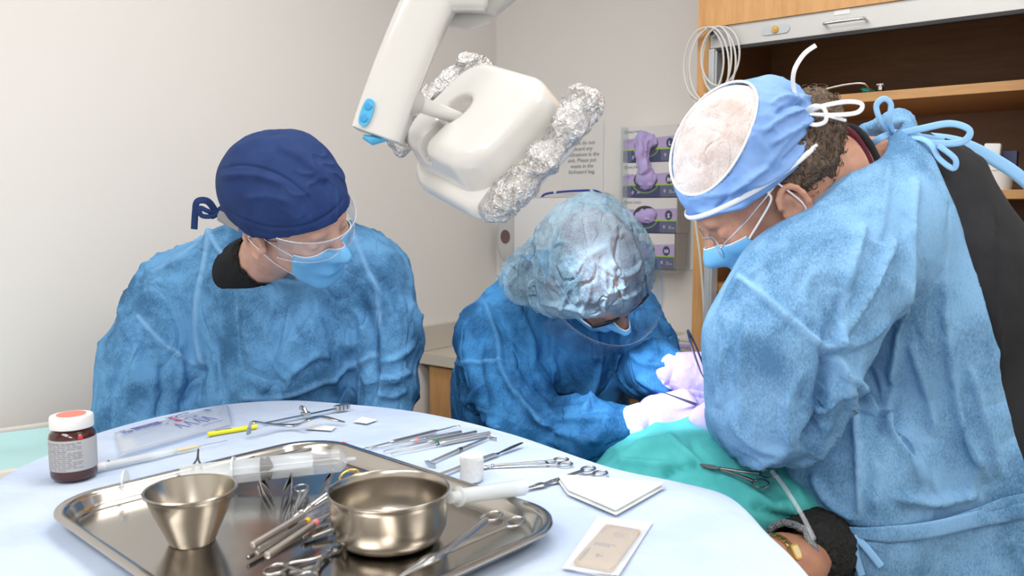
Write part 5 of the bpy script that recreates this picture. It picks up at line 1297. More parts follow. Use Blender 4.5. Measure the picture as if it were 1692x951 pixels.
def mask_patch(name, sdf, g, R, k, m, parent, elev=(24, -62), az=66, off=.0035, org=(.015, 0, -.045), n=(26, 34), bulge=.006, sharp=None):
    sdf = Sdf(); add_head(sdf, g((0, 0, 0)), R, k); o = g(org); dirs = []
    for i in range(n[0] + 1):
        e = math.radians(elev[0] + (elev[1] - elev[0]) * i / n[0])
        for j in range(n[1] + 1):
            a = math.radians(-az + 2 * az * j / n[1]); wid = 1 - .12 * (2 * i / n[0] - 1) ** 2
            a *= wid; dirs.append(R @ np.array([math.cos(e) * math.cos(a), math.cos(e) * math.sin(a), math.sin(e)]))
    dirs = np.array(dirs); t = march(sdf, np.repeat(o[None], len(dirs), 0), dirs).reshape(n[0] + 1, n[1] + 1)
    for _ in range(10):
        t2 = t.copy(); t2[1:-1, 1:-1] = (t[:-2, 1:-1] + t[2:, 1:-1] + t[1:-1, :-2] + t[1:-1, 2:]) / 4; t = np.maximum(t2, t)
    ii, jj = np.meshgrid(np.arange(n[0] + 1) / n[0], np.arange(n[1] + 1) / n[1], indexing='ij')
    t = t + off + bulge * np.sin(ii * math.pi) * np.sin(jj * math.pi) + .0012 * np.sin(ii * 6 * math.pi) * np.sin(jj * math.pi)
    G = o + dirs.reshape(n[0] + 1, n[1] + 1, 3) * t[..., None]
    b = MB(); b.grid(G); ob = build(name, b, m, parent, world=True, solid=.0016)
    for r_ in (0, n[0]):
        b = MB(); b.tube([G[r_, j] for j in range(n[1] + 1)], .0014, 6); build('mask_edge', b, M['maskw'], ob, world=True)
    return ob, G
def loop(parent, pts, m=None, r=.0011, name='ear_loop', n=6):
    b = MB(); b.tube(spline(pts, n), r, 8); return build(name, b, m or M['tie'], parent, world=True)
def ribbon(parent, pts, w=.009, th=.0008, m=None, name='tie', up=(0, -1, .2), n=6, closed=False):
    b = MB(); b.tube(spline(pts, n, closed), w / 2, 10, flat=(1, th / w * 2), up=up, power=3, closed=closed); return build(name, b, m or M['bluetie'], parent, world=True, auto=60)
def legs(s, hx, hy, hz, dx, rot=0, foot=(0, -1)):
    ex = np.array([math.cos(rot), math.sin(rot), 0]); f = np.array([foot[0], foot[1], 0.])
    for sg in (1, -1):
        h = np.array([hx, hy, hz]) + ex * sg * dx; kn = np.array([h[0], h[1], .50]) + f * .02; an = np.array([h[0], h[1], .09]) - f * .01
        s.cap(h, .085, kn, .058, .05).cap(kn, .056, an, .038, .03).cap(an + np.array([0, 0, -.045]), .038, an + f * .15 + np.array([0, 0, -.055]), .034, .03)
def shoes(parent, hx, hy, dx, rot, foot):
    ex = np.array([math.cos(rot), math.sin(rot), 0]); f = np.array([foot[0], foot[1], 0.])
    for sg in (1, -1):
        h = np.array([hx, hy, 0]) + ex * sg * dx - f * .01; s = Sdf(); s.cap(h + np.array([0, 0, .052]), .049, h + f * .16 + np.array([0, 0, .04]), .042, .03); s.plane(h + np.array([0, 0, .001]), (0, 0, -1), .004)
        V, F = mesh_sdf(s, h - .24 * np.array([1, 1, .1]), h + .24, .008); build('shoe', (V, F), M['rubber'], parent, world=True)

# ---- a hand: x along the fingers, z the back of the hand, y the thumb side
def hand_sdf(s, wrist, x, z, side=1, curls=(40, 45, 50, 55), spread=.05, thumb=(30, 20, .5), k=1.0, rad=1.06):
    x = np.array(x, float); x /= np.linalg.norm(x); z = np.array(z, float); z -= x * (x @ z); z /= np.linalg.norm(z); y = np.cross(z, x) * side
    R = np.stack([x, y, z], 1); g = lambda a: wrist + R @ (np.array(a, float) * k)
    s.cap(g((-.012, 0, 0)), .024 * k, g((.012, 0, 0)), .027 * k, .02)
    for yy in (.026, .009, -.008, -.024): s.cap(g((.012, yy * .6, 0)), .0185 * k, g((.082 - abs(yy - .009) * .25, yy, .002)), .0138 * k, .016)
    s.cap(g((.02, .018, -.010)), .019 * k, g((.055, .025, -.010)), .015 * k, .015); s.cap(g((.02, -.020, -.008)), .018 * k, g((.055, -.024, -.006)), .013 * k, .015)
    L_ = ((.044, .027, .020), (.049, .031, .021), (.045, .029, .020), (.035, .022, .018)); tips = []
    for i, (yy, c, ln) in enumerate(zip((.028, .009, -.010, -.027), curls, L_)):
        p = np.array([.084 - abs(yy - .009) * .3, yy, .001]); sp = (1.2 - i * .8) * spread; ang = 0
        rr = (.0098, .0102, .0098, .0086)[i] * rad
        if not hasattr(c, '__len__'): c = (c * .9, c * 1.1, c * .6)
        pts = [(g(p), rr * 1.08)]
        for l_, ca in zip(ln, c):
            ang += math.radians(ca); p = p + l_ * np.array([math.cos(ang) * math.cos(sp), math.sin(sp), -math.sin(ang)]); rr *= .93; pts.append((g(p), rr * k))
        for (a, ra), (b_, rb) in zip(pts[:-1], pts[1:]): s.cap(a, ra, b_, rb, .004)
        tips.append(pts[-1][0])
    a0, b0, out = thumb; p0 = np.array([.022, .026, -.008]); d1 = np.array([math.cos(math.radians(a0)), math.sin(math.radians(a0)), -out]); d1 /= np.linalg.norm(d1)
    d2 = np.array([math.cos(math.radians(b0)), math.sin(math.radians(b0)), -out * 1.0]); d2 /= np.linalg.norm(d2)
    p1 = p0 + d1 * .040; p2 = p1 + d2 * .034; d3 = d2 + np.array([.1, -.35, 0]); d3 /= np.linalg.norm(d3); p3 = p2 + d3 * .026
    s.cap(g(p0), .0165 * k, g(p1), .0125 * k, .012).cap(g(p1), .0122 * k, g(p2), .0112 * k, .004).cap(g(p2), .0112 * k, g(p3), .0092 * k, .004)
    return g, tips, g(p3)
def glove(parent, *a, name='glove', m=None, res=.0022, **k):
    s = Sdf(); g, tips, tt = hand_sdf(s, *a, **k); c = g((.07, 0, -.02))
    V, F = mesh_sdf(s, c - .13, c + .13, res)
    Nn = vnormals(V, F); V = V + Nn * (ridge(V * 75, 1.5) * .0008)[:, None]; V = relax(V, F, 1, .4)
    o = build(name, (V, F), m or M['glove'], parent, world=True, auto=0)
    b = MB(); w0, w1 = g((-.020, 0, 0)), g((-.012, 0, 0)); b.tube([w0, w0 + (w1 - w0) * .5, w1, g((.01, 0, 0))], [.0265, .0275, .0262, .0255], 24); build('rolled_cuff', b, m or M['glove'], o, world=True)
    return o, g, tips, tt

# ================= man at the left, in the navy cap
h1 = P(486, 352, 1.50)
f1 = np.array([.82, -.36, -.46]); l1 = np.array([.56, .64, .50]); l1 -= f1 * (l1 @ f1) / (f1 @ f1)
R1 = Rot(f1, np.cross(f1, l1)); K1 = 1.04
p1 = thing('person', 'person in a navy cloth cap, blue gown and safety glasses looking down, at the left', 'person', (P(470, 600, 1.85)[0], 1.86, 0))
bs = Sdf(); g1 = add_head(bs, h1, R1, K1)
nb1 = P(418, 445, 1.70)
bs.cap(g1((-.030, 0, -.035)), .056, g1((-.035, 0, -.09)), .052, .03); bs.cap(g1((-.035, 0, -.09)), .052, nb1, .056, .03)
bs.ell(P(465, 560, 1.77), (.165, .10, .17), None, .05); bs.cap(P(320, 490, 1.76), .06, P(610, 475, 1.78), .06, .05); bs.ell(P(470, 700, 1.82), (.15, .10, .2), None, .05)
sh, el, wr_ = P(280, 510, 1.75), P(233, 672, 1.69), P(285, 800, 1.66); bs.cap(sh, .055, el, .042, .04).cap(el, .042, wr_, .028, .02)
sh2, el2, wr2 = P(630, 495, 1.78), P(645, 625, 1.73), P(610, 730, 1.67); bs.cap(sh2, .055, el2, .042, .04).cap(el2, .042, wr2, .028, .02)
hip = P(470, 760, 1.86); legs(bs, hip[0], 1.86, .86, .10)
hand_sdf(bs, wr_, (.4, -.1, -.9), (-.9, -.3, -.3), 1, (15, 20, 22, 25)); hand_sdf(bs, wr2, (-.5, -.1, -.85), (.85, -.3, -.3), -1, (15, 20, 22, 25))
body_mesh('body', bs, np.array([-1.0, 1.3, -.02]), np.array([-.05, 2.05, 1.72]), h1, M['skin1'], p1)
shoes(p1, hip[0], 1.86, .10, 0, (0, -1))
gs = Sdf()
gs.ell(P(465, 545, 1.74), (.178, .125, .19), None, .06)
gs.cap(P(315, 475, 1.76), .082, P(612, 462, 1.78), .082, .07)
gs.cap(P(385, 430, 1.76), .070, P(560, 428, 1.78), .070, .06)
gs.ell(P(462, 690, 1.80), (.178, .135, .22), None, .07)
gs.chain([(P(285, 500, 1.75), .084), (P(246, 610, 1.70), .084), (P(238, 680, 1.68), .080)], .03)
gs.chain([(P(238, 680, 1.68), .079), (P(262, 755, 1.64), .070), (P(285, 800, 1.655), .045)], .03)
gs.chain([(P(622, 480, 1.78), .080), (P(644, 560, 1.76), .074), (P(640, 632, 1.72), .060)], .03)
gs.chain([(P(640, 632, 1.72), .060), (P(632, 690, 1.69), .052), (P(612, 728, 1.67), .040)], .02)
gs.chain([(np.array([hip[0], 1.85, .95]), .20), (np.array([hip[0], 1.86, .50]), .23)], .08); gs.plane((hip[0], 1.8, .36), (0, 0, -1), .01)
ncut = nb1 + np.array([.02, -.05, .055])
gs.cut(P(446, 388, 1.645), (.128, .118, .074), Rot((1, 0, -.10), (0, -.25, 1)), .012)
st1 = [([(346, 374), (338, 430), (324, 500), (324, 560), (332, 600)], 4.5, .004, .75), ([(228, 522), (262, 560), (300, 590), (330, 605)], 3.5, .003, .7), ([(252, 448), (300, 420), (345, 380)], 3.5, .003, .5), ([(585, 392), (604, 440), (622, 480), (626, 540)], 4, .003, .6),
       ([(344, 378), (362, 412), (400, 442), (450, 458), (510, 464), (570, 440)], 4, .004, .8),
       ([(512, 475), (528, 540), (542, 600), (556, 655)], 8, .009), ([(535, 480), (560, 560), (585, 640)], 9, -.006), ([(445, 585), (470, 625), (478, 625), (466, 660)], 5, .005), ([(478, 622), (515, 592), (545, 585)], 5, .006), ([(400, 658), (470, 655), (540, 628), (618, 586)], 5, .005, .35), ([(350, 560), (356, 610), (362, 660)], 9, -.006),
       ([(415, 480), (405, 540), (420, 600)], 8, .005), ([(334, 600), (322, 640), (300, 675)], 9, -.012), ([(590, 470), (612, 540), (618, 610), (610, 660)], 9, -.011), ([(600, 450), (640, 500), (668, 560)], 6, .006), ([(640, 450), (668, 510), (684, 560)], 6, .005), ([(628, 600), (660, 590), (686, 565)], 5, .007), ([(620, 625), (652, 628), (680, 612)], 5, .008), ([(622, 650), (650, 655), (674, 640)], 5, .007),
       ([(205, 520), (195, 580), (180, 640)], 7, .006), ([(230, 560), (215, 620), (200, 690)], 8, .006), ([(265, 600), (270, 650), (255, 700)], 8, -.006), ([(285, 560), (300, 610), (292, 650)], 6, .005), ([(460, 500), (440, 540), (450, 570)], 6, .004), ([(560, 500), (590, 520), (600, 560)], 6, .004)]
cloth_mesh('gown', gs, (-1.05, 1.5, .34), (-.05, 2.15, 1.42), .0048, M['gown1'], p1, st1, [((6, 6, 3.5), .013, 1, 'n'), ((9, 9, 5), .011, 1.8, 'r'), ((17, 17, 10), .0045, 1.8, 'r'), ((30, 30, 20), .002, 1.5, 'r')])
us = Sdf(); us.ell(P(465, 545, 1.74), (.166, .112, .178), None, .06); us.cap(P(315, 475, 1.76), .068, P(612, 462, 1.78), .068, .07); us.cap(P(385, 430, 1.76), .060, P(560, 428, 1.78), .060, .06)
us.cap(nb1 + np.array([-.012, .0, -.01]), .070, nb1 + (g1((-.035, 0, -.09)) - nb1) * .35, .062, .02); us.cutcap(nb1, .0545, g1((-.035, 0, -.09)) + (g1((-.035, 0, -.09)) - nb1) * .6, .060, .004)
cloth_mesh('undershirt', us, nb1 - np.array([.3, .2, .25]), nb1 + np.array([.35, .3, .2]), .006, M['blackscrub'], p1)
# cap
cs1 = Sdf(); cg = lambda a: h1 + R1 @ (np.array(a) * K1)
cs1.ell(cg((-.010, 0, .034)), np.array((.112, .092, .092)) * K1, R1, .03); cs1.ell(cg((-.040, .004, .050)), np.array((.094, .095, .076)) * K1, R1, .04)
cn = R1 @ np.array([-.33, 0, .944]); cs1.plane(cg((-.01, 0, .006)), -cn, .004)
V, F = None, None
stc = [([(360, 338), (400, 362), (450, 376), (505, 372), (548, 350), (572, 322)], 2.4, -.0022), ([(358, 282), (400, 272), (455, 285), (500, 315), (522, 345)], 2.0, -.0020), ([(362, 292), (420, 290), (470, 305)], 6, .004), ([(455, 240), (500, 262), (540, 300)], 7, .004), ([(380, 250), (430, 235), (480, 232)], 8, .004), ([(400, 330), (440, 325), (480, 335)], 6, .003)]
cloth_mesh('surgical_cap', cs1, h1 - .2, h1 + .2, .0026, M['navycap'], p1, stc, [((16, 16, 16), .005, 1, 'n'), ((26, 26, 26), .0035, 1.5, 'r')])
capo = bpy.data.objects['surgical_cap']
kn = cg((-.118, -.03, .008)); 
kn = P(358, 352, h1[1] + .06)
ribbon(capo, [kn, kn + np.array([-.012, -.01, .022]), kn + np.array([-.03, -.015, .022]), kn + np.array([-.036, -.012, .002]), kn + np.array([-.040, -.01, -.030])], .013, .002, M['navycap'], 'cap_tie')
ribbon(capo, [kn, kn + np.array([-.012, -.012, .004]), kn + np.array([-.026, -.014, .010]), kn + np.array([-.024, -.014, -.004]), kn + np.array([-.008, -.010, -.006]), kn], .009, .002, M['navycap'], 'cap_tie')
ribbon(capo, [kn + np.array([.02, .01, .02]), kn, kn + np.array([-.008, -.01, -.006])], .014, .003, M['navycap'], 'cap_tie')
# grey dotted headband tail, hair at the nape
hs1 = Sdf(); hs1.ell(cg((-.052, 0, -.018)), np.array((.058, .072, .045)) * K1, R1, .02)
hs1.plane(cg((-.03, 0, 0)), R1 @ np.array([1, 0, -.3]), .004)
cloth_mesh('hair', hs1, h1 - .16, h1 + .16, .0045, M['hair1'], p1, (), [((60, 60, 60), .003, 1, 'r')])
hb = MB(); hb.tube(spline([P(362, 356, 1.53), P(380, 366, 1.47), P(390, 370, 1.45), P(397, 374, 1.44)], 6), .010, 12, flat=(1, .3), up=(0, -1, 0)); build('grey_headband', hb, mat('grey_dotted', (.28, .28, .30), .8), p1, world=True)
mk1, G = mask_patch('face_mask', bs, g1, R1, K1, M['maskb'], p1, elev=(20, -58), az=62)
e1r, e1l = g1((-.018, -.082, .022)), g1((-.018, .082, .022))
i0, i1 = 0, -1
loop(mk1, [G[1, 0], (G[1, 0] + e1r) / 2 + R1 @ np.array([0, -.006, 0]), g1((.004, -.084, .018)), e1r]); loop(mk1, [G[-2, 0], (G[-2, 0] + g1((-.02, -.08, -.03))) / 2 + R1 @ np.array([.0, -.006, 0]), g1((-.004, -.083, -.030)), g1((-.024, -.086, -.01)), e1r])
loop(mk1, [G[1, -1], (G[1, -1] + e1l) / 2 + R1 @ np.array([0, .006, 0]), e1l]); loop(mk1, [G[-2, -1], g1((-.02, .084, -.02)), e1l])
def wrap_lens(parent, g, R, up=.034, dn=-.030, az=70, rf=.112, rs=.083, m='lens', x0=0, frame_m=None, dz=0):
    n = 28; G = []
    for i in range(7):
        u = up + (dn - up) * i / 6; row = []
        for j in range(n + 1):
            a = math.radians(-az + 2 * az * j / n); nose = .014 * math.exp(-(a / .22) ** 2) * max(0, i / 6 - .3)
            row.append(g((x0 + rf * math.cos(a) - .006 * (i / 6), rs * math.sin(a), u + nose + dz)))
        G.append(row)
    b = MB(); b.grid(G); o = build('lens', b, M[m], parent, world=True, solid=.0016)
    return o, G
sg = build('safety_glasses', MB().tube([g1((.02, -.086, .012)), g1((.02, -.0862, .012))], .0025, 8), M['clear'], p1, world=True)
lo_, G = wrap_lens(sg, g1, R1, .030, -.020, 68, .121, .089, 'lens')
b = MB(); b.tube([G[0][j] for j in range(29)], .0013, 8); build('brow_bar', b, M['clear'], sg, world=True)
b = MB(); b.tube([G[-1][j] for j in range(29)], .0011, 8); build('lower_rim', b, M['clear'], sg, world=True)
for j, sy in ((0, -1), (28, 1)):
    b = MB(); b.tube([G[1][j], g1((.03, sy * .087, .016)), g1((-.005, sy * .086, .020)), g1((-.025, sy * .084, .006))], [.0024, .0022, .002, .002], 8, flat=(1, .6)); build('temple_arm', b, mat('dark_temple', (.06, .06, .07), .3) if sy < 0 else M['clear'], sg, world=True)

# ================= woman in the middle, bouffant cap
h2 = P(985, 448, 1.46)
f2 = np.array([.50, -.22, -.83]); l2 = np.array([.80, .30, .50]); l2 -= f2 * (l2 @ f2) / (f2 @ f2)
R2 = Rot(f2, np.cross(f2, l2)); K2 = .97
p2 = thing('person', 'person in a pale bouffant cap and blue gown bending over the patient, in the middle', 'person', (P(860, 700, 1.9)[0], 1.93, 0))
bs2 = Sdf(); g2 = add_head(bs2, h2, R2, K2)
nb2 = P(945, 490, 1.66)
bs2.cap(g2((-.030, 0, -.035)), .052, nb2, .058, .03)
bs2.cap(P(935, 550, 1.70), .12, P(870, 720, 1.86), .13, .05); bs2.cap(P(835, 545, 1.64), .05, P(1035, 530, 1.72), .05, .05)
A = P(822, 560, 1.62); B = P(872, 700, 1.50); Cw = P(1070, 692, 1.40)
bs2.cap(A, .048, B, .038, .03).cap(B, .034, Cw, .0175, .01)
A2 = P(1050, 530, 1.71); B2 = P(1068, 610, 1.60); Cw2 = P(1110, 613, 1.47)
bs2.cap(A2, .046, B2, .036, .03).cap(B2, .032, Cw2, .0175, .01)
hx2, hy2 = P(885, 760, 1.93)[0], 1.93; legs(bs2, hx2, hy2, .84, .095)
hand_sdf(bs2, Cw, (.93, .22, .16), (-.1, -.72, .62), 1, ((25, 55, 30), (35, 55, 30), (45, 60, 35), (50, 60, 35)), k=.80, rad=.6); hand_sdf(bs2, Cw2, (.95, .1, -.02), (.05, -.75, .62), -1, ((35, 45, 20), (45, 50, 25), (50, 50, 30), (55, 50, 30)), k=.80, rad=.6)
body_mesh('body', bs2, np.array([-.3, 1.28, -.02]), np.array([.50, 2.12, 1.52]), h2, M['skin2'], p2)
shoes(p2, hx2, hy2, .095, 0, (0, -1))
gs2 = Sdf()
gs2.cap(P(945, 560, 1.69), .135, P(880, 700, 1.84), .160, .06); gs2.cap(P(850, 530, 1.67), .080, P(1035, 515, 1.73), .072, .06)
gs2.cap(P(905, 475, 1.70), .07, P(960, 490, 1.72), .07, .05); gs2.ell(P(960, 650, 1.70), (.085, .10, .13), None, .06)
gs2.cap(P(825, 560, 1.68), .082, P(828, 640, 1.80), .10, .06)
gs2.chain([(A, .078), (P(845, 630, 1.56), .074), (B, .066)], .03); gs2.chain([(B, .064), (P(960, 712, 1.45), .052), (P(1018, 708, 1.42), .038)], .02)
gs2.chain([(A2, .066), (P(1062, 570, 1.65), .060), (B2, .054)], .025); gs2.chain([(B2, .054), (P(1086, 611, 1.51), .044)], .02)
gs2.chain([(np.array([hx2, hy2 - .02, .95]), .16), (np.array([hx2, hy2, .5]), .22)], .08); gs2.plane((0, 0, .38), (0, 0, -1), .01)
st2 = [([(800, 500), (822, 560), (830, 612), (862, 662), (900, 700)], 5, .008, .35), ([(750, 600), (790, 596), (828, 598)], 3.5, .004, .6), ([(835, 470), (862, 520), (880, 570), (878, 620)], 7, .007), ([(905, 655), (925, 690), (900, 720)], 6, -.009), ([(880, 630), (925, 660), (960, 655)], 6, -.01), ([(870, 680), (930, 715), (1000, 728)], 6, .007), ([(900, 690), (960, 690), (1030, 690)], 5, .005), ([(980, 545), (990, 600), (975, 660), (965, 680)], 6, .008, .2), ([(1010, 540), (1020, 590), (1000, 640)], 8, -.007), ([(920, 540), (912, 590), (925, 640)], 7, .006),
       ([(770, 560), (765, 620), (780, 680)], 8, .006), ([(800, 540), (790, 600), (805, 680)], 8, -.008), ([(760, 640), (800, 690), (830, 710)], 6, .008), ([(845, 560), (850, 610), (880, 660)], 6, .006), ([(1055, 500), (1075, 550), (1088, 590)], 5, .006), ([(1040, 580), (1065, 600), (1110, 605)], 5, .008), ([(1050, 620), (1080, 640), (1110, 645)], 5, .006), ([(1080, 520), (1090, 560), (1120, 595)], 5, .005), ([(890, 520), (900, 560), (895, 600)], 6, -.006)]
cloth_mesh('gown', gs2, (-.42, 1.3, .36), (.48, 2.2, 1.35), .0048, M['gown2'], p2, st2, [((7, 7, 4.5), .014, 1, 'n'), ((10, 10, 7), .013, 1.8, 'r'), ((18, 18, 13), .005, 1.8, 'r'), ((32, 32, 24), .003, 1.5, 'r')])
for (a, b_, r_) in ((P(1018, 706, 1.42), P(1068, 694, 1.40), .033), (P(1088, 612, 1.51), P(1118, 613, 1.462), .034)):
    b = MB(); q = [a + (b_ - a) * t_ for t_ in (0, .1, .5, .9, 1)]; b.tube(q, [r_ * .8, r_, r_ * .97, r_, r_ * .8], 32); build('knit_cuff', b, M['cuff'], p2, world=True)
glove(p2, Cw, (.93, .22, .16), (-.1, -.72, .62), 1, ((20, 50, 25), (30, 55, 30), (42, 60, 35), (48, 60, 35)), k=1.0, thumb=(28, 12, .5))
glove(p2, Cw2, (.95, .10, -.02), (.05, -.75, .62), -1, ((35, 45, 20), (45, 50, 25), (50, 50, 30), (55, 50, 30)), k=.98, thumb=(28, 5, .35))
# bouffant with the bun inside
bo = Sdf(); bg = lambda a: h2 + R2 @ (np.array(a) * K2)
hb2 = Sdf(); hb2.ell(bg((-.014, 0, .038)), np.array((.094, .079, .086)) * K2, R2, .02); bun = P(870, 466, 1.53); hb2.ell(bun, (.034, .036, .040), None, .03); hb2.plane(bg((.070, 0, .03)), R2 @ np.array([1, 0, -.8]), .004)
cloth_mesh('hair', hb2, h2 - .2, h2 + .22, .005, M['hair2'], p2, (), [((50, 50, 50), .003, 1, 'r')])
bo.ell(P(964, 439, 1.47), (.097, .115, .097), None, .03); bo.ell(P(1003, 455, 1.45), (.060, .09, .075), None, .03); bo.ell(P(935, 485, 1.50), (.070, .09, .052), None, .03); bo.ell(P(905, 450, 1.51), (.048, .08, .06), None, .03)
bo.ell(P(872, 462, 1.53), (.047, .056, .058), None, .035); bo.ell(bg((-.026, 0, .034)), np.array((.108, .096, .096)) * K2, R2, .03)
bo.plane(bg((.062, 0, .0)), R2 @ np.array([.62, 0, -.78]), .01)
stb = [([(880, 400), (874, 450), (885, 505)], 4, -.012), ([(955, 340), (920, 400), (905, 470)], 4, .003), ([(960, 335), (965, 390), (985, 440)], 4, .003), ([(1000, 345), (1040, 390), (1062, 440)], 4, .003), ([(1010, 430), (1030, 455), (1060, 440)], 4, .005), ([(1000, 440), (1005, 480), (1040, 470)], 3, .005), ([(1030, 455), (1030, 490), (1060, 480)], 3, .004), ([(985, 440), (1020, 470), (1025, 500)], 3, -.005), ([(890, 500), (930, 505), (970, 515), (1000, 520)], 4, .005), ([(900, 420), (930, 400), (950, 420)], 4, .003), ([(835, 430), (860, 420), (880, 430)], 3, .004), ([(920, 520), (940, 480), (945, 440)], 3, .004), ([(960, 520), (975, 480), (970, 450)], 3, .004), ([(1000, 520), (1000, 495), (1010, 480)], 3, .004)]
cloth_mesh('bouffant_cap', bo, P(972, 428, 1.47) - .25, P(972, 428, 1.47) + .25, .0029, M['bouf'], p2, stb, [((13, 13, 13), .006, 1, 'n'), ((16, 16, 16), .008, 1.8, 'r'), ((30, 30, 30), .004, 1.8, 'r')])
mk2, G = mask_patch('face_mask', bs2, g2, R2, K2, M['maskb'], p2, elev=(14, -58), az=62)
loop(mk2, [G[1, -1], g2((-.018, .082, .022))]); loop(mk2, [G[1, 0], g2((-.018, -.082, .022))])
gl2 = build('glasses', MB().tube([g2((.094, -.011, .006)), g2((.101, 0, .010)), g2((.094, .011, .006))], .0016, 8), M['black'], p2, world=True)
for sy in (1, -1):
    ptsl = [(.094 - .012 * abs(math.cos(a) * .5 + .5 if sy > 0 else 0), 0, 0) for a in (0,)]
    ring = [g2((.096 - .010 * ((.036 + .026 * math.cos(a)) / .06) ** 2, sy * (.036 + .025 * math.cos(a)), .002 + .016 * math.copysign(abs(math.sin(a)) ** .7, math.sin(a)))) for a in [2 * math.pi * i / 32 for i in range(32)]]
    b = MB(); b.tube(ring, .0020, 8, closed=True); rm = build('rim', b, M['black'], gl2, world=True)
    b = MB(); b.add(ring, [tuple(range(32))]); build('lens', b, M['lens'], gl2, world=True, smooth=False)
    b = MB(); b.tube([ring[0], g2((.03, sy * .083, .014)), g2((-.03, sy * .082, .012))], .002, 8); build('temple_arm', b, M['black'], gl2, world=True)
vs, G = wrap_lens(p2, g2, R2, .018, -.13, 78, .150, .112, 'lens'); vs.name = 'visor'

# ================= man at the right, back to the camera's right, tied cap
h3 = P(1258, 318, 1.20)
f3 = np.array([-.72, .10, -.66]); l3 = np.array([-.02, -.97, -.14]); l3 -= f3 * (l3 @ f3) / (f3 @ f3)
R3 = Rot(f3, np.cross(f3, l3)); K3 = 1.0
p3 = thing('person', 'person in a white-crowned blue cap and light blue gown leaning in from the right', 'person', (P(1560, 700, 1.27)[0], 1.27, 0))
bs3 = Sdf(); g3 = add_head(bs3, h3, R3, K3)
nb3 = P(1440, 300, 1.24)
bs3.cap(g3((-.045, 0, -.030)), .062, P(1375, 295, 1.23), .058, .03); bs3.cap(P(1375, 295, 1.23), .058, nb3, .068, .03)
bs3.cap(P(1500, 370, 1.26), .10, P(1590, 640, 1.30), .13, .05); bs3.cap(P(1445, 400, 1.17), .05, P(1450, 330, 1.42), .06, .05); bs3.cap(P(1590, 640, 1.30), .13, P(1600, 860, 1.30), .14, .05)
S3, E3, W3 = P(1410, 430, 1.13), P(1275, 650, 1.085), P(1215, 692, 1.30)
bs3.cap(S3, .056, E3, .044, .03).cap(E3, .042, W3, .0175, .01)
S4, E4, W4 = P(1420, 360, 1.42), P(1330, 560, 1.55), P(1225, 650, 1.48); bs3.cap(S4, .052, E4, .040, .03).cap(E4, .038, W4, .0175, .01)
hx3, hy3 = P(1600, 860, 1.30)[0], 1.30; legs(bs3, hx3, hy3, .86, .10, math.pi / 2, (-1, 0))
hand_sdf(bs3, W3, (-.35, .9, -.1), (-.3, -.1, .9), -1, (35, 40, 45, 50), k=.80, rad=.6); hand_sdf(bs3, W4, (-.75, -.3, -.5), (-.2, .3, .9), 1, (35, 40, 45, 50), k=.80, rad=.6)
body_mesh('body', bs3, np.array([.2, .9, -.02]), np.array([1.0, 1.8, 1.66]), h3, M['skin3'], p3)
shoes(p3, hx3, hy3, .10, math.pi / 2, (-1, 0))
def torso3(s, o=0):
    s.cap(P(1490, 345, 1.25), .112 + o, P(1530, 480, 1.26), .155 + o, .05)
    s.cap(P(1530, 480, 1.26), .155 + o, P(1570, 700, 1.28), .165 + o, .06)
    s.cap(P(1570, 700, 1.28), .165 + o, P(1575, 900, 1.28), .170 + o, .06)
    s.cap(P(1445, 385, 1.17), .078 + o, P(1490, 320, 1.36), .080 + o, .06)
    s.cap(P(1468, 305, 1.24), .070 + o, P(1510, 335, 1.26), .10 + o, .05)
gs3 = Sdf(); torso3(gs3, .012)
gs3.ell(P(1412, 795, 1.17), (.098, .09, .12), None, .06); gs3.cap(P(1424, 890, 1.17), .092, P(1430, 1120, 1.18), .11, .05)
c_a, c_b, c_c = P(1562, 300, 1.12), P(1628, 480, 1.09), P(1686, 760, 1.10)
nrm = np.cross(c_c - c_a, np.array([.12, 1, .35])); nrm *= np.sign(nrm[0])
gs3.plane(c_a + (c_c - c_a) * .5 + (c_b - (c_a + c_c) / 2) * .5, nrm, .006)
gs3.cutcap(P(1440, 262, 1.24), .064, P(1375, 295, 1.23), .10, .008)
gs3.chain([(P(1440, 385, 1.15), .086), (P(1335, 482, 1.10), .094), (P(1287, 570, 1.085), .092), (P(1272, 658, 1.085), .080)], .035)
gs3.chain([(P(1272, 658, 1.085), .078), (P(1264, 675, 1.16), .068), (P(1235, 692, 1.25), .045)], .02)
gs3.chain([(P(1440, 345, 1.38), .085), (E4, .070), (P(1245, 640, 1.49), .045)], .03)
gs3.chain([(np.array([hx3 - .02, hy3, .85]), .19), (np.array([hx3 - .02, hy3, .45]), .24)], .08); gs3.plane((0, 0, .33), (0, 0, -1), .01)
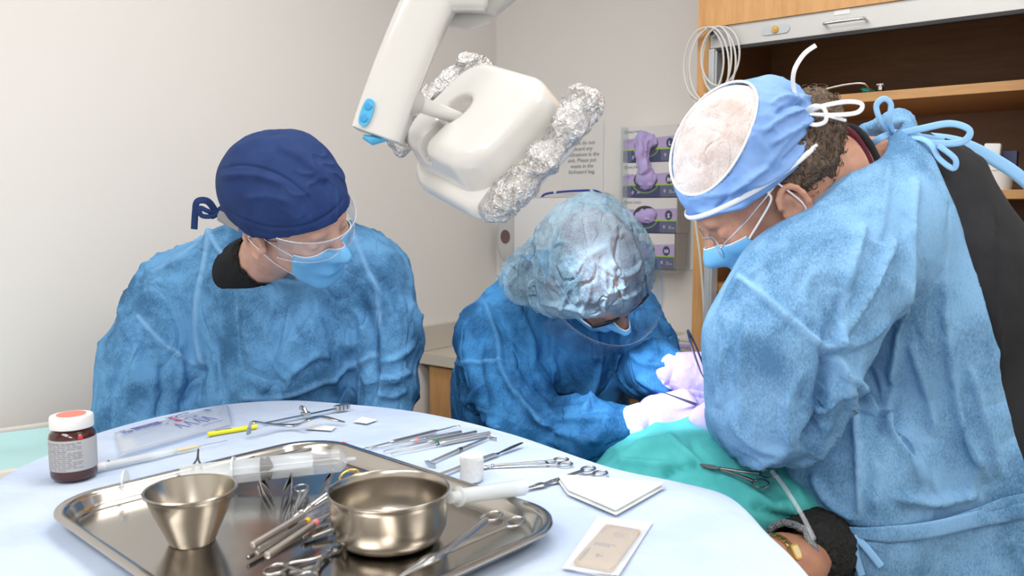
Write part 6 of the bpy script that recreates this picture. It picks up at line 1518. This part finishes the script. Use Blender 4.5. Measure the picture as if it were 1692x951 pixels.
st3 = [([(1228, 462), (1262, 490), (1310, 530), (1345, 560), (1374, 574)], 5, .006, .7), ([(1425, 375), (1400, 470), (1385, 545), (1376, 575)], 7, .010, .3), ([(1472, 400), (1440, 470), (1400, 535), (1378, 572)], 7, .011, .3), ([(1470, 265), (1462, 330), (1450, 400)], 6, .006), ([(1510, 300), (1500, 400), (1492, 500), (1475, 620), (1470, 700)], 7, .010, .35), ([(1385, 590), (1405, 650), (1418, 740), (1420, 850)], 6, .009, .5), ([(1374, 580), (1362, 640), (1350, 700), (1330, 745)], 10, -.025), ([(1400, 470), (1370, 540), (1355, 600)], 6, -.006), ([(1385, 600), (1440, 660), (1480, 720), (1530, 800)], 7, .009), ([(1340, 780), (1370, 830), (1420, 860)], 6, .009), ([(1560, 420), (1565, 560), (1590, 700), (1640, 800)], 8, .008), ([(1600, 600), (1630, 700), (1650, 790)], 6, .008), ([(1470, 620), (1480, 700), (1520, 760)], 8, -.009), ([(1430, 600), (1450, 660), (1455, 720)], 7, -.007), ([(1500, 560), (1530, 640), (1545, 720)], 9, .007),
       ([(1240, 430), (1210, 480), (1190, 540)], 7, .006), ([(1300, 400), (1260, 440), (1230, 460)], 6, .004), ([(1200, 560), (1192, 620), (1190, 680)], 7, .006), ([(1240, 520), (1225, 600), (1230, 700)], 9, .006), ([(1330, 600), (1300, 680), (1310, 750)], 8, .006), ([(1205, 690), (1240, 730), (1290, 750)], 6, .006), ([(1366, 500), (1380, 540), (1376, 572)], 5, .008), ([(1378, 578), (1430, 560), (1470, 520)], 6, .007), ([(1350, 440), (1330, 490), (1340, 540)], 7, .005), ([(1420, 280), (1380, 320), (1340, 350)], 6, .004),
       ([(1335, 866), (1400, 880), (1480, 884), (1560, 872), (1640, 856), (1692, 845)], 8, -.014), ([(1470, 820), (1540, 830), (1620, 815)], 7, .008)]
cloth_mesh('gown', gs3, (.15, .85, .31), (1.1, 1.75, 1.62), .0046, M['gown3'], p3, st3, [((6, 6, 2.6), .014, 1, 'n'), ((8, 8, 3.5), .013, 1.8, 'r'), ((15, 15, 8), .0045, 1.8, 'r'), ((30, 30, 18), .0025, 1.5, 'r')])
ss = Sdf(); torso3(ss, -.004); ss.cutcap(P(1440, 262, 1.24), .064, P(1375, 295, 1.23), .09, .008); ss.plane((0, 0, .80), (0, 0, -1), .01)
ss.chain([(np.array([hx3, hy3, .9]), .15), (np.array([hx3, hy3, .8]), .15)], .05)
cloth_mesh('scrub_top', ss, (.3, .9, .78), (1.1, 1.7, 1.6), .008, M['greyscrub'], p3, [([(1640, 330), (1640, 450), (1650, 600)], 6, .006), ([(1600, 470), (1625, 560), (1640, 640)], 8, -.01)], [((8, 8, 4), .008, 1, 'n'), ((14, 14, 7), .006, 1.5, 'r')])
b = MB(); cN = P(1412, 268, 1.24); axn = nb3 - P(1375, 295, 1.23); axn = axn / np.linalg.norm(axn)
def ringpts(c, ax, r1, r2, n=36, a0=0, a1=2 * math.pi):
    u = np.cross(ax, [0, 1, 0]); u /= np.linalg.norm(u); w = np.cross(ax, u); return [c + u * r1 * math.cos(a0 + (a1 - a0) * i / n) + w * r2 * math.sin(a0 + (a1 - a0) * i / n) for i in range(n + (0 if abs(a1 - a0) > 6.28 else 1))]
axc = np.array([.80, 0.0, .60])
cc3 = P(1410, 285, 1.245) - np.array([0, 0, .012])
b.tube(ringpts(cc3, np.array([.83, .0, .25]), .078, .082), .0085, 12, closed=True, flat=(.5, 1)); build('maroon_collar', b, M['collar'], p3, world=True)
b = MB(); b.tube(ringpts(cc3 + np.array([.012, 0, -.002]), np.array([.83, 0, .25]), .083, .087), .008, 12, closed=True, flat=(.5, 1)); build('collar_edge', b, M['greyscrub'], p3, world=True)
b = MB(); b.tube(ringpts(P(1392, 288, 1.235), np.array([.84, 0, .18]), .066, .068), .0016, 8, closed=True); build('neck_cord', b, M['hair1'], p3, world=True, label='thin dark cord')
# cap
c3 = Sdf(); c3g = lambda a: h3 + R3 @ (np.array(a) * K3)
def capbase(s):
    s.ell(c3g((-.010, 0, .050)), np.array((.108, .088, .096)), R3, .03); s.ell(c3g((-.030, 0, .078)), np.array((.092, .088, .075)), R3, .04)
    s.plane(c3g((-.01, 0, .018)), R3 @ np.array([.14, 0, -.99]), .004)
capbase(c3)
AXW = R3 @ np.array([.20, .42, .90]); AXW /= np.linalg.norm(AXW); c3c = c3g((-.01, 0, .045))
AU = R3 @ np.array([1, 0, -.2]); AU -= AXW * (AU @ AXW); AU /= np.linalg.norm(AU); AV = np.cross(AXW, AU)
def cone(X, k=1.0):
    Y = X - c3c; z = Y @ AXW; return (np.hypot((Y @ AU) / .084, (Y @ AV) / .066) - k * 1.0) * .07 + np.where(z < .03, (.03 - z), 0)
def wavy(X): return .0035 * (vnoise(X * 40) - .5)
c3.fn(lambda X, d: np.maximum(d, -(cone(X) + wavy(X))))
stc3 = [([(1130, 320), (1200, 318), (1262, 280), (1300, 230), (1345, 200)], 5, .003), ([(1200, 330), (1230, 300), (1270, 275)], 4, .006), ([(1240, 310), (1290, 285), (1330, 240)], 4, .005), ([(1270, 240), (1310, 215), (1345, 195)], 4, .006), ([(1260, 220), (1300, 190), (1330, 180)], 3, .006), ([(1180, 350), (1210, 320), (1240, 316)], 4, -.004), ([(1150, 350), (1200, 345), (1240, 335)], 4, .004), ([(1280, 190), (1310, 170), (1335, 175)], 3, -.005), ([(1275, 170), (1300, 160), (1325, 165)], 3, .005), ([(1290, 270), (1320, 240), (1345, 215)], 3, -.004)]
cloth_mesh('surgical_cap', c3, h3 - .2, h3 + .2, .0026, M['cap3'], p3, stc3, [((18, 18, 18), .004, 1, 'n'), ((26, 26, 26), .006, 1.5, 'r'), ((50, 50, 50), .003, 1.5, 'r')])
cap3o = [o for o in p3.children if o.name.startswith('surgical_cap')][0]
cw = Sdf(); capbase(cw); cw.fn(lambda X, d: np.maximum(d + .0006, cone(X, 1.04) + wavy(X)))
cloth_mesh('mesh_crown', cw, h3 - .2, h3 + .2, .0036, M['capmesh'], cap3o, (), [((18, 18, 18), .004, 1, 'n'), ((24, 24, 24), .003, 1.4, 'r')], label='white see-through crown')
# gathered edge and stitched white band
tcap = Sdf(); capbase(tcap)
base_ = np.array([c3c + AU * .085 * math.cos(a) + AV * .067 * math.sin(a) for a in [2 * math.pi * i / 60 for i in range(60)]])
tt_ = march(tcap, base_, np.repeat(AXW[None], 60, 0), .2)
b = MB(); b.tube(list(base_ + AXW * (tt_ + .001)[:, None]), .0018, 8, closed=True); build('gathered_edge', b, M['maskw'], cap3o, world=True)
# white stitched band a little above the lower edge
nB = R3 @ np.array([-.14, 0, .99]); cB = c3g((-.01, 0, .030)); eu = R3 @ np.array([.99, 0, .14]); ev = np.cross(nB, eu)
dd = np.array([eu * math.cos(a) + ev * math.sin(a) for a in [2 * math.pi * i / 72 for i in range(72)]])
td = march(tcap, np.repeat(cB[None], 72, 0), dd, .2)
b = MB(); b.tube(list(cB + dd * (td + .0045)[:, None]), .0042, 10, closed=True, flat=(.5, .9), up=tuple(nB)); build('white_band', b, M['maskw'], cap3o, world=True)
kt = P(1326, 188, 1.135)
ribbon(cap3o, [kt, P(1312, 150, 1.13), P(1312, 118, 1.12), P(1328, 90, 1.12), P(1348, 75, 1.12)], .0062, .0008, M['tie'], 'cap_tie')
ribbon(cap3o, [kt, P(1360, 175, 1.12), P(1400, 168, 1.115), P(1424, 172, 1.11), P(1416, 186, 1.11), P(1375, 190, 1.12), kt], .0062, .0008, M['tie'], 'cap_tie')
ribbon(cap3o, [kt, P(1345, 175, 1.115), P(1362, 180, 1.11), P(1364, 200, 1.11), P(1345, 206, 1.115), P(1325, 197, 1.12), kt], .0058, .0008, M['tie'], 'cap_tie')
ribbon(cap3o, [kt, P(1360, 190, 1.12), P(1398, 199, 1.12)], .0046, .0008, M['tie'], 'cap_tie')
b = MB(); b.box(kt, (.016, .012, .016), .005); build('tie_knot', b, M['tie'], cap3o, world=True)
# hair at the nape
hh3 = Sdf(); hh3.ell(c3g((-.045, 0, .012)), (.075, .080, .062), R3, .03); hh3.ell(c3g((-.085, 0, .028)), (.035, .06, .055), R3, .03); hh3.ell(P(1335, 205, 1.2), (.04, .06, .05), None, .03)
hh3.plane(c3g((-.012, 0, 0)), R3 @ np.array([1, 0, .15]), .01)
V, F = mesh_sdf(hh3, h3 - .2, h3 + .2, .0045); V = relax(V, F, 1); Nn = vnormals(V, F); V = V + Nn * (ridge(V * 45, 1.) * .006 + (vnoise(V * 60) - .5) * .006)[:, None]
b = MB(); b.v = [tuple(q) for q in V]; b.f = [tuple(q) for q in F]; b.m = [0] * len(F)
rs = np.random.RandomState(3); toc = CAM - V; idx = rs.choice(len(V), 620, replace=False)
for i in idx:
    q, n_ = V[i], Nn[i]; tdir = np.cross(n_, rs.randn(3)); tdir /= np.linalg.norm(tdir); bd2 = np.cross(n_, tdir); r0 = rs.uniform(.003, .007); ln = rs.uniform(.6, 1.5)
    pts = [q + n_ * (.001 + .003 * math.sin(a * .5)) + tdir * (r0 * math.cos(a) - r0 + a * .0012) + bd2 * r0 * math.sin(a) for a in [ln * 4.2 * j / 9 for j in range(10)]]
    b.tube(pts, [.0009 * (1 - j / 12) for j in range(10)], 4, cap=False)
build('hair', b, M['hair3'], p3, world=True, auto=0)
# brow and sideburn stubble, mask, glasses
mk3, G = mask_patch('face_mask', bs3, g3, R3, K3, M['maskb'], p3, elev=(20, -55), az=60)
e3 = g3((-.012, .086, .022)); loop(mk3, [G[1, -1], g3((.010, .080, .004)), g3((.004, .084, .018)), e3], r=.0016); loop(mk3, [G[-2, -1], g3((.0, .076, -.05)), g3((-.02, .088, -.03)), e3])
gl3 = build('glasses', MB().tube([g3((.098, -.011, .002)), g3((.106, 0, .006)), g3((.098, .011, .002))], .0010, 8), M['chrome'], p3, world=True)
for sy in (1, -1):
    ring = [g3((.104 + .004 * math.cos(a) - .010 * ((.034 + .024 * math.cos(a)) / .06) ** 2 + .004 * math.sin(a) * -1, sy * (.034 + .023 * math.cos(a)), -.006 + .019 * math.copysign(abs(math.sin(a)) ** .8, math.sin(a)))) for a in [2 * math.pi * i / 36 for i in range(36)]]
    b = MB(); b.tube(ring, .0009, 8, closed=True); build('rim', b, M['chrome'], gl3, world=True)
    b = MB(); b.add(ring, [tuple(range(36))]); build('lens', b, M['lens'], gl3, world=True, smooth=False)
    b = MB(); b.tube([ring[0], g3((.05, sy * .080, .006)), g3((-.01, sy * .083, .018))], .0012, 8); build('temple_arm', b, M['chrome'], gl3, world=True)
# gown ties at the neck and belt
g3o = [o for o in p3.children if o.name.startswith('gown')][0]
kt = P(1478, 222, 1.19)
ribbon(g3o, [P(1430, 245, 1.20), P(1455, 228, 1.18), kt, P(1520, 226, 1.17), P(1560, 232, 1.17)], .010, .0012, M['bluetie'], 'neck_tie')
ribbon(g3o, [kt, P(1456, 200, 1.17), P(1448, 175, 1.17), P(1460, 163, 1.17), P(1472, 172, 1.17), P(1470, 200, 1.17), kt], .0085, .001, M['bluetie'], 'neck_tie')
ribbon(g3o, [kt, P(1520, 213, 1.16), P(1570, 204, 1.155), P(1602, 215, 1.15), P(1590, 234, 1.15), P(1540, 236, 1.16), kt], .010, .001, M['bluetie'], 'neck_tie')
ribbon(g3o, [kt, P(1530, 232, 1.15), P(1552, 262, 1.14), P(1575, 278, 1.135), P(1578, 262, 1.135), P(1550, 240, 1.14)], .0085, .001, M['bluetie'], 'neck_tie')
ribbon(g3o, [P(1500, 228, 1.26), P(1580, 236, 1.27), P(1640, 262, 1.28), P(1700, 305, 1.28), P(1760, 380, 1.28)], .022, .003, M['bluetie'], 'far_gown_edge')
b = MB(); b.box(kt, (.014, .012, .014), .005); build('tie_knot', b, M['bluetie'], g3o, world=True)
gsurf = gs3
def wrap_on(pts, off=.004):
    out = []
    for (x, y) in pts:
        r = ray(x, y); r = r / np.linalg.norm(r); t = .7
        for _ in range(80): t += max(-.01, min(.04, float(gsurf((CAM + r * t)[None])[0]) - off)) * .8
        out.append(CAM + r * t)
    return out
for pts, w in ((((1336, 868), (1400, 878), (1470, 882), (1540, 874), (1610, 858), (1670, 846), (1700, 842)), .030), (((1540, 872), (1600, 850), (1660, 830), (1700, 822)), .018)):
    ribbon(g3o, wrap_on(pts, .007), w, .004, M['bluetie'], 'belt', up=(.25, -.97, .1) if False else (0, 0, 1)) if False else None
    b = MB(); q = spline(wrap_on(pts, .006), 6); q = [p_ + np.array([0, .012 * max(0, 1 - i / 8), 0]) for i, p_ in enumerate(q)]; b.tube(q, [w / 2 * (.02 + .98 * min(1, i / 12)) * .8 for i in range(len(q))], 12, flat=(.16, 1), up=(0, 0, 1), power=3); build('belt', b, M['gown3'], g3o, world=True)
for pts in (((1412, 884), (1404, 905), (1398, 930), (1394, 960)), ((1412, 884), (1432, 905), (1456, 935)), ((1412, 884), (1414, 915), (1424, 950))):
    b = MB(); q = spline(wrap_on(pts, .006), 6); b.tube(q, .005, 10, flat=(1, .2), up=(0, -1, 0), power=3); build('belt_tie', b, M['bluetie'], g3o, world=True)
glove(p3, W3, (-.35, .9, -.1), (-.3, -.1, .9), -1, (35, 40, 45, 50), k=1.0); glove(p3, W4, (-.75, -.3, -.5), (-.2, .3, .9), 1, (35, 40, 45, 50), k=1.0)

# held tools
a, b_ = P(1137, 546, 1.40), P(1169, 634, 1.45)
Mx, Ln = (lambda x: (frame(b_, x, (0, 1, 0)), float(np.linalg.norm(x))))(a - b_)
t = thing('held_tweezers', 'long dark tweezers held upright in the gloved left hand of the person in the middle', 'tweezers', M=Mx)
for s_ in (1, -1):
    b = MB(); b.tube(spline([(0, 0, s_ * .0012), (Ln * .3, 0, s_ * .004), (Ln * .7, 0, s_ * .0035), (Ln, 0, s_ * .0006)], 6), [.0012 + .0028 * min(1, i / 9) for i in range(19)], 10, flat=(.45, 1), up=(0, 1, 0), power=3); build('tine', b, M['instd'], t)
a, b_ = P(1091, 646, 1.36), P(1150, 668, 1.40); Mx, Ln = IM(a, b_)
t = thing('held_probe', 'thin steel probe held in the lower gloved hand', 'dental instrument', M=Mx)
b = MB(); b.tube([(0, 0, 0), (Ln * .4, 0, 0), (Ln, 0, 0)], [.0006, .0013, .003], 10); build('shaft', b, M['instd'], t)

# ================= patient under the teal drape
hp = P(1215, 770, 1.46)
p4 = thing('person', 'patient lying under the teal drape, only a wrist with a gold watch showing', 'person', (.42, 1.1, .6))
b4 = Sdf(); R4 = Rot((.05, -.35, .93), (.0, .93, .35)); g4 = add_head(b4, hp + np.array([.01, .02, -.02]), R4, 1.0)
b4.cap(g4((-.03, 0, -.06)), .055, np.array([.40, 1.30, .84]), .06, .03); b4.ell((.42, 1.22, .80), (.15, .14, .09), None, .06); b4.ell((.44, .86, .72), (.14, .16, .09), None, .06)
w4 = P(1284, 922, 1.04); e4 = P(1352, 898, 1.10); s4 = np.array([.50, 1.38, .84]); b4.cap(s4, .045, e4, .036, .03).cap(e4, .034, w4 + np.array([.03, 0, -.01]), .030, .02).cap(w4 + np.array([.03, 0, -.01]), .030, w4, .027, .02)
hand_sdf(b4, w4, w4 - e4 + np.array([0, 0, -.05]), (-.2, -.35, .9), 1, (18, 22, 24, 26))
s5 = np.array([.26, 1.20, .80]); b4.cap(s5, .05, (.24, .98, .72), .042, .03).cap((.24, .98, .72), .04, (.34, .82, .74), .03, .02)
for dx in (-.08, .08): b4.cap((.44 + dx, .80, .70), .085, (.46 + dx, .42, .66), .06, .05).cap((.46 + dx, .42, .66), .056, (.46 + dx, .12, .42), .04, .03)
V, F = mesh_sdf(b4, np.array([.1, .05, .33]), np.array([.75, 1.68, 1.08]), .008); V = relax(V, F, 1); build('body', (V, F), M['skin4'], p4, world=True, auto=0)
sl = Sdf(); d_ = (e4 - w4) / np.linalg.norm(e4 - w4); q0 = w4 + d_ * .032
sl.cap(q0, .038, e4, .043, .02).cap(e4, .043, s4 - np.array([0, 0, .03]), .052, .03).ell((.42, 1.22, .80), (.165, .155, .105), None, .06).ell((.44, .86, .72), (.155, .175, .105), None, .06).cap((.26, 1.2, .80), .06, (.24, .98, .72), .052, .03); sl.cutcap(w4 - d_ * .05, .0335, w4 + d_ * .045, .0335, .004); sl.cutcap(w4 - d_ * .05, .06, w4 + d_ * .004, .045, .004)
V, F = mesh_sdf(sl, np.array([.1, .6, .55]), np.array([.72, 1.5, 1.05]), .006); Nn = vnormals(V, F); V = V + Nn * ((vnoise(V * 160) - .5) * .006)[:, None]
build('fleece_jacket', (V, F), M['fleece'], p4, world=True, auto=0)
b = MB(); u_ = np.cross(d_, [0, 0, 1.]); u_ /= np.linalg.norm(u_); v_ = np.cross(d_, u_)
rp = [q0 + d_ * -.002 + (u_ * math.cos(a) + v_ * math.sin(a)) * .0400 + (vnoise(np.array([[a * 5, 1., 2.]]))[0] - .5) * .005 for a in [2 * math.pi * i / 60 for i in range(60)]]
b.tube(rp, .005, 8, closed=True); build('sleeve_trim', b, M['fleecew'], p4, world=True, label='grey and white fuzzy trim')
tr = Sdf()
for dx in (-.08, .08): tr.cap((.44 + dx, .84, .69), .10, (.46 + dx, .42, .66), .072, .05).cap((.46 + dx, .42, .66), .070, (.46 + dx, .12, .42), .055, .03)
V, F = mesh_sdf(tr, np.array([.2, .02, .35]), np.array([.7, 1.0, .85]), .01); build('trousers', (V, F), M['greyscrub'], p4, world=True, auto=0)
wt = thing('wrist_watch', 'gold wrist watch on the patient\'s wrist beside the black fleece cuff', 'watch', w4 + d_ * .018)
wc = w4 - d_ * .004
b = MB()
for i in range(26):
    a = 2 * math.pi * i / 26; q = wc + (u_ * math.cos(a) + v_ * math.sin(a)) * .0315; x = -u_ * math.sin(a) + v_ * math.cos(a); m_ = frame(q, x, d_); R_ = m_.to_3x3(); b.box(q, (.0072, .011, .003), .001, R_)
bo_ = build('link_bracelet', b, M['gold'], wt, world=True); bo_['kind'] = 'stuff'
nd = CAM - wc; nd -= d_ * (nd @ d_); nd /= np.linalg.norm(nd); m_ = frame(wc + nd * .033, d_, np.cross(nd, d_))
b = MB(); b.prism(rrect(.008, .010, .004, 5), -.002, .004, M=m_); build('watch_case', b, M['gold'], wt, world=True, smooth=False)
b = MB(); b.prism(rrect(.0055, .0075, .003, 5), .004, .0045, M=m_); build('dial', b, mat('cream_dial', (.75, .62, .35), .3), wt, world=True, smooth=False)
# teal drape
td_ = Sdf()
td_.ell((.285, 1.33, .885), (.175, .16, .120), None, .08); td_.ell((.37, 1.20, .865), (.16, .20, .135), None, .08); td_.cap(P(1170, 745, 1.40), .055, P(1090, 745, 1.40), .045, .06)
td_.ell((.40, 1.42, .90), (.13, .13, .12), None, .07); td_.plane((.4, 1.115, .9), (.25, -1, -.25), .02)
std = [([(1130, 770), (1060, 766), (1020, 760)], 5, .006), ([(1155, 768), (1120, 772), (1090, 790)], 5, -.010), ([(1100, 715), (1130, 745), (1160, 765)], 6, .007), ([(1140, 720), (1150, 745), (1170, 765)], 4, -.006), ([(1180, 790), (1230, 810), (1290, 850)], 8, .008), ([(1200, 775), (1260, 800), (1300, 830)], 7, -.008), ([(1240, 830), (1270, 845), (1310, 862)], 6, -.01), ([(1010, 740), (1060, 730), (1110, 722)], 6, .004), ([(1270, 800), (1290, 820), (1310, 850)], 5, .008)]
V, F = mesh_sdf(td_, np.array([.05, .8, .7]), np.array([.65, 1.65, 1.15]), .0055); keep = (V[F].mean(1)[:, 2] > .80); F = F[keep]
use = np.unique(F); mp = -np.ones(len(V), int); mp[use] = np.arange(len(use)); V = V[use]; F = mp[F]
V = relax(V, F, 2); Nn = vnormals(V, F); V = V + Nn * ((vnoise(V * 8) - .5) * .018 + ridge(V * np.array([9, 6, 9]), 1.4) * .008)[:, None]; V, _ = sculpt(V, F, std)
dro = build('teal_drape', (V, F), M['teal'], world=True, auto=0, solid=.001); tag(dro, 'teal cloth drape covering the reclining patient', 'drape')
# clamp on the teal drape and clear tube
def tsurf(x, y, off=.004):
    r = ray(x, y); r = r / np.linalg.norm(r); t = .9
    for _ in range(80): t += max(-.01, min(.03, float(td_((CAM + r * t)[None])[0]) - off - .004)) * .8
    return CAM + r * t
A_, B_ = tsurf(1157, 767, .008), tsurf(1272, 792, .022); x_ = B_ - A_
Mx = frame(A_, x_, np.cross((0, -.55, .83), x_)); Ln = float(np.linalg.norm(x_))
t = thing('towel_clamp', 'dark straight clamp clipped to the teal drape', 'forceps', M=Mx)
for s_, k_ in ((1, 0), (-1, 1)):
    b = MB(); pth = spline([(0, -s_ * .0006, 0), (Ln * .16, -s_ * .002, 0), (Ln * .30, 0, s_ * .001), (Ln * .6, s_ * .0045, 0), (Ln * .84, s_ * .0095, 0)], 6); b.tube(pth, [.0012 + .0012 * min(1, i / 7) for i in range(len(pth))], 10, flat=(1, .7), up=(0, 0, 1)); am = build('arm', b, M['instd'], t)
    b = MB(); b.tube([(Ln * .93 + .0125 * math.cos(a), s_ * .0115 + .0088 * math.sin(a), 0) for a in [2 * math.pi * i / 28 for i in range(28)]], .0014, 8, closed=True, up=(0, 0, 1)); build('finger_ring', b, M['instd'], am)
b = MB(); b.lathe([(0, -.0025), (.0024, -.0025), (.0026, .0025), (0, .0025)], c=(Ln * .30, 0, 0), seg=16); build('pivot_screw', b, M['instd'], t)
t = thing('suction_tube', 'clear plastic tube running down over the teal drape beside the gown', 'tube', tsurf(1290, 800))
b = MB(); b.tube(spline([P(1276, 778, 1.10), P(1300, 810, 1.07), P(1325, 850, 1.05), P(1345, 890, 1.02)], 8), .0032, 12); build('tubing', b, M['clear'], t, world=True)
# chair under the patient
t = thing('dental_chair', 'reclined treatment chair under the patient, hidden by the teal drape', 'chair', (.42, 1.0, 0))
s = Sdf(); s.cap((.42, 1.55, .80), .06, (.42, 1.25, .74), .06, .04); s.cap((.40, 1.25, .73), .06, (.44, .85, .62), .06, .04); s.cap((.44, .85, .60), .06, (.46, .40, .56), .06, .04)
s.fn(lambda X, d: d)
V = []; b = MB()
pth = spline([(.40, 1.62, .84), (.40, 1.45, .76), (.40, 1.2, .69), (.41, .95, .60), (.44, .75, .56), (.46, .42, .54), (.46, .15, .36)], 6)
b.tube(pth, [.09 + .015 * min(1, i / 12) for i in range(len(pth))], 20, flat=(1, .3), up=(0, 0, 1), power=4); build('cushion', b, mat('chair_vinyl', (.12, .16, .22), .5), t, world=True)
b = MB(); b.tube([(.43, .9, .05), (.43, .9, .56)], .07, 24); b.lathe([(0, 0), (.24, 0), (.24, .03), (.1, .06), (0, .06)], c=(.43, .9, 0), seg=40); build('base', b, M['offw'], t, world=True)
